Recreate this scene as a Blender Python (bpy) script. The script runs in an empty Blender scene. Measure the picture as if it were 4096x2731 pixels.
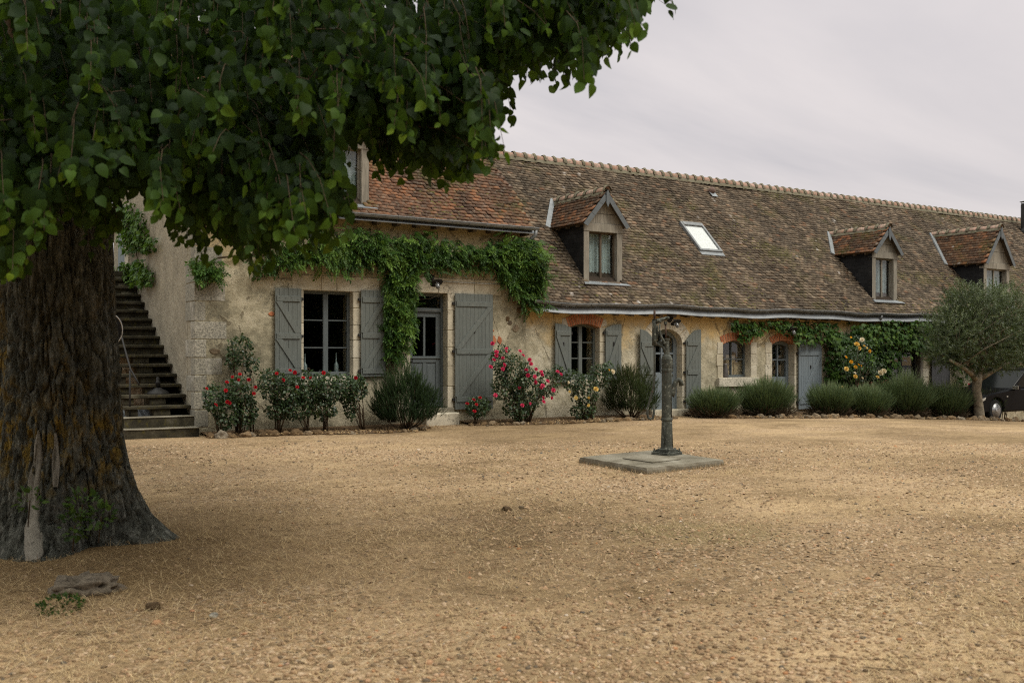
import bpy, math, random
import numpy as np
from mathutils import Matrix, Vector
random.seed(11)
rng = np.random.default_rng(11)
S = bpy.context.scene
COL = S.collection
rad = math.radians

# ------------------------------------------------------------------ camera, sky, sun, exposure
YAW = rad(32.94)                      # camera is turned this far to the right of the house's depth axis
CA, SA = math.cos(YAW), math.sin(YAW)
FPX, CX, HY, EYE = 3982.2, 2048.0, 1414.0, 1.5
cam = bpy.data.objects.new('camera', bpy.data.cameras.new('camera'))
COL.objects.link(cam)
cam.location = (0, 0, EYE)
cam.rotation_euler = (rad(90), 0, -YAW)
cam.data.sensor_width = 36
cam.data.lens = 35
cam.data.shift_y = 48.5 / 4096
cam.data.clip_start = 0.05
cam.data.clip_end = 2000
cam.data.dof.use_dof = True
cam.data.dof.focus_distance = 20
cam.data.dof.aperture_fstop = 3.2
S.camera = cam

SUN_EL, SUN_AZ = rad(50), rad(148)    # azimuth of the sun measured clockwise from +Y
W = bpy.data.worlds.new('World')
S.world = W
W.use_nodes = True
wt = W.node_tree
wt.nodes.clear()
def wn(t, **k):
    n = wt.nodes.new(t)
    for a, b in k.items(): setattr(n, a, b)
    return n
sky = wn('ShaderNodeTexSky', sky_type='NISHITA')
sky.sun_disc = False
sky.sun_elevation = SUN_EL
sky.sun_rotation = SUN_AZ
tc = wn('ShaderNodeTexCoord')
sep = wn('ShaderNodeSeparateXYZ')
wt.links.new(tc.outputs['Generated'], sep.inputs[0])
# even overcast: brighter overhead than at the horizon, with soft stretched cloud streaks
mx = wn('ShaderNodeMath', operation='MAXIMUM'); wt.links.new(sep.outputs[2], mx.inputs[0]); mx.inputs[1].default_value = 0.0
grad = wn('ShaderNodeValToRGB')
grad.color_ramp.elements[0].position = 0.0; grad.color_ramp.elements[0].color = (5.15, 4.8, 4.7, 1)
grad.color_ramp.elements[1].position = 1.0; grad.color_ramp.elements[1].color = (16.4, 16.8, 15.2, 1)
e = grad.color_ramp.elements.new(0.36); e.color = (4.9, 4.68, 4.72, 1)
wt.links.new(mx.outputs[0], grad.inputs[0])
den = wn('ShaderNodeMath', operation='ADD'); wt.links.new(mx.outputs[0], den.inputs[0]); den.inputs[1].default_value = 0.16
dx = wn('ShaderNodeMath', operation='DIVIDE'); wt.links.new(sep.outputs[0], dx.inputs[0]); wt.links.new(den.outputs[0], dx.inputs[1])
dy = wn('ShaderNodeMath', operation='DIVIDE'); wt.links.new(sep.outputs[1], dy.inputs[0]); wt.links.new(den.outputs[0], dy.inputs[1])
cmb = wn('ShaderNodeCombineXYZ'); wt.links.new(dx.outputs[0], cmb.inputs[0]); wt.links.new(dy.outputs[0], cmb.inputs[1])
mp = wn('ShaderNodeMapping'); mp.inputs['Rotation'].default_value = (0, 0, YAW); mp.inputs['Scale'].default_value = (0.5, 1.3, 1)
wt.links.new(cmb.outputs[0], mp.inputs[0])
no = wn('ShaderNodeTexNoise'); no.inputs['Scale'].default_value = 0.9; no.inputs['Detail'].default_value = 6; no.inputs['Roughness'].default_value = 0.55
no.inputs['Distortion'].default_value = 0.4
wt.links.new(mp.outputs[0], no.inputs[0])
cr = wn('ShaderNodeValToRGB')
cr.color_ramp.elements[0].position = 0.30; cr.color_ramp.elements[0].color = (0.77, 0.78, 0.815, 1)
cr.color_ramp.elements[1].position = 0.72; cr.color_ramp.elements[1].color = (1.21, 1.17, 1.14, 1)
wt.links.new(no.outputs[0], cr.inputs[0])
mul = wn('ShaderNodeMix', data_type='RGBA', blend_type='MULTIPLY'); mul.inputs[0].default_value = 1
wt.links.new(grad.outputs[0], mul.inputs[6]); wt.links.new(cr.outputs[0], mul.inputs[7])
mixs = wn('ShaderNodeMix', data_type='RGBA'); mixs.inputs[0].default_value = 0.94
wt.links.new(sky.outputs[0], mixs.inputs[6]); wt.links.new(mul.outputs[2], mixs.inputs[7])
bg = wn('ShaderNodeBackground'); bg.inputs[1].default_value = 0.1
wt.links.new(mixs.outputs[2], bg.inputs[0])
wo = wn('ShaderNodeOutputWorld'); wt.links.new(bg.outputs[0], wo.inputs[0])

sun = bpy.data.objects.new('sun', bpy.data.lights.new('sun', 'SUN'))
COL.objects.link(sun)
sun.data.energy = 1.3
sun.data.angle = rad(24)
sun.data.color = (1.0, 0.93, 0.82)
sdir = Vector((math.sin(SUN_AZ) * math.cos(SUN_EL), math.cos(SUN_AZ) * math.cos(SUN_EL), math.sin(SUN_EL)))
sun.rotation_euler = sdir.to_track_quat('Z', 'Y').to_euler()
sun.location = (0, 0, 30)

S.view_settings.view_transform = 'Standard'
S.view_settings.look = 'None'
S.view_settings.exposure = 0.56
S.view_settings.gamma = 1.0
S.view_settings.use_curve_mapping = False
S.render.engine = 'CYCLES'
S.cycles.use_denoising = False
S.cycles.pixel_filter_type = 'BLACKMAN_HARRIS'
S.cycles.filter_width = 1.15
S.cycles.max_bounces = 8
S.cycles.transparent_max_bounces = 12
S.cycles.caustics_reflective = False
S.cycles.caustics_refractive = False

# ------------------------------------------------------------------ measuring helpers (photograph pixel -> point of the place)
def ray(sx, sy):
    u = (sx - CX) / FPX
    return (u * CA + SA, -u * SA + CA, (HY - sy) / FPX)
def atY(sx, sy, Y):
    d = ray(sx, sy); t = Y / d[1]
    return Vector((d[0] * t, Y, EYE + d[2] * t))
def atX(sx, sy, X):
    d = ray(sx, sy); t = X / d[0]
    return Vector((X, d[1] * t, EYE + d[2] * t))
def atZ(sx, sy, z):
    d = ray(sx, sy); t = (z - EYE) / d[2]
    return Vector((d[0] * t, d[1] * t, z))
def atD(sx, sy, t):
    d = ray(sx, sy)
    return Vector((d[0] * t, d[1] * t, EYE + d[2] * t))
def proj(p):
    """points (n,3) -> photograph pixel x, y and depth"""
    p = np.asarray(p, float).reshape(-1, 3)
    xc = p[:, 0] * CA - p[:, 1] * SA
    zc = p[:, 0] * SA + p[:, 1] * CA
    z = np.where(np.abs(zc) < 1e-4, 1e-4, zc)
    return CX + FPX * xc / z, HY - FPX * (p[:, 2] - EYE) / z, zc
def ground_z(x, y):
    x = np.asarray(x, float); y = np.asarray(y, float)
    d = np.clip(x - 12.0, 0, 22)
    z = -0.0017 * d * d
    z = z + 0.012 * np.sin(x * 1.3 + 0.7 * y) * np.cos(y * 0.9 - 0.4 * x)
    s = np.clip((x - 26.0) / 1.5, 0, 1) * np.clip((y - 15.6) / 0.8, 0, 1)
    return z - 0.12 * s
def gz(x, y): return float(ground_z(x, y))

# ------------------------------------------------------------------ numeric noise
def _hash(i, j, k):
    h = (i * 374761393 + j * 668265263 + k * 2147483647) & 0xffffffff
    h = ((h ^ (h >> 13)) * 1274126177) & 0xffffffff
    return ((h ^ (h >> 16)) & 0xffff) / 65535.0
def vnoise(p):
    p = np.asarray(p, float)
    i = np.floor(p).astype(np.int64); f = p - i
    f = f * f * (3 - 2 * f)
    r = 0
    for a in (0, 1):
        for b in (0, 1):
            for c in (0, 1):
                w = (f[..., 0] if a else 1 - f[..., 0]) * (f[..., 1] if b else 1 - f[..., 1]) * (f[..., 2] if c else 1 - f[..., 2])
                r = r + w * _hash(i[..., 0] + a, i[..., 1] + b, i[..., 2] + c)
    return r * 2 - 1
def fbm(p, o=4):
    p = np.asarray(p, float)
    r = 0; a = 1.0
    for k in range(o):
        r = r + a * vnoise(p * (2 ** k) + 17.3 * k); a *= 0.5
    return r

# ------------------------------------------------------------------ objects
WM = {}
def tag(o, label=None, cat=None, group=None, kind=None):
    if label: o['label'] = label
    if cat: o['category'] = cat
    if group: o['group'] = group
    if kind: o['kind'] = kind
    return o
def thing(name, label, cat, loc=(0, 0, 0), group=None):
    o = bpy.data.objects.new(name, None)
    COL.objects.link(o)
    o.empty_display_size = 0.2
    o.location = loc
    WM[o.name] = Matrix.Translation(Vector(loc))
    return tag(o, label, cat, group)
def link(name, me, mat=None, parent=None, M=None, kind=None, label=None):
    """one mesh object; its matrix M (or its vertices) are in world coordinates"""
    o = bpy.data.objects.new(name, me)
    COL.objects.link(o)
    if mat is not None and not me.materials: me.materials.append(mat)
    if M is not None: o.matrix_basis = M
    if parent is not None:
        o.parent = parent
        o.matrix_parent_inverse = WM[parent.name].inverted()
    WM[o.name] = M.copy() if M is not None else Matrix.Identity(4)
    if kind: o['kind'] = kind
    if label: o['label'] = label
    return o
def flat(me, smooth):
    if smooth: me.polygons.foreach_set('use_smooth', [True] * len(me.polygons))

class MB:
    def __init__(s): s.v = []; s.f = []
    def add(s, vs, fs):
        b = len(s.v)
        s.v += [tuple(v) for v in vs]
        s.f += [tuple(i + b for i in f) for f in fs]
        return s
    def box(s, x0, x1, y0, y1, z0, z1):
        if x0 > x1: x0, x1 = x1, x0
        if y0 > y1: y0, y1 = y1, y0
        if z0 > z1: z0, z1 = z1, z0
        return s.add([(x0, y0, z0), (x1, y0, z0), (x1, y1, z0), (x0, y1, z0), (x0, y0, z1), (x1, y0, z1), (x1, y1, z1), (x0, y1, z1)],
              [(0, 3, 2, 1), (4, 5, 6, 7), (0, 1, 5, 4), (1, 2, 6, 5), (2, 3, 7, 6), (3, 0, 4, 7)])
    def obox(s, c, h, M):
        c = Vector(c)
        vs = [c + M @ Vector((a * h[0], b * h[1], d * h[2])) for d in (-1, 1) for a, b in ((-1, -1), (1, -1), (1, 1), (-1, 1))]
        return s.add(vs, [(0, 3, 2, 1), (4, 5, 6, 7), (0, 1, 5, 4), (1, 2, 6, 5), (2, 3, 7, 6), (3, 0, 4, 7)])
    def prism(s, poly, y0, y1):
        """polygon in (x, z) seen from -y, counter-clockwise, extruded from y0 (front) to y1 (back)"""
        n = len(poly)
        vs = [(p[0], y0, p[1]) for p in poly] + [(p[0], y1, p[1]) for p in poly]
        fs = [tuple(range(n)), tuple(range(2 * n - 1, n - 1, -1))]
        fs += [(i, i + n, (i + 1) % n + n, (i + 1) % n) for i in range(n)]
        return s.add(vs, fs)
    def prism_x(s, poly, x0, x1):
        """polygon in (y, z) extruded along x"""
        n = len(poly)
        vs = [(x0, p[0], p[1]) for p in poly] + [(x1, p[0], p[1]) for p in poly]
        fs = [tuple(range(n - 1, -1, -1)), tuple(range(n, 2 * n))]
        fs += [(i, (i + 1) % n, (i + 1) % n + n, i + n) for i in range(n)]
        return s.add(vs, fs)
    def tube(s, pts, r, n=8, cap=True):
        pts = [Vector(p) for p in pts]
        rs = r if isinstance(r, (list, tuple, np.ndarray)) else [r] * len(pts)
        b = len(s.v); up = None
        for i, p in enumerate(pts):
            d = (pts[min(i + 1, len(pts) - 1)] - pts[max(i - 1, 0)])
            d = d.normalized() if d.length > 1e-9 else Vector((0, 0, 1))
            if up is None:
                up = Vector((0, 0, 1)) if abs(d.z) < 0.9 else Vector((1, 0, 0))
            a = (up - d * up.dot(d))
            a = a.normalized() if a.length > 1e-6 else d.orthogonal().normalized()
            up = a
            c = d.cross(a)
            for k in range(n):
                t = 2 * math.pi * k / n
                s.v.append(tuple(p + (a * math.cos(t) + c * math.sin(t)) * rs[i]))
        for i in range(len(pts) - 1):
            for k in range(n):
                k2 = (k + 1) % n
                s.f.append((b + i * n + k, b + i * n + k2, b + (i + 1) * n + k2, b + (i + 1) * n + k))
        if cap:
            s.f.append(tuple(b + k for k in range(n - 1, -1, -1)))
            e = b + (len(pts) - 1) * n
            s.f.append(tuple(e + k for k in range(n)))
        return s
    def lathe(s, prof, c, n=20, axis=Vector((0, 0, 1))):
        """prof = [(radius, height)] about axis through c"""
        axis = Vector(axis).normalized(); a = axis.orthogonal().normalized(); d = axis.cross(a); c = Vector(c)
        b = len(s.v)
        for r, h in prof:
            for k in range(n):
                t = 2 * math.pi * k / n
                s.v.append(tuple(c + axis * h + (a * math.cos(t) + d * math.sin(t)) * max(r, 1e-4)))
        for i in range(len(prof) - 1):
            for k in range(n):
                k2 = (k + 1) % n
                s.f.append((b + i * n + k, b + i * n + k2, b + (i + 1) * n + k2, b + (i + 1) * n + k))
        s.f.append(tuple(b + k for k in range(n - 1, -1, -1)))
        e = b + (len(prof) - 1) * n
        s.f.append(tuple(e + k for k in range(n)))
        return s
    def mesh(s, name, smooth=False):
        me = bpy.data.meshes.new(name)
        me.from_pydata(s.v, [], s.f)
        me.update()
        flat(me, smooth)
        return me
    def build(s, name, mat, parent=None, smooth=False, bevel=0, label=None, kind=None):
        o = link(name, s.mesh(name, smooth), mat, parent, kind=kind, label=label)
        if bevel:
            m = o.modifiers.new('edge', 'BEVEL'); m.width = bevel; m.segments = 1; m.limit_method = 'ANGLE'; m.angle_limit = rad(40)
        return o

def tri_mesh(name, v, t, tint=None, smooth=False):
    v = np.asarray(v, np.float32).reshape(-1, 3); t = np.asarray(t, np.int32).reshape(-1, 3)
    me = bpy.data.meshes.new(name)
    me.vertices.add(len(v)); me.vertices.foreach_set('co', v.ravel())
    me.loops.add(len(t) * 3); me.loops.foreach_set('vertex_index', t.ravel())
    me.polygons.add(len(t)); me.polygons.foreach_set('loop_start', np.arange(0, len(t) * 3, 3, dtype=np.int32))
    if smooth: me.polygons.foreach_set('use_smooth', np.ones(len(t), bool))
    me.update(calc_edges=True)
    if tint is not None:
        a = me.attributes.new('tint', 'FLOAT', 'POINT'); a.data.foreach_set('value', np.asarray(tint, np.float32))
    return me
def tris(fs):
    out = []
    for f in fs:
        for i in range(1, len(f) - 1): out.append((f[0], f[i], f[i + 1]))
    return np.array(out, np.int32)
def scatter(templates, which, M, loc, tint, smooth=False, name='scatter'):
    """templates [(verts, tris)], which (n,), M (n,3,3), loc (n,3), tint (n,) -> one mesh"""
    V = []; T = []; A = []; base = 0
    which = np.asarray(which)
    for k, (tv, tt) in enumerate(templates):
        idx = np.nonzero(which == k)[0]
        if len(idx) == 0: continue
        tv = np.asarray(tv, float)
        v = np.einsum('nij,vj->nvi', M[idx], tv) + loc[idx][:, None, :]
        n, m = v.shape[:2]
        V.append(v.reshape(-1, 3))
        T.append((tt[None] + (np.arange(n) * m)[:, None, None]).reshape(-1, 3) + base)
        A.append(np.repeat(tint[idx], m))
        base += n * m
    return tri_mesh(name, np.concatenate(V), np.concatenate(T), np.concatenate(A), smooth)
def nrm(a): return a / np.maximum(np.linalg.norm(a, axis=-1, keepdims=True), 1e-9)
def frames(d, n):
    """columns x = side, y = d, z = roughly n"""
    d = nrm(d); x = nrm(np.cross(d, n)); z = np.cross(x, d)
    return np.stack([x, d, z], -1)
def rand_dirs(n):
    return nrm(rng.normal(size=(n, 3)))
def m4(R, loc):
    M = Matrix.Identity(4)
    for i in range(3):
        for j in range(3): M[i][j] = R[i][j]
        M[i][3] = loc[i]
    return M

# ------------------------------------------------------------------ materials
class NT:
    def __init__(s, name, rough=0.8, spec=0.3):
        s.m = bpy.data.materials.new(name); s.m.use_nodes = True
        s.t = s.m.node_tree; s.p = s.t.nodes['Principled BSDF']
        s.p.inputs['Roughness'].default_value = rough
        s.p.inputs['Specular IOR Level'].default_value = spec
        s._pos = None
    def n(s, t, **k):
        x = s.t.nodes.new(t)
        for a, b in k.items(): setattr(x, a, b)
        return x
    def l(s, a, b): s.t.links.new(a, b)
    def pos(s):
        if s._pos is None: s._pos = s.n('ShaderNodeNewGeometry').outputs['Position']
        return s._pos
    def mapped(s, scale, vec=None, rot=(0, 0, 0)):
        m = s.n('ShaderNodeMapping'); m.inputs['Scale'].default_value = scale; m.inputs['Rotation'].default_value = rot
        s.l(vec or s.pos(), m.inputs[0]); return m.outputs[0]
    def noise(s, scale, detail=4, rough=0.55, vec=None, dist=0):
        x = s.n('ShaderNodeTexNoise'); x.inputs['Scale'].default_value = scale; x.inputs['Detail'].default_value = detail
        x.inputs['Roughness'].default_value = rough; x.inputs['Distortion'].default_value = dist
        s.l(vec or s.pos(), x.inputs['Vector']); return x.outputs['Fac']
    def vor(s, scale, feature='F1', vec=None, out='Distance', rnd=1):
        x = s.n('ShaderNodeTexVoronoi', feature=feature); x.inputs['Scale'].default_value = scale; x.inputs['Randomness'].default_value = rnd
        s.l(vec or s.pos(), x.inputs['Vector']); return x.outputs[out]
    def ramp(s, fac, stops, interp='LINEAR'):
        r = s.n('ShaderNodeValToRGB'); r.color_ramp.interpolation = interp
        while len(r.color_ramp.elements) < len(stops): r.color_ramp.elements.new(0.5)
        for e, (p, c) in zip(r.color_ramp.elements, stops):
            e.position = p; e.color = (c, c, c, 1) if isinstance(c, (int, float)) else (*c, 1)
        s.l(fac, r.inputs[0]); return r.outputs[0]
    def mix(s, fac, a, b, blend='MIX'):
        x = s.n('ShaderNodeMix', data_type='RGBA', blend_type=blend)
        for sock, v in ((x.inputs[0], fac), (x.inputs[6], a), (x.inputs[7], b)):
            if isinstance(v, (int, float)): sock.default_value = v if sock.type == 'VALUE' else (v, v, v, 1)
            elif isinstance(v, tuple): sock.default_value = (*v, 1)
            else: s.l(v, sock)
        return x.outputs[2]
    def math(s, op, a, b=0.0, clamp=False):
        x = s.n('ShaderNodeMath', operation=op); x.use_clamp = clamp
        for sock, v in ((x.inputs[0], a), (x.inputs[1], b)):
            if isinstance(v, (int, float)): sock.default_value = v
            else: s.l(v, sock)
        return x.outputs[0]
    def sep(s, i, vec=None):
        x = s.n('ShaderNodeSeparateXYZ'); s.l(vec or s.pos(), x.inputs[0]); return x.outputs[i]
    def tint(s):
        a = s.n('ShaderNodeAttribute', attribute_name='tint'); o = s.n('ShaderNodeObjectInfo')
        return s.math('FRACT', s.math('ADD', a.outputs['Fac'], o.outputs['Random']))
    def attr(s, name='tint'):
        return s.n('ShaderNodeAttribute', attribute_name=name).outputs['Fac']
    def objrand(s): return s.n('ShaderNodeObjectInfo').outputs['Random']
    def bump(s, h, strength=0.5, dist=0.02, normal=None):
        b = s.n('ShaderNodeBump'); b.inputs['Strength'].default_value = strength; b.inputs['Distance'].default_value = dist
        s.l(h, b.inputs['Height'])
        if normal: s.l(normal, b.inputs['Normal'])
        return b.outputs[0]
    def done(s, color=None, normal=None, rough=None):
        if color is not None:
            if isinstance(color, tuple): s.p.inputs['Base Color'].default_value = (*color, 1)
            else: s.l(color, s.p.inputs['Base Color'])
        if normal is not None: s.l(normal, s.p.inputs['Normal'])
        if rough is not None: s.l(rough, s.p.inputs['Roughness'])
        return s.m

def simple(name, c, rough=0.6, spec=0.3, var=0.25, scale=9, metal=0, bump=0.15, bscale=60, stretch=None):
    t = NT(name, rough, spec)
    vec = t.mapped(stretch) if stretch else None
    f = t.noise(scale, 5, 0.6, vec)
    lo = tuple(x * (1 - var) for x in c); hi = tuple(min(1, x * (1 + var)) for x in c)
    colr = t.ramp(f, [(0.3, lo), (0.7, hi)])
    t.p.inputs['Metallic'].default_value = metal
    return t.done(colr, t.bump(t.noise(bscale, 4, 0.6, vec), bump, 0.01) if bump else None)

def leafmat(name, stops, trans=0.3, rough=0.5, spec=0.2, transcol=(0.12, 0.2, 0.02), vein=False, inst=False):
    t = NT(name, rough, spec)
    f = t.tint() if inst else t.attr()
    c = t.ramp(f, stops)
    n = t.noise(2.2, 3, 0.5)
    c = t.mix(1.0, c, t.ramp(n, [(0.3, 0.72), (0.7, 1.2)]), 'MULTIPLY')
    t.l(c, t.p.inputs['Base Color'])
    tr = t.n('ShaderNodeBsdfTranslucent')
    t.l(t.mix(0.5, c, transcol), tr.inputs[0])
    ms = t.n('ShaderNodeMixShader'); ms.inputs[0].default_value = trans
    t.l(t.p.outputs[0], ms.inputs[1]); t.l(tr.outputs[0], ms.inputs[2])
    t.l(ms.outputs[0], t.t.nodes['Material Output'].inputs[0])
    return t.m

MAT = {}
# --- ground
t = NT('gravel_ground', 0.95, 0.15)
peb = t.vor(46, out='Color'); pd = t.vor(46)
pv = t.sep(0, peb)
stone = t.ramp(pv, [(0.0, (0.16, 0.118, 0.066)), (0.35, (0.29, 0.19, 0.105)), (0.7, (0.42, 0.295, 0.18)), (0.93, (0.54, 0.42, 0.285)), (1.0, (0.11, 0.10, 0.095))])
fine = t.noise(150, 3, 0.7)
stone = t.mix(1.0, stone, t.ramp(fine, [(0.25, 0.66), (0.75, 1.22)]), 'MULTIPLY')
dirt = t.mix(t.ramp(t.math('ADD', t.math('MULTIPLY', t.noise(0.5, 5, 0.6), .7), t.math('MULTIPLY', t.noise(5, 5, .6), .3)), [(.4, 0.0), (.58, 1.0)]), (0.205, 0.14, 0.074), (0.41, 0.295, 0.172))
dirt = t.mix(1.0, dirt, t.ramp(fine, [(0.3, 0.75), (0.75, 1.15)]), 'MULTIPLY')
pat = t.ramp(t.noise(0.42, 6, 0.62, t.mapped((1, 1.5, 1))), [(0.40, 0.0), (0.60, 1.0)])
base = t.mix(pat, stone, dirt)
straw = t.ramp(t.noise(1.0, 7, 0.7, t.mapped((0.8, 1.8, 1), rot=(0, 0, YAW))), [(0.50, 0.0), (0.66, 0.7)])
base = t.mix(straw, base, t.mix(t.noise(70, 3, 0.7), (0.32, 0.22, 0.118), (0.52, 0.385, 0.23)))
base = t.mix(1.0, base, t.ramp(t.noise(13, 4, 0.75), [(0.32, 0.66), (0.62, 1.14)]), 'MULTIPLY')
big = t.noise(0.23, 4, 0.6)
base = t.mix(1.0, base, t.ramp(big, [(0.38, (0.74, 0.71, 0.66)), (0.58, (1.12, 1.1, 1.08))]), 'MULTIPLY')
dp_ = t.n('ShaderNodeVectorMath', operation='DISTANCE'); t.l(t.mapped((1, 1, 1)), dp_.inputs[0]); dp_.inputs[1].default_value = (5.9, 6.3, 0)
dpm = t.ramp(t.math('ADD', dp_.outputs['Value'], t.math('MULTIPLY', t.math('SUBTRACT', t.noise(0.8, 5, 0.65), 0.5), 3.4)), [(0.3, 0.55), (1.0, 0.0)])
base = t.mix(dpm, base, (0.20, 0.155, 0.07))
# damp leaf litter and soil round the foot of the lime tree
dx_ = t.n('ShaderNodeVectorMath', operation='DISTANCE'); t.l(t.pos(), dx_.inputs[0]); dx_.inputs[1].default_value = (1.05, 8.2, 0)
dd = t.math('ADD', dx_.outputs['Value'], t.math('MULTIPLY', t.math('SUBTRACT', t.noise(0.9, 5, 0.6), 0.5), 3.0))
lit = t.ramp(t.math('DIVIDE', dd, 6.0), [(0.2, 1.0), (0.5, 0.0)])
base = t.mix(t.math('MULTIPLY', lit, 0.8), base, t.mix(t.noise(40, 4, 0.7), (0.085, 0.052, 0.022), (0.26, 0.165, 0.07)))
h = t.math('ADD', t.math('MULTIPLY', pd, -0.9), t.math('MULTIPLY', t.noise(90, 4, 0.7), 0.8))
MAT['gravel'] = t.done(base, t.bump(h, 0.75, 0.012))

t = NT('gravel_pebble', 0.85, 0.25)
c = t.ramp(t.attr(), [(0.0, (0.09, 0.09, 0.082)), (0.14, (0.15, 0.105, 0.062)), (0.4, (0.28, 0.178, 0.098)), (0.64, (0.39, 0.262, 0.152)), (0.84, (0.50, 0.375, 0.25)), (0.93, (0.36, 0.16, 0.065)), (1.0, (0.60, 0.54, 0.45))])
MAT['pebble'] = t.done(t.mix(1.0, c, t.ramp(t.noise(220, 3, 0.6), [(0.3, 0.75), (0.7, 1.15)]), 'MULTIPLY'))
t = NT('dry_straw', 0.9, 0.15)
MAT['straw'] = t.done(t.ramp(t.attr(), [(0.0, (0.10, 0.058, 0.028)), (0.3, (0.30, 0.20, 0.10)), (0.7, (0.48, 0.35, 0.18)), (1.0, (0.68, 0.55, 0.34))]))
MAT['soil'] = simple('bed_soil', (0.13, 0.085, 0.05), 0.95, 0.1, 0.5, 14, 0, 0.8, 40)
MAT['field'] = simple('field_grass', (0.13, 0.15, 0.045), 0.9, 0.1, 0.35, 0.5, 0, 0.3, 6)

# --- walls
def wall_mat(name, lo, mid, hi, stain, ochre=None, z0=1.6):
    t = NT(name, 0.92, 0.15)
    a = t.noise(0.9, 7, 0.62); b = t.noise(5.5, 6, 0.68); f = t.noise(70, 4, 0.7)
    c = t.ramp(t.math('ADD', t.math('MULTIPLY', a, 0.55), t.math('MULTIPLY', b, 0.45)), [(0.40, lo), (0.5, mid), (0.59, hi)])
    if ochre:
        z = t.sep(2); x = t.sep(0)
        g = t.math('ADD', t.math('MULTIPLY', t.math('SUBTRACT', z, z0), 1.1), t.math('MULTIPLY', t.math('SUBTRACT', t.noise(1.3, 6, 0.65), 0.5), 2.6))
        c = t.mix(t.ramp(g, [(0.1, 0.0), (0.75, 1.0)]), c, t.mix(t.noise(3, 5, 0.6), ochre[0], ochre[1]))
    # grey weathering patches with lichen speckle
    sp = t.ramp(t.noise(26, 6, 0.75), [(0.5, 0.0), (0.6, 1.0)])
    pa = t.ramp(t.noise(1.7, 5, 0.6), [(0.46, 0.0), (0.62, 1.0)])
    c = t.mix(t.math('MULTIPLY', t.math('MULTIPLY', sp, pa), 0.75), c, stain)
    # pitted spots
    pit = t.ramp(t.vor(7.5), [(0.0, 1.0), (0.09, 0.0)])
    pm = t.math('MULTIPLY', pit, t.ramp(t.noise(2.3, 3, 0.5), [(0.5, 0.0), (0.58, 1.0)]))
    c = t.mix(t.math('MULTIPLY', pm, 0.6), c, (0.10, 0.075, 0.05))
    # vertical hairline cracks
    ck = t.vor(0.75, 'DISTANCE_TO_EDGE', t.mapped((1.3, 1.3, 0.6)))
    ckd = t.ramp(t.math('ADD', ck, t.math('MULTIPLY', t.math('SUBTRACT', t.noise(6, 4, 0.6), 0.5), 0.16)), [(0.0, 1.0), (0.012, 0.0)])
    c = t.mix(t.math('MULTIPLY', ckd, 0.55), c, (0.09, 0.07, 0.045))
    c = t.mix(1.0, c, t.ramp(f, [(0.25, 0.8), (0.75, 1.14)]), 'MULTIPLY')
    hgt = t.math('ADD', t.math('MULTIPLY', t.noise(4.5, 8, 0.7), 1.2), t.math('MULTIPLY', f, 0.35))
    hgt = t.math('SUBTRACT', hgt, t.math('ADD', t.math('MULTIPLY', pm, 0.5), t.math('MULTIPLY', ckd, 0.3)))
    return t.done(c, t.bump(hgt, 0.8, 0.035))
MAT['wall_tall'] = wall_mat('grey_lime_render', (0.20, 0.18, 0.125), (0.37, 0.33, 0.23), (0.54, 0.485, 0.355), (0.10, 0.095, 0.075), ((0.36, 0.27, 0.13), (0.46, 0.38, 0.23)), 3.15)
MAT['wall_low'] = wall_mat('ochre_lime_render', (0.30, 0.265, 0.18), (0.47, 0.42, 0.30), (0.60, 0.54, 0.41), (0.22, 0.21, 0.16), ((0.53, 0.37, 0.155), (0.66, 0.48, 0.235)))
t = NT('rough_cast_gable', 0.95, 0.1)
f = t.noise(38, 4, 0.75, t.mapped((1, 1, 0.55))); b = t.noise(2.2, 6, 0.6)
c = t.ramp(f, [(0.3, (0.16, 0.14, 0.105)), (0.5, (0.33, 0.295, 0.225)), (0.72, (0.47, 0.43, 0.34))])
c = t.mix(1.0, c, t.ramp(b, [(0.3, 0.75), (0.7, 1.15)]), 'MULTIPLY')
MAT['gable'] = t.done(c, t.bump(f, 0.8, 0.03))
t = NT('limestone', 0.85, 0.2)
b = t.noise(3.2, 7, 0.65); f = t.noise(45, 5, 0.7)
c = t.mix(t.objrand(), (0.48, 0.425, 0.31), (0.62, 0.565, 0.45))
c = t.mix(1.0, c, t.ramp(b, [(0.3, 0.72), (0.7, 1.1)]), 'MULTIPLY')
sp = t.math('MULTIPLY', t.ramp(t.noise(19, 7, 0.75), [(0.52, 0.0), (0.6, 1.0)]), t.ramp(t.noise(1.5, 3, 0.5), [(0.42, 0.0), (0.6, 0.8)]))
c = t.mix(sp, c, (0.17, 0.155, 0.12))
MAT['limestone'] = t.done(t.mix(1.0, c, t.ramp(f, [(0.25, 0.86), (0.75, 1.08)]), 'MULTIPLY'), t.bump(t.math('ADD', b, t.math('MULTIPLY', f, 0.3)), 0.35, 0.03))
t = NT('lichen_quoin', 0.9, 0.15)
b = t.noise(2.6, 7, 0.65); f = t.noise(30, 6, 0.75)
c = t.mix(t.objrand(), (0.25, 0.235, 0.19), (0.40, 0.375, 0.305))
c = t.mix(t.ramp(f, [(0.45, 0.0), (0.55, 0.85)]), c, (0.135, 0.13, 0.112))
c = t.mix(t.ramp(b, [(0.55, 0.0), (0.68, 0.7)]), c, (0.52, 0.49, 0.43))
MAT['quoin'] = t.done(c, t.bump(t.math('ADD', b, t.math('MULTIPLY', f, 0.4)), 0.5, 0.03))
t = NT('red_brick', 0.9, 0.15)
c = t.ramp(t.objrand(), [(0.0, (0.36, 0.125, 0.06)), (0.5, (0.44, 0.165, 0.08)), (1.0, (0.52, 0.235, 0.125))])
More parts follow.
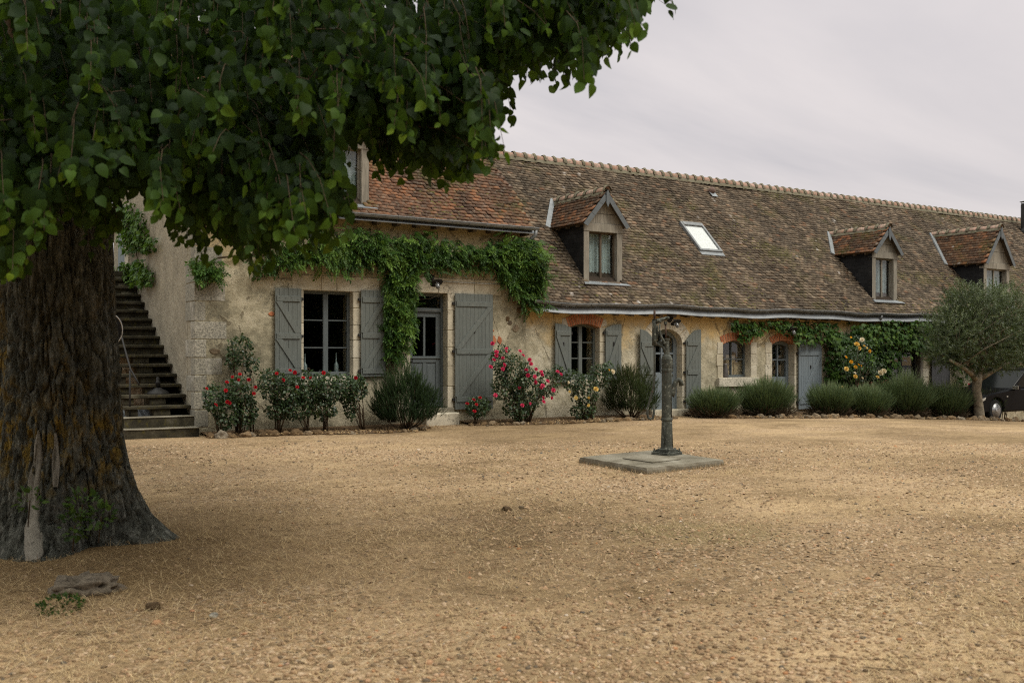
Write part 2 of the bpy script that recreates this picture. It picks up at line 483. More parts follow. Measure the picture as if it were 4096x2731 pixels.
MAT['brick'] = t.done(t.mix(1.0, c, t.ramp(t.noise(30, 5, 0.7), [(0.3, 0.8), (0.7, 1.12)]), 'MULTIPLY'), t.bump(t.noise(60, 4, 0.7), 0.4, 0.01))
MAT['mortar'] = simple('lime_mortar', (0.46, 0.37, 0.25), 0.95, 0.1, 0.2, 12, 0, 0.5, 70)

# --- roof
def tile_mat(name, stops, moss, lichen_amt=0.6, warm=None):
    t = NT(name, 0.9, 0.2)
    c = t.ramp(t.tint(), stops)
    c = t.mix(1.0, c, t.ramp(t.noise(0.55, 5, 0.6), [(0.3, 0.70), (0.7, 1.25)]), 'MULTIPLY')
    c = t.mix(1.0, c, t.ramp(t.noise(1.6, 6, 0.65, t.mapped((1.5, .3, .3))), [(0.35, 0.66), (0.62, 1.22)]), 'MULTIPLY')
    if warm: c = t.mix(t.ramp(t.noise(0.5, 4, 0.6, t.mapped((1, 0.6, 0.6))), [(0.48, 0.0), (0.70, 0.62)]), c, t.mix(t.tint(), warm[0], warm[1]))
    c = t.mix(t.ramp(t.noise(15, 6, 0.75), [(0.5, 0.0), (0.63, lichen_amt)]), c, (0.225, 0.195, 0.15))
    c = t.mix(t.math('MULTIPLY', t.ramp(t.noise(17, 5, 0.7), [(0.44, 0.0), (0.56, 1.0)]), t.ramp(t.noise(0.75, 5, 0.65), [(0.53, 0.0), (0.63, moss)])), c, (0.105, 0.10, 0.03))
    c = t.mix(t.math('MULTIPLY', t.ramp(t.vor(2.5), [(0.08, 1.0), (0.17, 0.0)]), t.ramp(t.noise(0.55, 3, 0.5), [(0.52, 0.0), (0.6, 1.0)])), c, (0.52, 0.48, 0.44))
    c = t.mix(1.0, c, t.ramp(t.noise(110, 3, 0.7), [(0.25, 0.72), (0.75, 1.2)]), 'MULTIPLY')
    return t.done(c, t.bump(t.noise(55, 5, 0.7), 0.45, 0.012))
MAT['tile_brown'] = tile_mat('weathered_brown_tile', [(0.0, (0.062, 0.047, 0.034)), (0.4, (0.112, 0.083, 0.058)), (0.75, (0.158, 0.117, 0.080)), (0.92, (0.24, 0.185, 0.13)), (1.0, (0.20, 0.11, 0.065))], 0.8, 0.6)
MAT['tile_orange'] = tile_mat('weathered_orange_tile', [(0.0, (0.082, 0.050, 0.036)), (0.4, (0.135, 0.075, 0.048)), (0.8, (0.185, 0.097, 0.058)), (1.0, (0.28, 0.125, 0.062))], 0.8, 0.65, ((0.24, 0.10, 0.048), (0.32, 0.13, 0.06)))
MAT['tile_dormer'] = tile_mat('mossy_dormer_tile', [(0.0, (0.075, 0.042, 0.028)), (0.4, (0.13, 0.072, 0.042)), (0.8, (0.2, 0.098, 0.052)), (1.0, (0.31, 0.125, 0.056))], 1.0, 0.7)
MAT['deck'] = simple('roof_underlay', (0.045, 0.035, 0.027), 0.95, 0.1, 0.3, 8)
t = NT('ridge_terracotta', 0.85, 0.2)
c = t.ramp(t.objrand(), [(0.0, (0.33, 0.18, 0.125)), (0.6, (0.43, 0.265, 0.205)), (1.0, (0.50, 0.33, 0.27))])
c = t.mix(t.ramp(t.noise(14, 6, 0.7), [(0.44, 0.0), (0.58, 0.85)]), c, (0.20, 0.18, 0.13))
MAT['ridge'] = t.done(c, t.bump(t.noise(50, 4, 0.7), 0.3, 0.01))
t = NT('ridge_mortar', 0.95, 0.1)
c = t.mix(t.noise(9, 6, 0.7), (0.095, 0.085, 0.06), (0.23, 0.205, 0.15))
c = t.mix(t.ramp(t.noise(22, 5, 0.7), [(0.52, 0.0), (0.62, 0.6)]), c, (0.12, 0.115, 0.05))
MAT['ridge_mortar'] = t.done(c, t.bump(t.noise(30, 5, 0.7), 0.7, 0.02))

# --- metal, wood, paint, glass
MAT['zinc'] = simple('old_zinc_gutter', (0.165, 0.172, 0.174), 0.5, 0.5, 0.3, 7, 0.2, 0.15, 30)
MAT['zinc_light'] = simple('pale_zinc_flashing', (0.24, 0.26, 0.275), 0.45, 0.5, 0.2, 3, 0.25, 0.12, 18)
MAT['lead'] = simple('lead_flashing', (0.20, 0.215, 0.225), 0.55, 0.4, 0.25, 9, 0.1, 0.2, 25)
def paint(name, c, chip=0.35):
    t = NT(name, 0.62, 0.3)
    vec = t.mapped((14, 14, 1.2))
    g = t.noise(3.0, 6, 0.65, vec)
    col = t.ramp(g, [(0.3, tuple(x * 0.8 for x in c)), (0.7, tuple(x * 1.16 for x in c))])
    col = t.mix(t.math('MULTIPLY', t.objrand(), 0.22), col, tuple(x * 1.25 for x in c))
    col = t.mix(t.ramp(t.noise(7, 7, 0.75), [(0.585, 0.0), (0.65, chip)]), col, (0.23, 0.225, 0.205))
    return t.done(col, t.bump(t.noise(6, 4, 0.6, vec), 0.2, 0.006))
MAT['shutter'] = paint('grey_green_paint', (0.125, 0.138, 0.127))
MAT['frame'] = paint('slate_grey_paint', (0.092, 0.108, 0.112))
MAT['bluegrey'] = paint('blue_grey_paint', (0.165, 0.195, 0.215))
MAT['darkwood'] = paint('dark_grey_wood', (0.062, 0.062, 0.066))
def wood(name, lo, hi):
    t = NT(name, 0.85, 0.2)
    vec = t.mapped((9, 9, 0.9)); g = t.noise(2.6, 8, 0.7, vec, 0.6)
    c = t.ramp(g, [(0.28, lo), (0.5, tuple((a + b) / 2 for a, b in zip(lo, hi))), (0.72, hi)])
    crk = t.ramp(t.noise(2.0, 3, 0.5, t.mapped((22, 22, 1.1))), [(0.3, 0.45), (0.38, 1.0)])
    c = t.mix(1.0, c, crk, 'MULTIPLY')
    return t.done(t.mix(1.0, c, t.ramp(t.noise(1.6, 4, 0.6), [(0.3, 0.8), (0.7, 1.12)]), 'MULTIPLY'), t.bump(g, 0.4, 0.012))
MAT['oak'] = wood('silvered_oak', (0.15, 0.135, 0.108), (0.34, 0.31, 0.255))
MAT['oak_dark'] = wood('old_brown_oak', (0.05, 0.037, 0.025), (0.15, 0.115, 0.08))
t = NT('black_slate', 0.7, 0.15)
MAT['slate'] = t.done(t.ramp(t.objrand(), [(0, (0.009, 0.009, 0.0095)), (1, (0.019, 0.019, 0.020))]), t.bump(t.noise(20, 4, 0.6), 0.25, 0.01))
MAT['barge'] = simple('grey_slate_bargeboard', (0.105, 0.118, 0.125), 0.55, 0.4, 0.15, 6, 0, 0.1, 20)
t = NT('window_glass', 0.05)
fr = t.n('ShaderNodeFresnel'); 
gb = t.n('ShaderNodeNewGeometry')
t.l(t.math('SUBTRACT', 1.52, t.math('MULTIPLY', gb.outputs['Backfacing'], 1.52 - 1 / 1.52)), fr.inputs[0])
gl = t.n('ShaderNodeBsdfGlossy'); gl.inputs['Roughness'].default_value = 0.015
t.l(t.bump(t.noise(2.2, 2, 0.5), 0.06, 0.05), gl.inputs['Normal'])
tp = t.n('ShaderNodeBsdfTransparent'); tp.inputs[0].default_value = (0.95, 0.96, 0.955, 1)
ms = t.n('ShaderNodeMixShader')
t.l(t.math('MULTIPLY', fr.outputs[0], 1.0, True), ms.inputs[0]); t.l(tp.outputs[0], ms.inputs[1]); t.l(gl.outputs[0], ms.inputs[2])
t.l(ms.outputs[0], t.t.nodes['Material Output'].inputs[0])
MAT['glass'] = t.m
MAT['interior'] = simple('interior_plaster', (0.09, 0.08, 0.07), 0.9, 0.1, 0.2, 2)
MAT['curtain'] = simple('pale_curtain', (0.34, 0.42, 0.42), 0.9, 0.1, 0.15, 3, 0, 0.4, 8, (9, 9, 0.4))
MAT['blind'] = simple('white_blind', (0.80, 0.80, 0.79), 0.9, 0.1, 0.03, 3, 0, 0)
MAT['iron'] = simple('black_ironwork', (0.022, 0.021, 0.02), 0.6, 0.4, 0.4, 12, 0.3, 0.3, 40)
t = NT('old_cast_iron', 0.72, 0.35)
b = t.noise(7, 6, 0.65)
c = t.ramp(b, [(0.3, (0.028, 0.030, 0.024)), (0.55, (0.060, 0.064, 0.052)), (0.75, (0.105, 0.108, 0.085))])
c = t.mix(t.ramp(t.noise(24, 6, 0.75), [(0.57, 0.0), (0.63, 0.8)]), c, (0.27, 0.275, 0.225))
c = t.mix(t.ramp(t.noise(5, 5, 0.7), [(0.66, 0.0), (0.72, 0.8)]), c, (0.24, 0.17, 0.03))
c = t.mix(t.ramp(t.noise(9, 5, 0.7), [(0.62, 0.0), (0.7, 0.55)]), c, (0.12, 0.055, 0.03))
MAT['pump'] = t.done(c, t.bump(t.math('ADD', b, t.noise(60, 4, 0.7)), 0.45, 0.008))
MAT['rust'] = simple('rusty_rod', (0.085, 0.055, 0.042), 0.85, 0.2, 0.4, 14)
t = NT('old_concrete', 0.92, 0.15)
b = t.noise(2.4, 7, 0.65); f = t.noise(90, 4, 0.7)
c = t.ramp(b, [(0.3, (0.115, 0.10, 0.072)), (0.5, (0.20, 0.178, 0.135)), (0.7, (0.31, 0.285, 0.23))])
c = t.mix(t.ramp(t.noise(8, 6, 0.7), [(0.6, 0.0), (0.7, 0.5)]), c, (0.085, 0.075, 0.035))
MAT['concrete'] = t.done(t.mix(1.0, c, t.ramp(f, [(0.25, 0.75), (0.75, 1.15)]), 'MULTIPLY'), t.bump(f, 0.5, 0.01))
t = NT('mossy_step', 0.95, 0.1)
b = t.noise(3.5, 7, 0.68)
c = t.ramp(b, [(0.32, (0.022, 0.02, 0.014)), (0.55, (0.06, 0.053, 0.036)), (0.75, (0.135, 0.12, 0.085))])
c = t.mix(t.ramp(t.noise(12, 5, 0.7), [(0.56, 0.0), (0.66, 0.8)]), c, (0.085, 0.072, 0.018))
MAT['step'] = t.done(c, t.bump(t.noise(25, 5, 0.7), 0.6, 0.02))
t = NT('ochre_rubble', 0.92, 0.15)
c = t.ramp(t.objrand(), [(0.0, (0.12, 0.078, 0.042)), (0.35, (0.20, 0.13, 0.068)), (0.6, (0.17, 0.14, 0.10)), (0.8, (0.25, 0.16, 0.08)), (1.0, (0.29, 0.25, 0.19))])
c = t.mix(1.0, c, t.ramp(t.noise(11, 6, 0.7), [(0.28, 0.42), (0.7, 1.15)]), 'MULTIPLY')
MAT['rubble'] = t.done(c, t.bump(t.noise(22, 6, 0.75), 0.8, 0.03))
t = NT('rubble_wall', 0.92, 0.15)
cc = t.vor(5.5, out='Color', vec=t.mapped((1, 1, 1.6)))
c = t.ramp(t.sep(0, cc), [(0, (0.24, 0.17, 0.10)), (0.5, (0.40, 0.31, 0.21)), (1, (0.52, 0.45, 0.34))])
MAT['rubble_wall'] = t.done(t.mix(1.0, c, t.ramp(t.noise(18, 5, 0.7), [(0.3, 0.7), (0.7, 1.1)]), 'MULTIPLY'), t.bump(t.noise(9, 5, 0.7), 0.8, 0.05))

# --- bark and plants
t = NT('lime_bark', 0.95, 0.1)
vec = t.mapped((1, 1, 0.5))
b = t.noise(16, 8, 0.72, vec, 0.6); f = t.noise(60, 4, 0.7, vec)
at = t.attr()                                   # groove depth carried by the mesh relief: wood exposed on the plates is greyer
c = t.ramp(b, [(0.3, (0.040, 0.041, 0.034)), (0.5, (0.115, 0.117, 0.096)), (0.70, (0.28, 0.28, 0.24))])
c = t.mix(t.ramp(t.noise(4, 5, 0.65), [(0.53, 0.0), (0.66, 0.45)]), c, (0.19, 0.185, 0.16))
z = t.sep(2)
zone = t.math('MULTIPLY', t.ramp(t.math('DIVIDE', z, 3.0), [(0.10, 0.0), (0.26, 1.0), (0.5, 0.9), (0.72, 0.0)]), t.ramp(t.noise(1.7, 4, 0.6, t.mapped((1, 1, 0.5))), [(0.455, 0.0), (0.56, 1.0)]))
lich = t.math('MULTIPLY', zone, t.ramp(t.noise(13, 6, 0.7, t.mapped((1, 1, 0.45))), [(0.47, 0.0), (0.56, 0.95)]))
c = t.mix(lich, c, t.mix(t.noise(25, 4, 0.6), (0.15, 0.115, 0.03), (0.42, 0.26, 0.04)))
fur = t.math('ABSOLUTE', t.math('SUBTRACT', t.noise(21, 5, 0.6, t.mapped((1, 1, 0.3)), 0.5), 0.5))
fur = t.math('MINIMUM', t.math('MULTIPLY', fur, 9.0), 1.0)
MAT['bark'] = t.done(t.mix(1.0, c, t.ramp(f, [(0.25, 0.62), (0.75, 1.25)]), 'MULTIPLY'), t.bump(t.math('ADD', fur, t.math('ADD', t.math('MULTIPLY', b, .7), t.math('MULTIPLY', f, 0.5))), 0.9, 0.025))
MAT['deadwood'] = wood('bare_weathered_wood', (0.06, 0.048, 0.035), (0.25, 0.205, 0.15))
MAT['stick'] = simple('dry_stick', (0.17, 0.12, 0.07), 0.9, 0.1, 0.4, 20)
MAT['twig'] = simple('brown_twig', (0.075, 0.055, 0.035), 0.9, 0.1, 0.4, 20)
MAT['olive_bark'] = simple('olive_bark', (0.20, 0.17, 0.125), 0.9, 0.15, 0.4, 9, 0, 0.6, 30)
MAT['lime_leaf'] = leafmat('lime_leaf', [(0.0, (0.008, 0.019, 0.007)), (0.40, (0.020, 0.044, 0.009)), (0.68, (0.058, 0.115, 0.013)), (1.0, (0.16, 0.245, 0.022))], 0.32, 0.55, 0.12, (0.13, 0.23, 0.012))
MAT['wisteria'] = leafmat('wisteria_leaf', [(0, (0.016, 0.042, 0.009)), (0.55, (0.042, 0.098, 0.016)), (1, (0.125, 0.215, 0.03))], 0.3)
MAT['creeper'] = leafmat('creeper_leaf', [(0, (0.016, 0.042, 0.010)), (0.55, (0.038, 0.085, 0.016)), (1, (0.105, 0.175, 0.026))], 0.28, 0.5, 0.14)
MAT['rose_leaf'] = leafmat('rose_leaf', [(0, (0.018, 0.036, 0.016)), (0.6, (0.045, 0.078, 0.032)), (0.95, (0.095, 0.13, 0.045)), (1, (0.15, 0.06, 0.03))], 0.22, 0.4, 0.4)
MAT['rosemary'] = leafmat('rosemary_needle', [(0, (0.013, 0.026, 0.012)), (0.7, (0.034, 0.058, 0.024)), (1, (0.07, 0.115, 0.036))], 0.15, 0.7, 0.08)
MAT['rosemary_warm'] = leafmat('bronze_rosemary_needle', [(0, (0.016, 0.026, 0.010)), (0.6, (0.042, 0.056, 0.02)), (1, (0.10, 0.095, 0.032))], 0.15, 0.7, 0.08)
MAT['lavender'] = leafmat('lavender_stalk', [(0, (0.035, 0.05, 0.022)), (0.55, (0.10, 0.14, 0.062)), (1, (0.23, 0.28, 0.15))], 0.15, 0.7, 0.15)
MAT['olive_leaf'] = leafmat('olive_leaf', [(0, (0.026, 0.040, 0.014)), (0.55, (0.075, 0.100, 0.038)), (1, (0.20, 0.225, 0.115))], 0.18, 0.45, 0.35)
MAT['oleander'] = leafmat('reddish_shrub_leaf', [(0, (0.02, 0.03, 0.014)), (0.55, (0.05, 0.06, 0.025)), (0.75, (0.16, 0.035, 0.03)), (1, (0.30, 0.06, 0.06))], 0.2)
MAT['herb'] = leafmat('low_green_leaf', [(0, (0.02, 0.045, 0.012)), (1, (0.09, 0.15, 0.03))], 0.3)
MAT['far_leaf'] = leafmat('far_tree_leaf', [(0, (0.012, 0.026, 0.014)), (1, (0.05, 0.075, 0.036))], 0.15)
def petal(name, a, b):
    t = NT(name, 0.6, 0.2)
    c = t.mix(t.tint(), a, b)
    t.l(c, t.p.inputs['Base Color'])
    tr = t.n('ShaderNodeBsdfTranslucent'); t.l(c, tr.inputs[0])
    ms = t.n('ShaderNodeMixShader'); ms.inputs[0].default_value = 0.25
    t.l(t.p.outputs[0], ms.inputs[1]); t.l(tr.outputs[0], ms.inputs[2]); t.l(ms.outputs[0], t.t.nodes['Material Output'].inputs[0])
    return t.m
MAT['petal_red'] = petal('red_petal', (0.36, 0.008, 0.018), (0.52, 0.02, 0.03))
MAT['petal_pink'] = petal('pink_petal', (0.52, 0.018, 0.085), (0.74, 0.09, 0.19))
MAT['petal_yellow'] = petal('yellow_petal', (0.68, 0.42, 0.06), (0.82, 0.68, 0.30))
MAT['petal_cream'] = petal('cream_petal', (0.74, 0.62, 0.40), (0.80, 0.74, 0.58))
MAT['petal_amber'] = petal('amber_petal', (0.72, 0.36, 0.02), (0.78, 0.50, 0.05))
MAT['ceramic'] = simple('grey_blue_ceramic', (0.20, 0.255, 0.255), 0.35, 0.5, 0.1, 4, 0, 0)
MAT['pewter'] = simple('dull_pewter', (0.10, 0.09, 0.085), 0.5, 0.4, 0.25, 7, 0.3, 0.2, 30)
MAT['card'] = simple('pale_board', (0.50, 0.41, 0.27), 0.9, 0.1, 0.12, 5)
MAT['carpaint'] = simple('black_car_paint', (0.005, 0.005, 0.006), 0.3, 0.05, 0.1, 3, 0, 0)
MAT['tyre'] = simple('tyre_rubber', (0.018, 0.018, 0.018), 0.85, 0.2, 0.3, 20, 0, 0.3, 40)
MAT['alloy'] = simple('alloy_rim', (0.40, 0.40, 0.40), 0.35, 0.5, 0.1, 6, 0.7, 0)
MAT['carglass'] = simple('dark_car_glass', (0.008, 0.009, 0.009), 0.15, 0.1, 0.1, 3, 0, 0)
MAT['pvc'] = simple('grey_conduit', (0.46, 0.44, 0.39), 0.6, 0.3, 0.15, 6)
MAT['terracotta'] = simple('brown_clay_vent', (0.15, 0.10, 0.08), 0.8, 0.2, 0.2, 6)
MAT['lens'] = simple('pale_lens', (0.60, 0.58, 0.52), 0.3, 0.5, 0.05, 6, 0, 0)
MAT['mirror'] = simple('mirror_face', (0.28, 0.29, 0.30), 0.15, 0.5, 0.05, 6, 0.6, 0)
MAT['chrome'] = simple('pale_rim_metal', (0.62, 0.62, 0.60), 0.3, 0.5, 0.08, 6, 0.6, 0)
t = NT('lamp_globe', 0.05); t.p.inputs['Transmission Weight'].default_value = 0.85
MAT['globe'] = t.done((0.85, 0.86, 0.84))

# ================================================================== STRUCTURE: ground, beds, field
def axis(lo, hi, core0, core1, step, far):
    a = list(np.arange(core0, core1 + 1e-6, step)); d = step; x = core0; left = []
    while x > lo: d *= 1.35; x -= d; left.append(max(x, lo))
    d = step; x = core1; right = []
    while x < hi: d *= 1.35; x += d; right.append(min(x, hi))
    return np.array(sorted(set(left + a + right)))
gx = axis(-600, 700, -6, 36, 0.5, 0); gy = axis(-500, 700, -2, 27, 0.5, 0)
GX, GY = np.meshgrid(gx, gy, indexing='ij')
GV = np.stack([GX, GY, ground_z(GX, GY)], -1).reshape(-1, 3)
nx, ny = len(gx), len(gy)
ii, jj = np.meshgrid(np.arange(nx - 1), np.arange(ny - 1), indexing='ij')
a = (ii * ny + jj).ravel()
GT = np.concatenate([np.stack([a, a + ny, a + ny + 1], -1), np.stack([a, a + ny + 1, a + 1], -1)])
ground = link('ground', tri_mesh('ground', GV, GT, smooth=True), MAT['gravel'], kind='structure')
ground['label'] = 'tan gravel courtyard with straw patches'

YF = 18.51
def sheet(name, pts_front, y_back, mat, lift):
    """a soil strip between a front line (x, y) and y_back, following the ground"""
    v = []; f = []
    n = len(pts_front)
    for x, y in pts_front:
        for k in range(5):
            yy = y + (y_back - y) * k / 4
            v.append((x, yy, gz(x, yy) + lift + 0.05 * (k / 4)))
    for i in range(n - 1):
        for k in range(4):
            p = i * 5 + k
            f.append((p, p + 5, p + 6, p + 1))
    return link(name, MB().add(v, f).mesh(name, True), mat, kind='structure')
def lerp_path(pts, n):
    xs = np.linspace(pts[0][0], pts[-1][0], n)
    return [(x, float(np.interp(x, [p[0] for p in pts], [p[1] for p in pts]))) for x in xs]
BED_L = [(5.15, 17.75), (6.6, 17.45), (7.6, 17.15), (8.7, 17.1), (9.6, 17.75)]
BED_R = [(10.6, 17.7), (12.0, 17.35), (13.6, 17.2), (15.2, 17.5), (16.0, 17.9)]
BED_F = [(16.9, 17.6), (17.9, 17.0), (20.2, 16.7), (22.5, 16.3), (25.5, 15.75), (27.2, 15.6)]
for nm, path in (('soil', BED_L), ('soil', BED_R), ('soil', BED_F)):
    sheet(nm, lerp_path(path, 20), YF - 0.002, MAT['soil'], 0.012)
# the field behind the house
fv = []
for x in (-500, -60, 4.4, 5.0, 60, 500):
    for y in (31, 60, 120, 300, 650):
        fv.append((x, y, gz(x, y) + 0.012 + (0.6 if y > 100 else 0)))
ff = [(i * 5 + k, i * 5 + k + 5, i * 5 + k + 6, i * 5 + k + 1) for i in range(5) for k in range(4)]
link('field', MB().add(fv, ff).mesh('field'), MAT['field'], kind='structure')

# ================================================================== THE TWO HOUSES
TANP = 1.05; PITCH = math.atan(TANP); CP, SP = math.cos(PITCH), math.sin(PITCH)
YE = 18.26; YR = 22.10
ZE_T, ZE_L = 4.28, 2.66
X0, X1, X2 = 5.055, 12.37, 42.0
YB = 2 * YR - YE
def roof_z(y, ze): return ze + TANP * (y - YE) if y <= YR else ze + TANP * (2 * YR - y - YE)
def onroof(sx, sy, ze):
    d = ray(sx, sy)
    t = (ze - TANP * YE - EYE) / (d[2] - TANP * d[1])
    return Vector((d[0] * t, d[1] * t, EYE + d[2] * t))

tall = thing('farmhouse', 'tall stone end house with orange tiled roof, vine over its door and outside steps', 'house', (8.7, 22, 0))
wing = thing('farmhouse_wing', 'long low ochre cottage wing with brown tiled roof and three dormers', 'house', (27, 22, 0))

def arch(x0, x1, zs, zc, round_=False):
    xm, hw = (x0 + x1) / 2, (x1 - x0) / 2
    if zc - zs < 1e-4: return lambda x: zs
    if round_: return lambda x: zs + (zc - zs) * math.sqrt(max(0.0, 1 - min(1, ((x - xm) / hw) ** 2)))
    return lambda x: zs + (zc - zs) * (1 - ((x - xm) / hw) ** 2)

class Op:
    def __init__(s, x0, x1, zb, zs, zc=None, rnd=False):
        s.x0, s.x1, s.zb, s.zs, s.zc = x0, x1, zb, zs, (zs if zc is None else zc)
        s.f = arch(x0, x1, s.zs, s.zc, rnd); s.flat = s.zc - s.zs < 1e-4
    def xs(s, n=12):
        if s.flat: return [s.x0, s.x1]
        return [s.x0 + (s.x1 - s.x0) * (1 - math.cos(math.pi * k / n)) / 2 for k in range(n + 1)]

def facade(x0, x1, z0, z1, y0, y1, ops):
    """front wall with real openings: front and back skins plus the reveals"""
    m = MB()
    cuts = {x0, x1}
    for o in ops: cuts.update(o.xs())
    cuts = sorted(cuts)
    def q(a, b, c, d): m.add([a, b, c, d], [(0, 1, 2, 3)])
    for xa, xb in zip(cuts, cuts[1:]):
        xm = (xa + xb) / 2
        o = next((o for o in ops if o.x0 < xm < o.x1), None)
        spans = [((z0, z0), (z1, z1))] if o is None else [((z0, z0), (o.zb, o.zb)), ((o.f(xa), o.f(xb)), (z1, z1))]
        for (a, b), (c, d) in spans:
            q((xa, y0, a), (xb, y0, b), (xb, y0, d), (xa, y0, c))
            q((xa, y1, c), (xb, y1, d), (xb, y1, b), (xa, y1, a))
        if o is not None:
            q((xa, y0, o.f(xa)), (xb, y0, o.f(xb)), (xb, y1, o.f(xb)), (xa, y1, o.f(xa)))
            q((xa, y0, o.zb), (xa, y1, o.zb), (xb, y1, o.zb), (xb, y0, o.zb))
        q((xa, y0, z1), (xb, y0, z1), (xb, y1, z1), (xa, y1, z1))
    for o in ops:
        q((o.x0, y0, o.zb), (o.x0, y0, o.f(o.x0)), (o.x0, y1, o.f(o.x0)), (o.x0, y1, o.zb))
        q((o.x1, y0, o.zb), (o.x1, y1, o.zb), (o.x1, y1, o.f(o.x1)), (o.x1, y0, o.f(o.x1)))
    return m

def X(sx, sy=1400, Y=YF): return atY(sx, sy, Y).x
def Z(sx, sy, Y=YF): return atY(sx, sy, Y).z

opF = Op(X(1213), X(1412), Z(1300, 1507), Z(1300, 1162))
opG = Op(X(1640), X(1790), Z(1790, 1631), Z(1790, 1173))
opA = Op(X(2277), X(2398), Z(2277, 1520), Z(2277, 1308), Z(2338, 1294))
opB = Op(X(2604), X(2728), Z(2728, 1636), Z(2728, 1375), Z(2666, 1316), True)
opC = Op(X(2890), X(3002), Z(2890, 1511), Z(2890, 1376), Z(2943, 1361))
opD = Op(X(3087), X(3177), Z(3177, 1633), Z(3087, 1376), Z(3125, 1361))
opE = Op(X(3552), X(3690), Z(3640, 1615), Z(3640, 1402))

# outer walls
facade(X0, X1, -0.6, 4.45, YF, YF + 0.5, [opF, opG]).build('front_wall', MAT['wall_tall'], tall)
facade(X1, X2, -1.6, 2.8, YF, YF + 0.5, [opA, opB, opC, opD, opE]).build('front_wall', MAT['wall_low'], wing)
def gable(xa, xb, ze, base=-0.6):
    yb = YB - 0.25
    return MB().prism_x([(YF + 0.004, base), (yb, base), (yb, roof_z(yb, ze) - 0.14), (YR, roof_z(YR, ze) - 0.14), (YF + 0.004, roof_z(YF, ze) - 0.14)], xa, xb)
gable(X0 + 0.004, X0 + 0.45, ZE_T).build('gable_wall', MAT['gable'], tall)
gable(X1 - 0.4, X1 - 0.004, ZE_T).build('party_wall', MAT['wall_tall'], tall)
gable(X2 - 0.45, X2 - 0.004, ZE_L, -1.6).build('gable_wall', MAT['gable'], wing)
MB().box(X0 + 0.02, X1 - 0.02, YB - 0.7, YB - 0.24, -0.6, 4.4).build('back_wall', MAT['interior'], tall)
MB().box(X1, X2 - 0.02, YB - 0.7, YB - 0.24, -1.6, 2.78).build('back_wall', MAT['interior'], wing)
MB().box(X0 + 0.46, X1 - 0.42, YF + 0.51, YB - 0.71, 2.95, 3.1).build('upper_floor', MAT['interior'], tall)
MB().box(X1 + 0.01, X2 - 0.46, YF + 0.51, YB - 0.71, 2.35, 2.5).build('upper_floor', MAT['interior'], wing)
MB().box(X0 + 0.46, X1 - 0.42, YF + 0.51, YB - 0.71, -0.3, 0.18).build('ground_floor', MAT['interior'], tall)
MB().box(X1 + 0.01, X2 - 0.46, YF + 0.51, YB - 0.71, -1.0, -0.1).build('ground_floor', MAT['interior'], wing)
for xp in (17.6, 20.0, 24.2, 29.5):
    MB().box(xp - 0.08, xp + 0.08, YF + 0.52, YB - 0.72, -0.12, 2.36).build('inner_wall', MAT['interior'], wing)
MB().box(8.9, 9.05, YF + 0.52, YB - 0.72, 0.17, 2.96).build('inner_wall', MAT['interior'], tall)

# ---------------------------------------------------------------- roof decks and tiles
TILE_V = np.array([(-.080, 0, .020), (.080, 0, .020), (.080, .175, 0), (-.080, .175, 0), (-.080, 0, .043), (.080, 0, .043), (.080, .175, .012), (-.080, .175, .012)], float)
TILE_T = tris([(0, 3, 2, 1), (4, 5, 6, 7), (0, 1, 5, 4), (1, 2, 6, 5), (2, 3, 7, 6), (3, 0, 4, 7)])
TILES = []
for k in range(5):
    v = TILE_V.copy(); v[:, :] += rng.normal(0, 0.0018, v.shape)
    v[0, 1] += rng.uniform(-.008, .008); v[4, 1] = v[0, 1]; v[1, 1] += rng.uniform(-.008, .008); v[5, 1] = v[1, 1]
    TILES.append((v, TILE_T))
def tile_meshes(mat, key, _c={}):
    if key not in _c:
        _c[key] = []
        for v, tt in TILES:
            me = tri_mesh('tile', v, tt, np.zeros(len(v))); me.materials.append(mat); _c[key].append(me)
    return _c[key]
WID, GAUGE = 0.166, 0.106
def und(x, s):
    return 0.028 * np.sin(x * 0.61 + 0.5) * np.sin(s * 0.75) + 0.018 * np.sin(x * 1.7 + s * 0.9) + 0.012 * np.sin(x * 0.23)
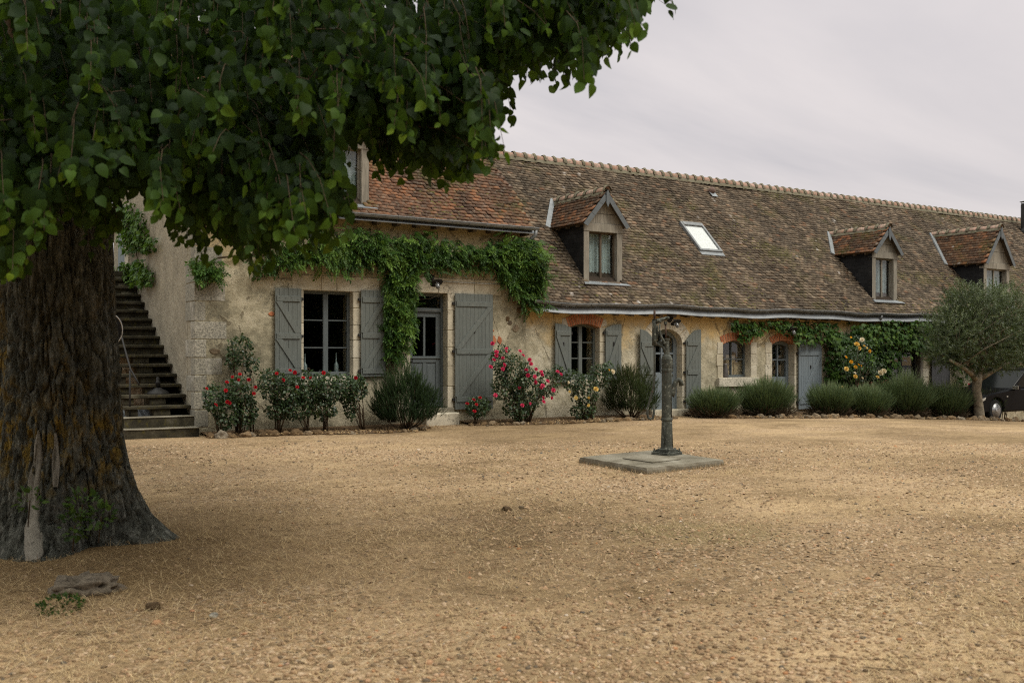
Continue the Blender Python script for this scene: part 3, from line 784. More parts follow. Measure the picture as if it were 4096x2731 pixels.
def roof(house, xa, xb, ze, mat, skip, pick, dark):
    L = (YR - YE) / CP
    m = MB()
    nxs = max(2, int((xb - xa) / 1.0))
    for side in (1, -1):
        b = len(m.v)
        for i in range(nxs + 1):
            x = xa + (xb - xa) * i / nxs
            for k in range(5):
                s = L * k / 4
                o = und(x, s) - 0.02
                y = YE + s * CP - o * SP; z = ze + s * SP + o * CP
                if side < 0: y = 2 * YR - y
                m.v.append((x, y, z)); m.v.append((x, y + side * 0.09 * SP, z - 0.09 * CP))
        for i in range(nxs):
            for k in range(4):
                p = b + (i * 5 + k) * 2; r = p + 10
                m.f += [(p, r, r + 2, p + 2), (p + 1, p + 3, r + 3, r + 1)]
        for i in range(nxs):
            p = b + i * 10; m.f.append((p, p + 1, p + 11, p + 10))
        for i in (0, nxs):
            for k in range(4):
                p = b + (i * 5 + k) * 2; m.f.append((p, p + 1, p + 3, p + 2))
    r = m.build('roof', MAT['deck'], house)
    rows = int(L / GAUGE); cols = int((xb - xa) / WID)
    rr, cc = np.meshgrid(np.arange(rows), np.arange(cols + 1), indexing='ij')
    x = xa + (cc + 0.5 * (rr % 2)) * WID + WID * 0.25 + rng.normal(0, 0.006, rr.shape)
    s = rr * GAUGE - 0.05 + rng.normal(0, 0.005, rr.shape) + 0.012 * np.sin(x * 2.1 + rr * 0.5)
    x, s = x.ravel(), s.ravel()
    ok = (x > xa + 0.04) & (x < xb - 0.04) & ~skip(x, s)
    x, s = x[ok], s[ok]
    n = len(x)
    o = und(x, s) + np.abs(rng.normal(0, 0.004, n))
    loc = np.stack([x, YE + s * CP - o * SP, ze + s * SP + o * CP], -1)
    th = rng.normal(0, 0.022, n); ti = rng.normal(0, 0.03, n)
    c, sn = np.cos(th), np.sin(th)
    up = np.array([0, CP, SP]); nn = np.array([0, -SP, CP]); ex = np.array([1.0, 0, 0])
    yv = up[None] * c[:, None] + ex[None] * sn[:, None]
    nv = nrm(nn[None] + ex[None] * ti[:, None])
    R = frames(yv, nv)
    which = rng.integers(0, len(TILES), n); tint = rng.random(n)
    px, py, d = proj(loc)
    vis = pick(px, py)
    order = np.argsort(np.where(vis, d, 1e6))[:300]
    mes = tile_meshes(mat, mat.name)
    for k in order:
        link('tile', mes[which[k]], None, r, M=m4(R[k], loc[k]))
    rest = np.ones(n, bool); rest[order] = False
    link('roof_tiles', scatter(TILES, which[rest], R[rest], loc[rest], tint[rest]), mat, r, kind='stuff')
    # hidden back slope: one covering sheet
    return r

HALF_V = []
def ridge_run(parent, p0, p1, n, rr, mat, mort, arc=200):
    """half-round ridge tiles from p0 to p1 with a mortar collar at every joint"""
    p0, p1 = Vector(p0), Vector(p1); d = (p1 - p0); L = d.length / n; d.normalize()
    up = Vector((0, 0, 1)); side = d.cross(up).normalized(); up = side.cross(d)
    K = 9; aa = rad(arc)
    def ring(c, r, j=0.0):
        return [c + (side * math.sin(-aa / 2 + aa * k / (K - 1)) + up * math.cos(-aa / 2 + aa * k / (K - 1))) * r * (1 + random.uniform(-j, j)) for k in range(K)]
    m = MB()
    rings = [ring(Vector((0, 0, 0)), rr), ring(d * L * 0.97, rr * 0.94)]
    inner = [ring(Vector((0, 0, 0)), rr - 0.016), ring(d * L * 0.97, rr * 0.94 - 0.016)]
    def shell(m, A, B, C, D):
        b = len(m.v); m.v += [tuple(v) for v in A + B + C + D]
        for k in range(K - 1):
            m.f += [(b + k, b + K + k, b + K + k + 1, b + k + 1), (b + 2 * K + k, b + 2 * K + k + 1, b + 3 * K + k + 1, b + 3 * K + k),
                    (b + k, b + k + 1, b + 2 * K + k + 1, b + 2 * K + k), (b + K + k, b + 3 * K + k, b + 3 * K + k + 1, b + K + k + 1)]
    shell(m, rings[0], rings[1], inner[0], inner[1])
    me = m.mesh('ridge_tile', True); me.materials.append(mat)
    col = MB()
    for i in range(n):
        c = p0 + d * L * i + Vector((0, 0, random.gauss(0, 0.006)))
        link('ridge_tile', me, None, parent, M=Matrix.Translation(c))
    for i in range(n + 1):
        c = p0 + d * (L * i - 0.04)
        w = 0.05 + random.uniform(-0.01, 0.02)
        A = ring(c, rr + 0.012, 0.06); B = ring(c + d * w, rr + 0.035, 0.06); B2 = ring(c + d * w * 1.8, rr + 0.008, 0.05)
        b = len(col.v); col.v += [tuple(v) for v in A + B + B2]
        for q in range(2):
            for k in range(K - 1): col.f.append((b + q * K + k, b + (q + 1) * K + k, b + (q + 1) * K + k + 1, b + q * K + k + 1))
    # mortar bedding along both feet of the ridge
    for sgn in (1, -1):
        b = len(col.v); N = n * 5
        for i in range(N + 1):
            c = p0 + d * (d.dot(p1 - p0) * i / N)
            for off, h in ((0.0, 0.05), (rr * 0.95, -0.02), (rr * 1.25 + random.uniform(-.03, .04), -rr * 0.95)):
                col.v.append(tuple(c + side * sgn * off + up * (h + random.gauss(0, 0.006))))
        for i in range(N):
            for k in range(2):
                p = b + i * 3 + k; col.f.append((p, p + 3, p + 4, p + 1) if sgn > 0 else (p, p + 1, p + 4, p + 3))
    col.build('ridge_mortar', mort, parent, smooth=True)

# dormer data: outer post edges, front plane, heights
def dormer_dims(sx0, sx1, sy_bot, sy_lint, sy_peak, ze, Yf=None):
    if Yf is None: Yf = onroof(sx0, sy_bot, ze).y
    a = atY(sx0, sy_bot, Yf); b = atY(sx1, sy_bot, Yf)
    return dict(x0=a.x, x1=b.x, y=Yf, zb=roof_z(Yf, ze), zl=atY(sx0, sy_lint, Yf).z, zp=atY((sx0 + sx1) / 2, sy_peak, Yf).z, ze=ze)
D1 = dormer_dims(2335, 2489.5, 1120, 889, 766, ZE_L)
D2 = dormer_dims(3489, 3588.6, 1195, 1003, 911, ZE_L)
D3 = dormer_dims(3935, 4038, 1200, 1048, 912, ZE_L, D2['y'])
D0 = dormer_dims(1272, 1476, 812, 560, 425, ZE_T, onroof(1476, 818, ZE_T).y)
D0['zl'] = D0['zb'] + 1.30; D0['zp'] = D0['zl'] + 0.72

def skip_for(ds, extra=()):
    def f(x, s):
        k = np.zeros(len(x), bool)
        for D in ds:
            s0 = (D['y'] - YE) / CP; s1 = ((D['zl'] - D['ze']) / TANP) / CP
            k |= (x > D['x0'] + 0.02) & (x < D['x1'] - 0.02) & (s > s0 - 0.16) & (s < s1 - 0.1)
        for (xa, xb, sa, sb) in extra: k |= (x > xa) & (x < xb) & (s > sa) & (s < sb)
        return k
    return f
skTL = onroof(2714, 893, ZE_L); skBR = onroof(2868, 1013, ZE_L)
sk = (skTL.x, onroof(2802, 901, ZE_L).x, (skBR.y - YE) / CP, (skTL.y - YE) / CP)
stove = onroof(4094, 935, ZE_L)
roof_t = roof(tall, X0 - 0.12, X1 + 0.03, ZE_T, MAT['tile_orange'], skip_for([D0]), lambda px, py: (px > 1480) & (py > 560), 0)
roof_l = roof(wing, X1 - 0.1, X2 + 0.1, ZE_L, MAT['tile_brown'], skip_for([D1, D2, D3], [(sk[0] + .05, sk[1] - .05, sk[2], sk[3])]), lambda px, py: (px > 2170) & (px < 4096) & (py > 640), 0)
ridge_run(roof_t, (X0 - 0.1, YR, roof_z(YR, ZE_T) + 0.02), (X1 + 0.02, YR, roof_z(YR, ZE_T) + 0.02), 21, 0.13, MAT['ridge'], MAT['ridge_mortar'])
ridge_run(roof_l, (X1 + 0.05, YR, roof_z(YR, ZE_L) + 0.02), (X2, YR, roof_z(YR, ZE_L) + 0.02), 92, 0.12, MAT['ridge'], MAT['ridge_mortar'])
# lichen-grey verge bedding on the right edge of the tall roof
vm = MB()
for k in range(24):
    s = k * 0.23
    c = Vector((X1 + 0.02, YE + s * CP + 0.01, ZE_T + s * SP - 0.02))
    vm.obox(c + Vector((0, 0.1, 0.08)), (0.016, 0.125, 0.03), Matrix.Rotation(PITCH, 3, 'X'))
vm.build('verge_mortar', MAT['ridge_mortar'], roof_t)
# moss cushions sitting on the tiles
def moss(roofobj, ze, xa, xb, n, cl):
    ico = bpy.data.meshes.new('tmp')
    v = np.array([(0, 0, .5), (.6, 0, .2), (.2, .57, .2), (-.5, .35, .2), (-.5, -.35, .2), (.2, -.57, .2), (1, 0, -.1), (.3, .95, -.1), (-.8, .6, -.1), (-.8, -.6, -.1), (.3, -.95, -.1)], float)
    tt = tris([(0, 1, 2), (0, 2, 3), (0, 3, 4), (0, 4, 5), (0, 5, 1), (1, 6, 7, 2), (2, 7, 8, 3), (3, 8, 9, 4), (4, 9, 10, 5), (5, 10, 6, 1)])
    cx = rng.uniform(xa, xb, cl); cs = rng.uniform(0.1, 4.2, cl) * rng.random(cl) ** 0.5
    k = rng.integers(0, cl, n)
    x = cx[k] + rng.normal(0, 0.28, n); s = np.abs(cs[k] + rng.normal(0, 0.16, n))
    s = np.round(s / GAUGE) * GAUGE - 0.035 + rng.normal(0, .012, n)
    o = und(x, s) + 0.03
    loc = np.stack([x, YE + s * CP - o * SP, ze + s * SP + o * CP], -1)
    ok = (x > xa) & (x < xb) & (s < 5.3)
    for D in (D0, D1, D2, D3): ok &= ~((x > D['x0'] - .1) & (x < D['x1'] + .1) & (ze == D['ze']) & (s > 0.3))
    loc = loc[ok]; n = len(loc)
    R = frames(np.tile([[0, CP, SP]], (n, 1)), np.tile([[0, -SP, CP]], (n, 1))) * (rng.uniform(0.015, 0.042, (n, 1, 1)) * np.array([1.4, 0.7, 0.62]))
    link('moss', scatter([(v, tt)], np.zeros(n, int), R, loc, rng.random(n), True), MAT['moss'], roofobj, kind='stuff')
MAT['moss'] = simple('roof_moss', (0.135, 0.125, 0.045), 0.95, 0.1, 0.5, 30, 0, 0.6, 90)
moss(roof_l, ZE_L, X1 + 0.3, 30, 1500, 26)
moss(roof_t, ZE_T, 9.2, 12.2, 420, 9)

# ---------------------------------------------------------------- gutters, eaves, rafters
def gutter(house, xa, xb, ze, wob, plate_h):
    m = MB(); n = int((xb - xa) / 0.25); K = 8; r = 0.054
    def w(x): return wob * (0.022 * math.sin(x * 1.25) + 0.012 * math.sin(x * 3.1 + 1))
    for i in range(n + 1):
        x = xa + (xb - xa) * i / n
        for rr in (r, r - 0.008):
            for k in range(K + 1):
                t = math.pi * (1.02 + 0.98 * k / K) if False else math.pi + math.pi * k / K
                m.v.append((x, YE - 0.05 + rr * math.cos(t), ze - 0.01 + w(x) + rr * math.sin(t)))
    st = 2 * (K + 1)
    for i in range(n):
        for k in range(K):
            p = i * st + k; q = p + K + 1
            m.f += [(p, p + st, p + st + 1, p + 1), (q, q + 1, q + st + 1, q + st)]
        for k in (0, K):
            p = i * st + k; q = p + K + 1
            m.f.append((p, q, q + st, p + st))
    # rolled front bead
    m.tube([(xa + (xb - xa) * i / n, YE - 0.05 - r, ze - 0.005 + w(xa + (xb - xa) * i / n)) for i in range(n + 1)], 0.011, 6)
    for xe in (xa, xb):
        m.prism_x([(YE - 0.05 + r * math.cos(math.pi + math.pi * k / K), ze - 0.012 + w(xe) + r * math.sin(math.pi + math.pi * k / K)) for k in range(K + 1)], xe - 0.004, xe + 0.004)
    g = m.build('gutter', MAT['zinc'], house, smooth=False)
    x = xa + 0.3
    while x < xb - 0.1:
        ring = MB()
        pts = [(x, YE - 0.05 + (r + 0.006) * math.cos(math.pi + math.pi * k / 8), ze - 0.01 + w(x) + (r + 0.006) * math.sin(math.pi + math.pi * k / 8)) for k in range(9)]
        ring.tube([(x, YE - 0.05 - r - .004, ze + 0.012 + w(x))] + pts, 0.008, 5)
        ring.build('gutter_bracket', MAT['zinc'], g)
        x += 0.42
    # pale zinc drip plate under the gutter
    p = MB()
    for i in range(n + 1):
        x = xa + 0.03 + (xb - xa - 0.06) * i / n
        for (y, z) in ((YE + 0.05, ze - 0.055), (YE - 0.045, ze - 0.075 - plate_h), (YE - 0.04, ze - 0.087 - plate_h), (YE + 0.055, ze - 0.067)):
            p.v.append((x, y, z + w(x) * 0.9))
    for i in range(n):
        for k in range(4):
            a = i * 4 + k; b = i * 4 + (k + 1) % 4
            p.f.append((a, b, b + 4, a + 4))
    p.f += [(0, 1, 2, 3), (n * 4 + 3, n * 4 + 2, n * 4 + 1, n * 4)]
    p.build('drip_plate', MAT['zinc_light'], house)
    return g
g1 = gutter(tall, X0 - 0.1, X1 + 0.12, ZE_T, 0.0, 0.05)
g2 = gutter(wing, X1 + 0.02, X2, ZE_L, 1.0, 0.145)
x = X1 + 0.25
while x < 33:
    MB().prism_x([(YE - 0.02, ZE_L - 0.215), (YE + 0.02, ZE_L - 0.275), (YF - 0.005, ZE_L - 0.23), (YF - 0.005, ZE_L - 0.10), (YE + 0.03, ZE_L - 0.165)], x - 0.05, x + 0.05).build('rafter', MAT['oak_dark'], wing)
    x += 0.44 + random.uniform(-0.03, 0.03)
x = 8.2
while x < X1 - 0.1:
    MB().prism_x([(YE + 0.0, ZE_T - 0.13), (YE + 0.03, ZE_T - 0.175), (YF - 0.005, ZE_T - 0.17), (YF - 0.005, ZE_T + 0.02), (YE + 0.05, ZE_T - 0.09)], x - 0.045, x + 0.045).build('rafter', MAT['oak_dark'], tall)
    x += 0.45
# right-hand outlet of the tall gutter: swan neck going down behind the vine
MB().tube([(X1 + 0.06, YE - 0.05, ZE_T - 0.05), (X1 + 0.05, YE - 0.05, ZE_T - 0.16), (X1 - 0.02, YE + 0.04, ZE_T - 0.26), (X1 - 0.12, YF - 0.06, ZE_T - 0.36), (X1 - 0.14, YF - 0.06, ZE_T - 0.7)], 0.042, 10).build('downpipe', MAT['zinc'], tall, smooth=True)
px_ = X(3490, 1290)
MB().tube([(px_, YE - 0.05, ZE_L - 0.06), (px_, YE - 0.04, ZE_L - 0.16), (px_ - 0.08, YF - 0.05, ZE_L - 0.3), (px_ - 0.08, YF - 0.05, 0.0)], 0.042, 10).build('downpipe', MAT['zinc'], wing, smooth=True)

# ---------------------------------------------------------------- dormers
def dormer(house, D, mat_tile, nplank=3, flash_left=True):
    x0, x1, y, zb, zl, zp, ze = (D[k] for k in ('x0', 'x1', 'y', 'zb', 'zl', 'zp', 'ze'))
    xm = (x0 + x1) / 2; P = 0.165; lint = 0.20
    yb = YE + (zl - ze) / TANP
    ytop = YE + (zp - ze) / TANP
    # cheeks and gable core: the dormer's own body
    b = MB()
    for xa, xb_ in ((x0 + 0.012, x0 + 0.05), (x1 - 0.05, x1 - 0.012)):
        b.prism_x([(y + 0.03, zb - 0.1), (yb + 0.05, zl + 0.02), (y + 0.03, zl + 0.02)], xa, xb_)
    b.prism([(x0 + 0.05, zl), (x1 - 0.05, zl), (xm, zp - 0.1)], y + 0.05, y + 0.09)
    d = b.build('dormer', MAT['slate'], house)
    for xa in (x0, x1 - P):
        MB().box(xa, xa + P, y, y + P, zb - 0.03, zl - lint).build('post', MAT['oak'], d, bevel=0.006)
    MB().box(x0 - 0.002, x1 + 0.002, y - 0.012, y + P, zl - lint + 0.002, zl).build('lintel', MAT['oak'], d, bevel=0.006)
    hz = zp - 0.06 - zl
    for k in range(nplank):
        za = zl + hz * k / nplank + 0.006; zc = zl + hz * (k + 1) / nplank - 0.006
        def hw(z): return max(0.02, (x1 - x0) / 2 * (1 - (z - zl) / (hz + 0.02)))
        MB().prism([(xm - hw(za), za), (xm + hw(za), za), (xm + hw(zc), zc), (xm - hw(zc), zc)], y + 0.012 + random.uniform(0, .006), y + 0.046).build('plank', MAT['oak'], d)
    # slates on both cheeks
    for xs, sgn in ((x0, -1), (x1, 1)):
        row = 0; z = zb + 0.02
        while z < zl - 0.02:
            yy = y + 0.17 + (0.11 if row % 2 else 0)
            yy0 = y + 0.005
            cells = [(yy0, yy)] if True else []
            while cells[-1][1] < yb: cells.append((cells[-1][1], cells[-1][1] + 0.22))
            for ya, yc in cells:
                if roof_z((ya + yc) / 2, ze) > z + 0.16: break
                ye_ = min(yc - 0.003, YE + (z + 0.11 - ze) / TANP + 0.10)
                if ye_ - ya < 0.03: continue
                MB().box(xs + sgn * (-0.011), xs + sgn * (0.001 + random.uniform(0, .003)), ya, ye_, z, min(z + 0.107, zl)).build('slate', MAT['slate'], d)
            z += 0.11; row += 1
    # roof slopes
    o = 0.10; fo = 0.13
    half = (x1 - x0) / 2 + o
    zev = zl - 0.03
    q = math.atan2(zp - zev, half); cq, sq = math.cos(q), math.sin(q); L = half / cq
    mes = tile_meshes(mat_tile, mat_tile.name)
    for sgn in (-1, 1):
        up = Vector((-sgn * cq, 0, sq)); nn = Vector((sgn * sq, 0, cq))
        e0 = Vector((xm + sgn * half, 0, zev))
        k = MB()
        A = e0 + nn * -0.02; B = e0 + up * L + nn * -0.02
        ya_e = YE + (A.z - ze) / TANP + 0.1; ya_t = YE + (B.z - ze) / TANP + 0.1
        top = [Vector((A.x, y - fo, A.z)), Vector((A.x, ya_e, A.z)), Vector((B.x, ya_t, B.z)), Vector((B.x, y - fo, B.z))]
        bot = [v - nn * 0.03 for v in top]
        k.add(top + bot, [(0, 3, 2, 1) if sgn < 0 else (0, 1, 2, 3), (4, 5, 6, 7), (0, 1, 5, 4), (1, 2, 6, 5), (2, 3, 7, 6), (3, 0, 4, 7)])
        k.build('roof_board', MAT['oak_dark'], d)
        r = 0; s = -0.03
        while s < L - 0.1:
            yy = y - fo - 0.02 + WID * 0.5 + (WID * 0.5 if r % 2 else 0)
            while yy < ytop + 0.3:
                p = e0 + up * s; p.y = yy
                if p.z + 0.02 < roof_z(yy, ze) - 0.02 and yy > y: break
                yv = (up + Vector((0, random.gauss(0, .02), 0))).normalized()
                xv = yv.cross(nn).normalized(); zv = xv.cross(yv)
                M = Matrix(((xv.x, yv.x, zv.x, p.x), (xv.y, yv.y, zv.y, p.y), (xv.z, yv.z, zv.z, p.z), (0, 0, 0, 1)))
                link('tile', random.choice(mes), None, d, M=M @ Matrix.Translation((0, 0, random.uniform(0, .006))))
                yy += WID
            r += 1; s += GAUGE
        # slate bargeboard in three lengths on the front edge
        for k3 in range(3):
            sa, sb = L * k3 / 3 - 0.02, L * (k3 + 1) / 3 - 0.012
            v = [e0 + up * sa + nn * 0.0, e0 + up * sb + nn * 0.0, e0 + up * (sb + (0.03 if k3 < 2 else 0)) - nn * 0.12, e0 + up * (sa + 0.03) - nn * 0.12]
            pr = MB(); ring = [(p.x, p.z) for p in v]
            if sgn > 0: ring = ring[::-1]
            pr.prism(ring, y - fo - 0.026 - 0.004 * k3, y - fo - 0.008 - 0.004 * k3).build('bargeboard', MAT['barge'], d)
    MB().prism([(xm - .045, zp - 0.06), (xm - .045, zp - 0.30), (xm, zp - 0.40), (xm + .045, zp - 0.30), (xm + .045, zp - 0.06), (xm, zp + 0.02)], y - fo - 0.055, y - fo - 0.04).build('pendant_board', MAT['barge'], d)
    ridge_run(d, (xm, y - fo - 0.02, zp + 0.0), (xm, ytop + 0.08, zp + 0.0), max(4, int((ytop - y) / 0.30)), 0.10, MAT['ridge'], MAT['ridge_mortar'], 190)
    # lead sill, apron and the valley strip on the left
    MB().box(x0 - 0.02, x1 + 0.02, y - 0.05, y + P + .02, zb - 0.045, zb - 0.018).build('sill', MAT['lead'], d)
    ap = MB(); z0 = zb - 0.03
    ap.add([(x0 - 0.03, y - 0.055, z0 + .0), (x1 + 0.03, y - 0.055, z0 + .0), (x1 + 0.11, y - 0.20, roof_z(y - 0.20, ze) + 0.115), (x0 - 0.11, y - 0.20, roof_z(y - 0.20, ze) + 0.115),
            (x0 - 0.03, y - 0.055, z0 - .1), (x1 + 0.03, y - 0.055, z0 - .1), (x1 + 0.11, y - 0.20, roof_z(y - 0.20, ze) + 0.10), (x0 - 0.11, y - 0.20, roof_z(y - 0.20, ze) + 0.10)],
           [(0, 3, 2, 1), (4, 5, 6, 7), (0, 1, 5, 4), (1, 2, 6, 5), (2, 3, 7, 6), (3, 0, 4, 7)])
    ap.build('apron', MAT['zinc_light'], d)
    for sgn in (-1, 1):
        up = Vector((-sgn * cq, 0, sq))
        a = Vector((xm + sgn * half, YE + (zev - ze) / TANP, zev)); c = Vector((xm, ytop, zp))
        e = (c - a).normalized(); n2 = Vector((0, -SP, CP)); sd = e.cross(n2).normalized() * (1 if sgn < 0 else -1)
        if sd.x * sgn < 0: sd = -sd
        v = MB(); h = n2 * 0.075
        v.add([a + h - e * .05, a + sd * 0.13 + h - e * .05, c + sd * 0.13 + h, c + h, a + h * .3 - e * .05, a + sd * 0.13 + h * .3 - e * .05, c + sd * 0.13 + h * .3, c + h * .3],
              [(0, 1, 2, 3), (4, 7, 6, 5), (0, 4, 5, 1), (1, 5, 6, 2), (2, 6, 7, 3), (3, 7, 4, 0)])
        v.build('valley_strip', MAT['lead'], d)
    for k in range(3):
        MB().box(x0 - 0.09, x0, y + 0.15 + k * 0.4, y + 0.21 + k * 0.4, zl - 0.10, zl - 0.035).build('rafter_end', MAT['oak_dark'], d)
    # window with curtain
    wx0, wx1, wz0, wz1 = x0 + P, x1 - P, zb - 0.02, zl - lint
    f = MB(); yw = y + 0.11; t_ = 0.035
    f.box(wx0, wx0 + t_, yw, yw + .05, wz0, wz1).box(wx1 - t_, wx1, yw, yw + .05, wz0, wz1).box(wx0 + t_, wx1 - t_, yw, yw + .05, wz0, wz0 + .06).box(wx0 + t_, wx1 - t_, yw, yw + .05, wz1 - t_, wz1)
    wm = (wx0 + wx1) / 2
    f.box(wm - 0.028, wm + 0.028, yw - 0.006, yw + .044, wz0 + .06, wz1 - t_)
    f.build('window_frame', MAT['oak_dark'] if D is D1 else MAT['oak'], d)
    for xa, xb_ in ((wx0 + t_, wm - .028), (wm + .028, wx1 - t_)):
        MB().box(xa, xb_, yw + .02, yw + .026, wz0 + .06, wz1 - t_).build('pane', MAT['glass'], d)
    c = MB(); N = 26
    for i in range(N + 1):
        xx = wx0 + .03 + (wx1 - wx0 - .06) * i / N; yy = yw + 0.13 + 0.018 * math.sin(i * 1.9)
        c.v += [(xx, yy, wz0), (xx, yy, wz1)]
    c.f = [(2 * i, 2 * i + 2, 2 * i + 3, 2 * i + 1) for i in range(N)]
    c.build('curtain', MAT['curtain'], d, smooth=True)
    return d
dormer(tall, D0, MAT['tile_dormer'])
dormer(wing, D1, MAT['tile_dormer'])
dormer(wing, D2, MAT['tile_dormer'])
dormer(wing, D3, MAT['tile_dormer'])

# ---------------------------------------------------------------- skylight, vent, stove pipe, chimney
RS = Matrix(((1, 0, 0), (0, CP, -SP), (0, SP, CP)))
def rp(x, s, o, ze=ZE_L): return Vector((x, YE + s * CP - o * SP, ze + s * SP + o * CP))
xa, xb, sa_, sb_ = sk
f = MB()
cx_, cs_ = (xa + xb) / 2, (sa_ + sb_) / 2
uo = float(und(cx_, cs_)) + .012
for (u0, u1, v0, v1, o) in ((xa, xa + .07, sa_, sb_, .09), (xb - .07, xb, sa_, sb_, .09), (xa + .07, xb - .07, sa_, sa_ + .08, .085), (xa + .07, xb - .07, sb_ - .14, sb_, .10)):
    f.obox(rp((u0 + u1) / 2, (v0 + v1) / 2, uo + o / 2), ((u1 - u0) / 2, (v1 - v0) / 2, o / 2 + .01), RS)
skw = f.build('skylight', MAT['zinc'], wing, bevel=.006)
m = MB(); m.obox(rp(cx_, cs_ - .03, uo + 0.075), ((xb - xa) / 2 - .07, (sb_ - sa_) / 2 - .1, .004), RS); m.build('pane', MAT['glass'], skw)
m = MB(); m.obox(rp(cx_, cs_ - .03, uo + 0.055), ((xb - xa) / 2 - .07, (sb_ - sa_) / 2 - .1, .003), RS); m.build('blind', MAT['blind'], skw)
m = MB(); m.obox(rp(cx_, sa_ - .07, uo + 0.05), ((xb - xa) / 2 + .02, .07, .006), RS); m.build('apron', MAT['lead'], skw)
v = onroof(2842, 776, ZE_L)
vent = MB().lathe([(0.03, -0.1), (.075, -.09), (.105, -.03), (.105, .03), (.075, .08), (.02, .1)], v + Vector((0, -.06, .09)), 14, Vector((0.2, -0.8, .5))).build('roof_vent', MAT['terracotta'], wing, smooth=True)
m = MB(); m.obox(v + Vector((0, -.13, -.03)), (.11, .1, .008), RS); m.build('flashing', MAT['zinc_light'], vent)
sp_ = MB().lathe([(.17, -.35), (.17, .0), (.125, .12), (.125, 1.02), (.115, 1.03), (.115, 1.07)], stove + Vector((0.06, 0, .1)), 18).build('stove_pipe', MAT['iron'], wing, smooth=False)
m = MB().lathe([(.16, 1.13), (.17, 1.14), (.04, 1.17)], stove + Vector((0.06, 0, .1)), 18)
for a_ in (0, 2.1, 4.2): m.tube([stove + Vector((.06 + .1 * math.cos(a_), .1 * math.sin(a_), 1.15)), stove + Vector((.06 + .1 * math.cos(a_), .1 * math.sin(a_), 1.25))], .008, 5)
m.build('rain_cap', MAT['iron'], sp_)
ch = MB().box(11.95, 12.9, 21.6, 22.6, 6.2, 9.5).build('chimney', MAT['gable'], tall, bevel=.02)
MB().box(11.9, 12.95, 21.55, 22.65, 9.5, 9.62).build('chimney_cap', MAT['limestone'], ch, bevel=.02)

# ================================================================== OPENINGS: stone, brick, frames, shutters
def stone(parent, xa, xb, za, zb, yf=-0.012, yb=0.235, mat='limestone'):
    return MB().box(xa, xb, YF + yf - random.uniform(0, .004), YF + yb, za, zb).build('stone', MAT[mat], parent, bevel=.008)
def jamb(parent, xa, xb, zb, zt, n, inner):
    """stacked jamb stones; inner = -1 when the opening lies to the right (xb is the reveal edge), 1 when to the left"""
    z = zb; hs = [random.uniform(.8, 1.25) for _ in range(n)]; s = sum(hs)
    for k, h in enumerate(hs):
        z2 = z + (zt - zb) * h / s
        a, b = xa, xb
        ext = 0.05 if k % 2 else 0.0
        if inner < 0: a -= ext; b += 0.004
        else: b += ext; a -= 0.004
        stone(parent, a, b, z + .004, z2 - .004)
        z = z2
def voussoir(parent, o, hb, nb, name='brick', mat='brick', depth=0.24, two=True):
    """a fan of bricks over an arch, alternately one long brick and two short ones"""
    xm = (o.x0 + o.x1) / 2; hw = (o.x1 - o.x0) / 2; rise = o.zc - o.zs
    Rr = (hw * hw + rise * rise) / (2 * rise); zc = o.zc - Rr
    th = math.asin(min(1, hw / Rr)) * 1.06
    core = MB(); N = 14
    ring = []
    for k in range(N + 1):
        a = -th + 2 * th * k / N; ring.append((xm + (Rr + .002) * math.sin(a), zc + (Rr + .002) * math.cos(a)))
    for k in range(N, -1, -1):
        a = -th + 2 * th * k / N; ring.append((xm + (Rr + hb) * math.sin(a), zc + (Rr + hb) * math.cos(a)))
    back = core.prism(ring[::-1], YF - 0.004, YF + depth).build('brick_arch', MAT['mortar'], parent)
    for k in range(nb):
        a0 = -th + 2 * th * (k + .15) / nb; a1 = -th + 2 * th * (k + .85) / nb
        segs = [(0.003, hb)] if not two else ([(0.003, hb * .62), (hb * .66, hb)] if k % 2 else [(0.003, hb * .3), (hb * .34, hb)])
        for r0, r1 in segs:
            pts = [(xm + (Rr + r) * math.sin(a), zc + (Rr + r) * math.cos(a)) for r, a in ((r0 - .006, a0), (r0 - .006, a1), (r1, a1), (r1, a0))]
            MB().prism(pts, YF - 0.014 - random.uniform(0, .004), YF + depth - .01).build(name, MAT[mat], back)
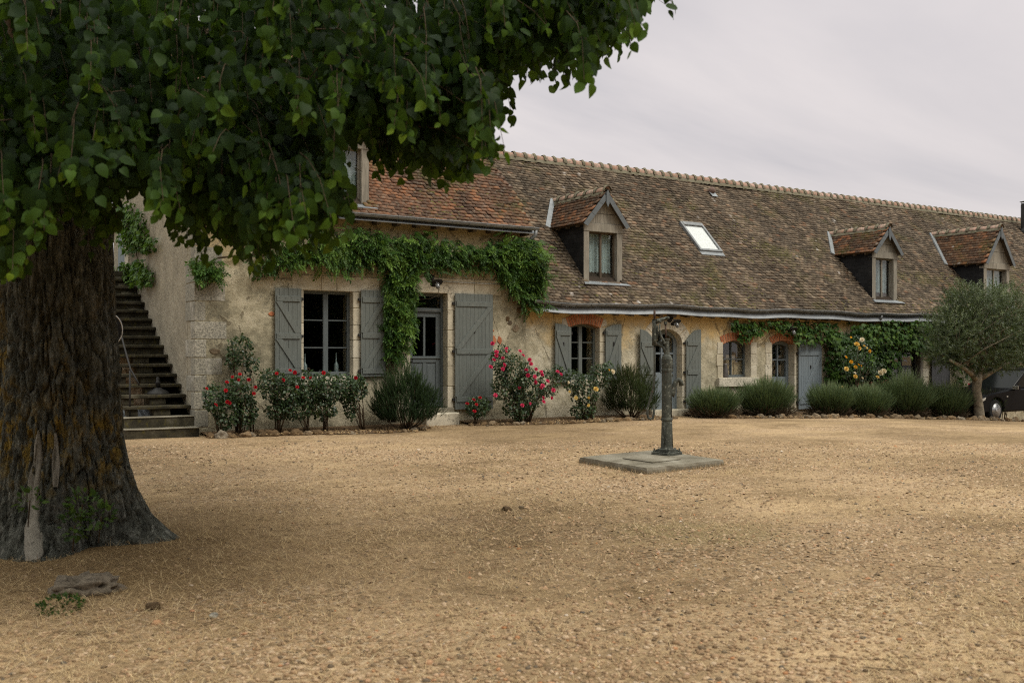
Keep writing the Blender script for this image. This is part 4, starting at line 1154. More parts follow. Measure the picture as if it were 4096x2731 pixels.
def frame_window(house, o, yoff, cols, rows, mat, name='window', w=0.055, sill=0.08, mw=0.022, zb=None, panel=0.0, door=False, pane_mat='glass'):
    """casement frame with real bars and one pane per light; rows are the heights of the cross bars"""
    y = YF + yoff; x0, x1 = o.x0 + .004, o.x1 - .004
    zb = o.zb if zb is None else zb
    f = MB()
    F = lambda x: o.f(min(max(x, o.x0 + 1e-4), o.x1 - 1e-4)) - .003
    N = 10
    def vert(xa, xb, za, y0, y1):
        pts = [(xa, za), (xb, za)] + [(xb + (xa - xb) * k / 4, F(xb + (xa - xb) * k / 4)) for k in range(5)]
        f.prism(pts, y0, y1)
    vert(x0, x0 + w, zb, y, y + .06); vert(x1 - w, x1, zb, y, y + .06)
    f.box(x0 + w, x1 - w, y + .002, y + .062, zb, zb + sill)
    tops = [(x0 + w + (x1 - x0 - 2 * w) * k / N) for k in range(N + 1)]
    f.prism([(xx, F(xx) - w) for xx in tops] + [(xx, F(xx)) for xx in reversed(tops)], y + .002, y + .062)
    body = []
    if panel: f.box(x0 + w, x1 - w, y + .012, y + .05, zb + sill, zb + panel)
    zb2 = zb + max(sill, panel)
    edges = [x0 + w]
    cw = (x1 - x0 - 2 * w) / cols
    for c in range(1, cols):
        xc = x0 + w + cw * c; hw = .05 if (cols == 2 and not door) else mw / 2
        za_ = zb2
        f.prism([(xc - hw, za_), (xc + hw, za_), (xc + hw, F(xc + hw) - w), (xc - hw, F(xc - hw) - w)], y - .008, y + .05)
        edges += [xc - hw, xc + hw]
    edges.append(x1 - w)
    for zr in rows:
        for k in range(0, len(edges), 2): f.box(edges[k], edges[k + 1], y + .006, y + .046, zr - mw / 2, zr + mw / 2)
    win = f.build(name, MAT[mat], house)
    zs_ = [zb2] + [r for r in rows] + [None]
    for k in range(0, len(edges), 2):
        for j in range(len(zs_) - 1):
            za = zs_[j] + (mw / 2 if j else 0)
            if zs_[j + 1] is not None:
                pts = [(edges[k], za), (edges[k + 1], za), (edges[k + 1], zs_[j + 1] - mw / 2), (edges[k], zs_[j + 1] - mw / 2)]
            else:
                xs_ = [edges[k + 1] + (edges[k] - edges[k + 1]) * q / 5 for q in range(6)]
                pts = [(edges[k], za), (edges[k + 1], za)] + [(xx, F(xx) - w) for xx in xs_]
            MB().prism(pts, y + .024, y + .029).build('pane', MAT[pane_mat], win)
    return win

def shutter(house, xa, xb, zb, zt, rails, n, mat, hinge, top=None, braces=1, off=0.05, lean=0.0, label=None):
    """ledged and braced board shutter, opened back against the wall; hinge = -1 if hung on its left edge, 1 right"""
    y1 = YF - off; th = 0.026
    top = top or (lambda x: zt)
    f = MB()
    rh = 0.055
    for zr in rails: f.box(xa + .03, xb - .03, y1 - th - .024, y1 - th - .001, zr - rh, zr + rh)
    ins = 0.07
    if braces:
        for z0, z1 in zip(rails, rails[1:]):
            # braces climb away from the hinge side
            lo, hi = (xa + ins, xb - ins) if hinge < 0 else (xb - ins, xa + ins)
            a = Vector((lo, 0, z0 + rh)); c = Vector((hi, 0, z1 - rh)); d = (c - a).normalized(); w = .052
            hx = w / max(.2, abs(d.z))
            pts = [(a.x - hx, a.z + .002), (a.x + hx, a.z + .002), (c.x + hx, c.z - .002), (c.x - hx, c.z - .002)]
            f.prism(pts, y1 - th - .022, y1 - th - .001)
    sh = f.build('shutter', MAT[mat], house, bevel=.004, label=label)
    w = (xb - xa) / n
    for k in range(n):
        a, b = xa + w * k + .0025, xa + w * (k + 1) - .0025
        MB().prism([(a, zb + random.uniform(-.004, .004)), (b, zb + random.uniform(-.004, .004)), (b, top(b)), (a, top(a))], y1 - th - random.uniform(0, .003), y1).build('plank', MAT[mat], sh)
    hx0 = xa if hinge < 0 else xb
    for zr in rails:
        MB().box(hx0 - .045, hx0 + .045, y1 - .012, YF - .002, zr - .028, zr + .028).build('hinge', MAT['iron'], sh)
        for q in range(4):
            xx = xa + .08 + (xb - xa - .16) * q / 3
            MB().lathe([(.011, 0), (.011, .004), (.005, .008)], (xx, y1 - th - .023, zr + random.uniform(-.02, .02)), 6, Vector((0, -1, 0))).build('nail', MAT[mat], sh)
    c = ((xa + xb) / 2, y1 - th - .006, rails[0] + (rails[-1] - rails[0]) * .72)
    MB().obox(c, (.018, .012, .045), Matrix.Identity(3)).build('latch', MAT['iron'], sh)
    return sh

# --- tall house: window F
lz0, lz1 = Z(1300, 1160), Z(1300, 1103)
for a, b in ((X(1168), X(1284)), (X(1285.5), X(1346)), (X(1347.5), X(1517))):
    stone(tall, a, b, opF.zs - .004, lz1, yb=.235)
jamb(tall, X(1196), opF.x0, opF.zb, opF.zs - .006, 5, -1)
jamb(tall, opF.x1, X(1438), opF.zb, opF.zs - .006, 5, 1)
stone(tall, X(1200), X(1430), opF.zb - .16, opF.zb + .004, -.05, .24)
zz = [Z(1300, 1280), Z(1300, 1390)]
winF = frame_window(tall, opF, .15, 2, [zz[1], zz[0]], 'frame', w=.06, sill=.10)
s_z = (Z(1150, 1195), Z(1150, 1344), Z(1150, 1484))
shutter(tall, X(1095), X(1200.5), Z(1150, 1521), Z(1150, 1154), (s_z[2], s_z[1], s_z[0]), 6, 'shutter', 1)
shutter(tall, X(1438), X(1536), Z(1480, 1505), Z(1480, 1162), (Z(1480, 1484), Z(1480, 1342), Z(1480, 1200)), 6, 'shutter', -1)
# --- tall house: door G
jamb(tall, X(1588), opG.x0, opG.zb, opG.zs - .006, 6, -1)
jamb(tall, opG.x1, X(1812), opG.zb, opG.zs - .006, 6, 1)
lz = Z(1790, 1114)
for a, b in ((X(1600), X(1752)), (X(1753.5), X(1896)), (X(1897.5), X(2004))): stone(tall, a, b, opG.zs - .004, lz, yb=.235)
dg = MB(); yd = YF + .19; gx0, gx1 = opG.x0 + .004, opG.x1 - .004
zt1, zt0 = Z(1780, 1232), Z(1780, 1247)
fr = MB(); w = .06
fr.box(gx0, gx0 + w, yd, yd + .07, opG.zb, opG.zs - .003).box(gx1 - w, gx1, yd, yd + .07, opG.zb, opG.zs - .003)
fr.box(gx0 + w, gx1 - w, yd + .001, yd + .069, opG.zs - .07, opG.zs - .003).box(gx0 + w, gx1 - w, yd - .02, yd + .069, zt0, zt1)
door = fr.build('door', MAT['frame'], tall)
MB().box(gx0 + w, gx1 - w, yd + .03, yd + .035, zt1, opG.zs - .07).build('pane', MAT['glass'], door)
zr0, zr1, zk = Z(1780, 1449), Z(1780, 1428), Z(1780, 1268)
lf = MB(); a, b = gx0 + w + .004, gx1 - w - .004; s_ = .10
lf.box(a, a + s_, yd + .02, yd + .06, opG.zb + .02, zt0 - .004).box(b - s_, b, yd + .02, yd + .06, opG.zb + .02, zt0 - .004)
lf.box(a + s_, b - s_, yd + .021, yd + .059, zk, zt0 - .004).box(a + s_, b - s_, yd + .012, yd + .059, zr0, zr1 + .02).box(a + s_, b - s_, yd + .021, yd + .059, opG.zb + .02, opG.zb + .2)
lf.box(a + s_, b - s_, yd + .034, yd + .05, opG.zb + .2, zr0)
mid = (a + b) / 2
lf.box(mid - .025, mid + .025, yd + .018, yd + .056, zr1 + .02, zk).box(mid - .04, mid + .04, yd + .021, yd + .056, opG.zb + .2, zr0)
for pa, pb in ((a + s_ + .03, mid - .07), (mid + .07, b - s_ - .03)): lf.box(pa, pb, yd + .024, yd + .04, opG.zb + .25, zr0 - .05)
lf.box(a, b, yd - .01, yd + .02, zr1 - .03, zr1 + .0)
lf.box(a, b, yd - .012, yd + .02, opG.zb + .03, opG.zb + .08)
lf.build('door_leaf', MAT['frame'], door, bevel=.004)
for pa, pb in ((a + s_, mid - .025), (mid + .025, b - s_)): MB().box(pa, pb, yd + .034, yd + .039, zr1 + .02, zk).build('pane', MAT['glass'], door)
MB().lathe([(.02, 0), (.012, .02), (.028, .05), (.02, .075)], (a + .05, yd + .02, zr1 - .1), 10, Vector((0, -1, 0))).build('handle', MAT['iron'], door, smooth=True)
shutter(tall, X(1814), X(1964.5), Z(1890, 1634), Z(1890, 1177), (Z(1890, 1595), Z(1890, 1406), Z(1890, 1217)), 10, 'shutter', -1)
stp = MB().box(X(1676), X(1809), YF - .33, YF + .2, -0.05, opG.zb - .085).build('door_step', MAT['limestone'], tall, bevel=.02)
MB().box(X(1660), X(1806), YF - .12, YF + .25, opG.zb - .085, opG.zb + .004).build('threshold', MAT['concrete'], tall, bevel=.01)

# --- wing: window A
jamb(wing, opA.x0 - .13, opA.x0, opA.zb, opA.zs, 4, -1)
jamb(wing, opA.x1, opA.x1 + .16, opA.zb, opA.zs, 4, 1)
voussoir(wing, opA, .235, 15)
for sg, xx in ((-1, opA.x0), (1, opA.x1)):
    pts = [(xx - .04, opA.zs + .0), (xx, opA.zs), (xx - .055, opA.zs + .22), (xx - .20, opA.zs + .2), (xx - .22, opA.zs + .05)]
    if sg > 0: pts = [(2 * xx - p[0], p[1]) for p in pts][::-1]
    MB().prism(pts[::-1], YF - .010, YF + .1).build('stone', MAT['limestone'], wing, bevel=.008)
frame_window(wing, opA, .17, 2, [Z(2330, 1433), Z(2330, 1369)], 'shutter', w=.055, sill=.12)
def quarter(xa, xb, zlo, zhi, rising, p=2.0):
    def f(x):
        u = (x - xa) / (xb - xa)
        if not rising: u = 1 - u
        return zlo + (zhi - zlo) * (1 - (1 - min(max(u, 0), 1)) ** p)
    return f
shutter(wing, X(2211.5), X(2275.5), Z(2240, 1527), 0, (Z(2240, 1490), Z(2240, 1332)), 5, 'shutter', 1, top=quarter(X(2211.5), X(2275.5), Z(2275, 1311), Z(2212, 1294), False), off=.07)
shutter(wing, X(2415), X(2478), Z(2450, 1520), 0, (Z(2450, 1486), Z(2450, 1332)), 5, 'shutter', -1, top=quarter(X(2415), X(2478), Z(2415, 1313), Z(2478, 1297), True))
stone(wing, opA.x0 - .06, opA.x1 + .06, opA.zb - .12, opA.zb + .004, -.03)
# --- wing: round-headed door B
jamb(wing, opB.x1, opB.x1 + .14, opB.zb, opB.zs, 5, 1)
jamb(wing, opB.x0 - .14, opB.x0, opB.zb, opB.zs, 5, -1)
xm = (opB.x0 + opB.x1) / 2; hw = (opB.x1 - opB.x0) / 2; hh = opB.zc - opB.zs
def ep(t_, r): return (xm - (hw + r) * math.cos(t_), opB.zs + (hh + r) * math.sin(t_))
for k in range(5):
    t0, t1 = math.pi * (k + .015) / 5, math.pi * (k + .985) / 5
    ring = [ep(t0 + (t1 - t0) * q / 4, -.003) for q in range(5)] + [ep(t1 + (t0 - t1) * q / 4, .3) for q in range(5)]
    MB().prism(ring[::-1], YF - .012, YF + .235).build('stone', MAT['limestone'], wing, bevel=.006)
frame_window(wing, opB, .19, 2, [Z(2690, 1413)], 'bluegrey', name='door', w=.11, sill=.10, mw=.05, panel=Z(2690, 1489) - opB.zb, door=True)
for xx in (opB.x0 + .3, opB.x1 - .32): MB().box(xx - .012, xx + .012, YF + .185, YF + .205, opB.zb + .12, Z(2690, 1497)).build('door_moulding', MAT['bluegrey'], wing)
shutter(wing, X(2549), X(2604), Z(2575, 1634), 0, (Z(2575, 1600), Z(2575, 1489), Z(2575, 1376)), 4, 'shutter', 1, top=quarter(X(2549), X(2604), Z(2604, 1360), Z(2549, 1317), False, 2.2), off=.09)
shutter(wing, X(2737), X(2796), Z(2760, 1634), 0, (Z(2760, 1604), Z(2760, 1489), Z(2760, 1373)), 5, 'shutter', -1, top=quarter(X(2737), X(2796), Z(2737, 1362), Z(2796, 1317), True, 2.2))
stone(wing, opB.x0 - .1, opB.x1 + .1, opB.zb - .16, opB.zb + .003, -.16, .25)
# --- wing: window C with white stone
for xa, xb in ((X(2868), opC.x0), (opC.x1, X(3025))):
    hs = np.linspace(opC.zb, opC.zs + .05, 4)
    for k in range(3):
        e_ = .03 if k % 2 else 0
        stone(wing, xa - (e_ if xb == opC.x0 else .004), xb + (.004 if xb == opC.x0 else e_), hs[k] + .003, hs[k + 1] - .003, -.022)
voussoir(wing, opC, .21, 14)
stone(wing, X(2866), X(3024), Z(2945, 1545), opC.zb + .004, -.10)
frame_window(wing, opC, .20, 2, [Z(2920, 1437)], 'frame', w=.05, sill=.07, mw=.03, door=True)
# --- wing: door D
for xa, xb in ((X(3063), opD.x0), (opD.x1, opD.x1 + .07)):
    hs = np.linspace(opD.zb, opD.zs + .05, 7)
    for k in range(6): stone(wing, xa - (.03 if k % 2 and xb == opD.x0 else (0 if xb == opD.x0 else .004)), xb + (.004 if xb == opD.x0 else 0), hs[k] + .003, hs[k + 1] - .003, -.014)
voussoir(wing, opD, .20, 12)
frame_window(wing, opD, .20, 2, [Z(3120, 1439)], 'bluegrey', name='door', w=.10, sill=.12, mw=.04, panel=Z(3120, 1507) - opD.zb, door=True)
shutter(wing, X(3187), X(3278), Z(3230, 1634), Z(3230, 1364), (Z(3230, 1606), Z(3230, 1413)), 10, 'bluegrey', -1)
# --- wing: dark glazed door E
MB().box(opE.x1 - .12, opE.x1 - .002, YF - .02, YF + .22, opE.zb, opE.zs - .004).build('door_post', MAT['oak'], wing, bevel=.006)
opE2 = Op(opE.x0, opE.x1 - .12, opE.zb, opE.zs)
for k in range(6):
    z0 = opE.zb + (opE.zs - opE.zb) * k / 6
    stone(wing, opE.x1 + .002, opE.x1 + .22 + (.05 if k % 2 else 0), z0 + .003, z0 + (opE.zs - opE.zb) / 6 - .003, -.02)
frame_window(wing, opE2, .12, 2, [], 'darkwood', name='glazed_door', w=.07, sill=.15, mw=.10)
shutter(wing, X(3719), X(3791), Z(3750, 1625), Z(3750, 1400), (Z(3750, 1590), Z(3750, 1546), Z(3750, 1430)), 6, 'darkwood', -1)
for k in range(2):
    MB().box(opE.x0 - .32 + k * .16, opE.x0 - .165 + k * .16, YF - .06, YF - .03, opE.zb, opE.zs - .05).build('shutter_leaf', MAT['darkwood'], wing)
# --- corner quoins of the tall house (front length, gable length, top and bottom in the photograph)
for sxr, sxl, ya, yb_ in ((900, 742, 1131, 1203), (822, 741, 1206, 1283), (906, 764, 1285, 1356), (825, 742, 1358, 1430), (888, 764, 1432, 1500), (826, 747, 1502, 1567), (872, 768, 1569, 1638), (833, 785, 1641, 1708), (830, 742, 1050, 1128), (888, 764, 985, 1047), (825, 742, 915, 982)):
    z1, z0 = Z(779, ya), Z(779, yb_)
    xr = X(sxr, 1400)
    yl = min(atX(sxl, 1414, X0).y, YF + .62) if sxl < 779 else YF + .3
    MB().box(X0 - .008 - random.uniform(0, .005), xr, YF - .006 - random.uniform(0, .006), max(yl, YF + .22), z0 + .004, z1 - .004).build('quoin', MAT['quoin'], tall, bevel=.008)
# a few stones and tile chips showing through the render at the joint of the two houses
for sx, sy, w_, h_ in ((2062, 1313, .10, .09), (1968, 1322, .05, .03), (1975, 1358, .06, .09), (1998, 1360, .06, .1), (2030, 1275, .05, .06), (2040, 1290, .07, .05), (2055, 1205, .05, .05), (2075, 1240, .06, .08), (1085, 1255, .07, .04), (860, 1405, .1, .06)):
    p = atY(sx, sy, YF)
    v = []; n_ = 9
    ring = [(p.x + w_ * (1 + random.uniform(-.3, .2)) * math.cos(2 * math.pi * k / n_), p.z + h_ * (1 + random.uniform(-.3, .2)) * math.sin(2 * math.pi * k / n_)) for k in range(n_)]
    MB().prism(ring, YF - .014, YF + .03).build('stone', MAT['brick' if sx in (1975, 1968, 1998, 1085) else 'rubble'], tall, bevel=.006)
# gable door at the head of the steps
yd0, yd1 = 24.35, 25.1
MB().box(X0 - .03, X0 + .1, 23.95, 24.33, 3.05, 5.0).build('stone', MAT['limestone'], tall, bevel=.01)
MB().box(X0 - .015, X0 + .1, yd0, yd1, 3.05, 4.95).build('gable_door', MAT['bluegrey'], tall)

# ================================================================== OUTSIDE STAIRCASE
st = thing('stone_staircase', 'mossy open stone staircase climbing the left gable wall', 'staircase', (4.4, 19, 0))
RUN, RISE = 0.335, 0.188
ys = 18.2; zt = 0.17
XL = 3.78
MB().box(XL, X0 - .003, ys, 18.52, -.2, .155).build('step', MAT['step'], st, bevel=.012)
MB().box(XL + .02, X0 - .003, 18.52, 18.9, -.2, .345).build('step', MAT['step'], st, bevel=.012)
for k in range(2):
    MB().box(XL - .01, X0 - .002, ys - .015 + .32 * k, ys + .34 + .32 * k, .156 + .19 * k, .171 + .19 * k).build('step_edge', MAT['concrete'], st, bevel=.004)
NST = 17
for k in range(2, NST):
    y = 18.2 + RUN * (k - .25) ; z = .36 + RISE * (k - 1)
    MB().box(XL + .12 - random.uniform(0, .04), X0 - .003, y - .02, y + RUN + .03, z - .062, z + random.uniform(-.004, .004)).build('tread', MAT['step'], st, bevel=.01)
    if k < 8:
        MB().box(X0 - .66, X0 - .36, y + .03, y + RUN, z - RISE + .002, z - .064).build('step_block', MAT['step'], st, bevel=.01)
        MB().box(XL + .16, XL + .34, y + .03, y + RUN - .05, z - RISE + .002, z - .064).build('step_block', MAT['step'], st, bevel=.01)
    else:
        MB().box(XL + .2, X0 - .003, y + .05, y + RUN, z - RISE + .002, z - .064).build('riser', MAT['step'], st)
yL = 18.2 + RUN * (NST - .25)
MB().box(XL + .1, X0 - .003, yL, 26.0, .36 + RISE * (NST - 1) - .1, .36 + RISE * (NST - 1)).build('landing', MAT['step'], st)
# sloping carrier wall under the flight, against the gable, and the sunlit wall under the landing
MB().prism_x([(18.95, 0.0), (21.2, 0.0), (yL + .2, .36 + RISE * (NST - 2.6)), (yL, .36 + RISE * (NST - 1.6)), (18.95, .36)], X0 - .34, X0 - .004).build('carrier_wall', MAT['step'], st)
MB().box(XL - .5, X0 - .34, 21.0, 21.3, -.3, 1.5).build('back_wall', MAT['rubble_wall'], st)
rail = MB()
def sp(k, dx, dz): return (XL + dx, 18.2 + RUN * (k - .25), .36 + RISE * (k - 1) + dz)
rail.tube([(3.98, 18.82, .33), (3.98, 18.82, 1.20)], .016, 8)
rail.build('rail_post', MAT['iron'], st, smooth=True)
MB().tube([(4.12, 18.72, .93), (4.08, 18.74, 1.02), (3.99, 18.82, 1.22), sp(4, .2, .85), sp(8, .18, .88), sp(12, .16, .9), sp(16, .16, .9)], .017, 8).build('handrail', MAT['iron'], st, smooth=True)
for k in (7, 12): MB().tube([sp(k, .18, 0), sp(k, .18, .88)], .014, 6).build('rail_post', MAT['iron'], st)

lp = thing('enamel_lamp_shade', 'old dark bell lamp shade standing on a step of the mossy stairs', 'lamp shade', (4.62, 19.62, .92))
MB().lathe([(.215, .0), (.215, .012), (.20, .035), (.15, .07), (.085, .10), (.055, .125)], (4.62, 19.45, .735), 24).build('dome', MAT['iron'], lp, smooth=True)
MB().lathe([(.04, .12), (.042, .2), (.055, .215), (.03, .235), (.028, .31), (.02, .32)], (4.62, 19.45, .735), 14).build('neck', MAT['iron'], lp, smooth=True)
sh = thing('metal_sheet', 'grey metal sheet lying in the dark under the open stair treads', 'metal sheet', (4.3, 19.7, 0))
m = MB()
for k in range(13):
    xx = 3.9 + k * .06
    m.v += [(xx, 19.25, .06 + .012 * (k % 2)), (xx, 20.3, .42 + .012 * (k % 2)), (xx, 19.25, .05 + .012 * (k % 2)), (xx, 20.3, .41 + .012 * (k % 2))]
for k in range(12):
    a = k * 4; m.f += [(a, a + 4, a + 5, a + 1), (a + 2, a + 3, a + 7, a + 6)]
m.build('corrugated_sheet', MAT['zinc_light'], sh)

# ================================================================== LIME TREE
TX, TY = -3.62 * CA + 8.0 * SA, 3.62 * SA + 8.0 * CA        # trunk axis
tree = thing('lime_tree', 'huge old lime tree with thick furrowed lichen-stained trunk and drooping leafy boughs', 'tree', (TX, TY, 0))
NA, NZ = 380, 230
ang = np.linspace(0, 2 * np.pi, NA, endpoint=False); zz_ = np.concatenate([np.linspace(-.15, 1.6, 110), np.linspace(1.62, 6.5, 120)])
AA, ZZ = np.meshgrid(ang, zz_, indexing='ij')
toc = math.atan2(-TY, -TX)
base_r = 0.425 + 0.23 * np.exp(-np.clip(ZZ, 0, 9) / 0.34) + 0.05 * np.exp(-np.clip(ZZ, 0, 9) / 1.5) - 0.018 * np.clip(ZZ - 1.5, 0, 9)
lob = np.cos(5 * (AA - toc) + 0.4 * ZZ + 0.7) * .5 + np.cos(3 * (AA - toc) + 2.0) * .35
base_r = base_r * (1 + lob * (0.035 + 0.36 * np.exp(-np.clip(ZZ, 0, 9) / 0.30)))
q = np.stack([np.cos(AA) * 3.4, np.sin(AA) * 3.4, ZZ * 1.0], -1)
q2 = np.stack([np.cos(AA + .05 * ZZ) * 9.0, np.sin(AA + .05 * ZZ) * 9.0, ZZ * 4.6 + 5], -1)
warp = fbm(q, 3)
ridge = np.clip(np.abs(fbm(q2 + warp[..., None] * .8, 2)) * 3.2, 0, 1) ** .7
ridge2 = np.clip(np.abs(fbm(q2 * np.array([1.9, 1.9, 2.4]) + 9, 2)) * 3, 0, 1)
rr_ = base_r + 0.05 * (ridge - .6) + 0.016 * (ridge2 - .6) + .03 * warp
lean = 0.05 * np.clip(ZZ, 0, 9)
TVx = TX + rr_ * np.cos(AA) - lean * 0.5; TVy = TY + rr_ * np.sin(AA) + lean * .3
TV = np.stack([TVx, TVy, ZZ], -1).reshape(-1, 3)
ii, jj = np.meshgrid(np.arange(NA), np.arange(NZ - 1), indexing='ij')
i2 = (ii + 1) % NA
a, b = (ii * NZ + jj).ravel(), (i2 * NZ + jj).ravel()
trunk = link('trunk', tri_mesh('trunk', TV, np.concatenate([np.stack([a, b, b + 1], -1), np.stack([a, b + 1, a + 1], -1)]), ridge.reshape(-1), True), MAT['bark'], tree)
# bare dead wood where the bark has gone, following the trunk surface
def patch(pts_ang_z, name='bare_wood'):
    m = MB(); rows = len(pts_ang_z)
    for (a0, a1, z) in pts_ang_z:
        for k in range(6):
            aa_ = toc + a0 + (a1 - a0) * k / 5 + random.uniform(-.012, .012)
            i = int(round((aa_ % (2 * math.pi)) / (2 * math.pi) * NA)) % NA
            j = int(np.argmin(np.abs(zz_ - z)))
            r_ = rr_[i, max(0, j - 2):j + 3].mean() + .012 + (.014 if 0 < k < 5 else -.03)
            m.v.append((TX + r_ * math.cos(aa_) - .025 * max(z, 0), TY + r_ * math.sin(aa_) + .015 * max(z, 0), z + random.uniform(-.01, .01)))
    for r in range(rows - 1):
        for k in range(5):
            p = r * 6 + k; m.f.append((p, p + 1, p + 7, p + 6))
    m.build(name, MAT['oak'], tree, smooth=True)
patch([(-.30, -.16, .02), (-.36, -.12, .10), (-.40, -.16, .2), (-.36, -.22, .30), (-.42, -.24, .42), (-.42, -.22, .56), (-.38, -.2, .70), (-.34, -.22, .82), (-.30, -.26, .92)])
patch([(-.08, .0, .50), (-.1, .02, .6), (-.09, .02, .72), (-.07, -.0, .82), (-.05, -.03, .9)])

# --- boughs
def bough(az, z0, length, rise, droop, r0, n=9):
    pts = []
    for k in range(n):
        u = k / (n - 1)
        rr2 = .3 + length * u
        pts.append(Vector((TX - .1 + rr2 * math.cos(az) + .12 * math.sin(3 * u + az * 5), TY + rr2 * math.sin(az) + .12 * math.cos(4 * u + az * 3), z0 + rise * math.sin(u * 2.2) - droop * u * u)))
    return pts, [r0 * (1 - .88 * k / (n - 1)) + .006 for k in range(n)]
boughs = []
to_cam = math.atan2(-TY, -TX)
for k in range(46):
    az = 2 * math.pi * ((k * 0.618034) % 1.0)
    z0 = 2.9 + 5.5 * (k / 46.0)
    ln = random.uniform(3.8, 5.0) * (1 - .35 * (k / 46.0))
    boughs.append(bough(az, z0, ln, random.uniform(.6, 1.3), random.uniform(1.2, 2.6), random.uniform(.05, .12)))
BOUGHS_LATER = True
# --- shoots
bm_ = MB()
FR = np.array([(-400, 1085), (0, 1085), (70, 1040), (130, 1000), (200, 930), (400, 940), (480, 905), (520, 830), (600, 825), (660, 900), (760, 985), (900, 1030), (1020, 1105), (1090, 1040), (1280, 1000), (1330, 870), (1375, 760), (1415, 650), (1478, 600), (1520, 680), (1560, 710), (1640, 700), (1760, 745), (1900, 715), (1945, 690), (1975, 670), (1985, 620), (1890, 545), (1985, 430), (2060, 330), (2230, 345), (2310, 395), (2330, 270), (2520, 230), (2560, 130), (2650, 20), (2700, -60)], float)
def fringe(px): return np.interp(px, np.maximum.accumulate(FR[:, 0]), FR[:, 1])
for pts, rs in boughs:
    bx_, by_, bd_ = proj([list(p_) for p_ in pts])
    badp = (bd_ > .3) & ((by_ > fringe(bx_) - 150) | (bx_ > 2600) | (bd_ < 4.5))
    k_ = int(np.argmax(badp)) if badp.any() else len(pts)
    if k_ >= 3: bm_.tube(pts[:k_], rs[:k_ - 1] + [.006], 7)
def shoots_from(P, D, Ln, nl):
    """P, D (n,3) start and heading -> leaf frames along drooping shoots"""
    out_R, out_l, out_s, out_t, out_id, out_w = [], [], [], [], [], []
    n = len(P)
    cur = P.copy(); d = nrm(D.copy())
    step = (Ln / nl)[:, None]
    tw = [cur.copy()]
    for k in range(nl):
        d = nrm(d + np.array([0, 0, -0.13]) + rng.normal(0, .05, (n, 3)))
        cur = cur + d * step
        tw.append(cur.copy())
        side = nrm(np.cross(d, np.array([0, 0, 1.0])) + 1e-6) * (1 if k % 2 else -1)
        ld = nrm(side * .6 + d * .35 + np.array([0, 0, -.9]) + rng.normal(0, .36, (n, 3)))
        outw = nrm(np.cross(side, ld)); outw *= np.sign(outw[:, 2:3] + 1e-3)
        nn = nrm(outw + d * .5 + rng.normal(0, .5, (n, 3)))
        R = frames(ld, nn)
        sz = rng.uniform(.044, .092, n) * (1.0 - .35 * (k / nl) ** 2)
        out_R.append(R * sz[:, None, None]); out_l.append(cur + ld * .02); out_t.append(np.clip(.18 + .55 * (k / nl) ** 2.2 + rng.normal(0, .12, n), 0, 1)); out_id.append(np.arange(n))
    return np.concatenate(out_R), np.concatenate(out_l), np.concatenate(out_t), np.concatenate(out_id), np.stack(tw, 1)
# candidates over the whole crown: a dome whose skirt hangs to about two metres
Nc = 23000
az = rng.uniform(0, 2 * np.pi, Nc); hgt = rng.uniform(0, 1, Nc)
zc_ = 1.9 + 9.0 * hgt ** 1.15
prof = np.interp(zc_, [1.5, 2.2, 3.2, 4.2, 5.2, 7.0, 9.0, 10.4, 11.2], [1.6, 3.3, 4.5, 5.3, 6.6, 6.8, 5.4, 3.2, .5])  # upper crown widened out of view, to shade the leaves hanging below
rad_ = prof * np.sqrt(rng.uniform(.12, 1.0, Nc))
P = np.stack([TX + rad_ * np.cos(az), TY + rad_ * np.sin(az), zc_], -1)
D = np.stack([np.cos(az), np.sin(az), rng.uniform(-.5, .25, Nc)], -1) + rng.normal(0, .35, (Nc, 3))
Ln = rng.uniform(.36, .72, Nc)
# natural limit of the skirt: no shoot hangs in front of the yard seen under the tree
end = P + nrm(D) * Ln[:, None] * .8 + np.array([0, 0, -.22])
px, py, dz = proj(P); ex, ey, ed = proj(end)
infr = (dz > .3)
okm = ~infr | ((py < fringe(px) - 130) & (ey < fringe(ex) - 130) & (ed > 4.7) & (dz > 4.7) & (np.maximum(px, ex) < 2640))
inview = infr & (px > -500) & (px < 4600) & (py > -600)
nearside = okm & inview
# fewer shoots where nothing of them is seen
clump = vnoise(P * 1.5 + 3.3) + .5 * vnoise(P * 3.4)
okm &= (clump > -.12) | (rng.random(Nc) < .16) | (rad_ < prof * .72)
keep = okm & (inview | (rng.random(Nc) < .25))
P, D, Ln = P[keep], D[keep], Ln[keep]
# extra shoots that finish the lower fringe of the boughs facing the yard
Ne = 4200
fx = rng.uniform(-150, 2640, Ne); fd = rng.uniform(5.3, 8.6, Ne); fy = fringe(fx) - 95 - np.abs(rng.normal(0, 210, Ne)) - rng.random(Ne) * 60
E = np.array([list(atD(a, b, c)) for a, b, c in zip(fx, fy, fd)])
out = E - np.array([TX, TY, 0]); rad2 = np.linalg.norm(out[:, :2], axis=1)
okE = (E[:, 2] > 1.95) & (rad2 < 5.3) & (rad2 > .7)
E, out = E[okE], out[okE]
o2 = out.copy(); o2[:, 2] = 0
D2_ = nrm(o2) + rng.normal(0, .35, E.shape) + np.array([0, 0, -.15])
L2 = rng.uniform(.3, .5, len(E))
S2 = E - nrm(D2_) * (L2 * .7)[:, None] + np.array([0, 0, .16])
e2 = S2 + nrm(D2_) * L2[:, None] * .85 + np.array([0, 0, -.2])
x2, y2, _ = proj(e2); x3, y3, _ = proj(S2)
g2_ = (y2 < fringe(x2) - 85) & (y3 < fringe(x3) - 85) & (np.maximum(x2, x3) < 2650)
P = np.concatenate([P, S2[g2_]]); D = np.concatenate([D, D2_[g2_]]); Ln = np.concatenate([Ln, L2[g2_]])
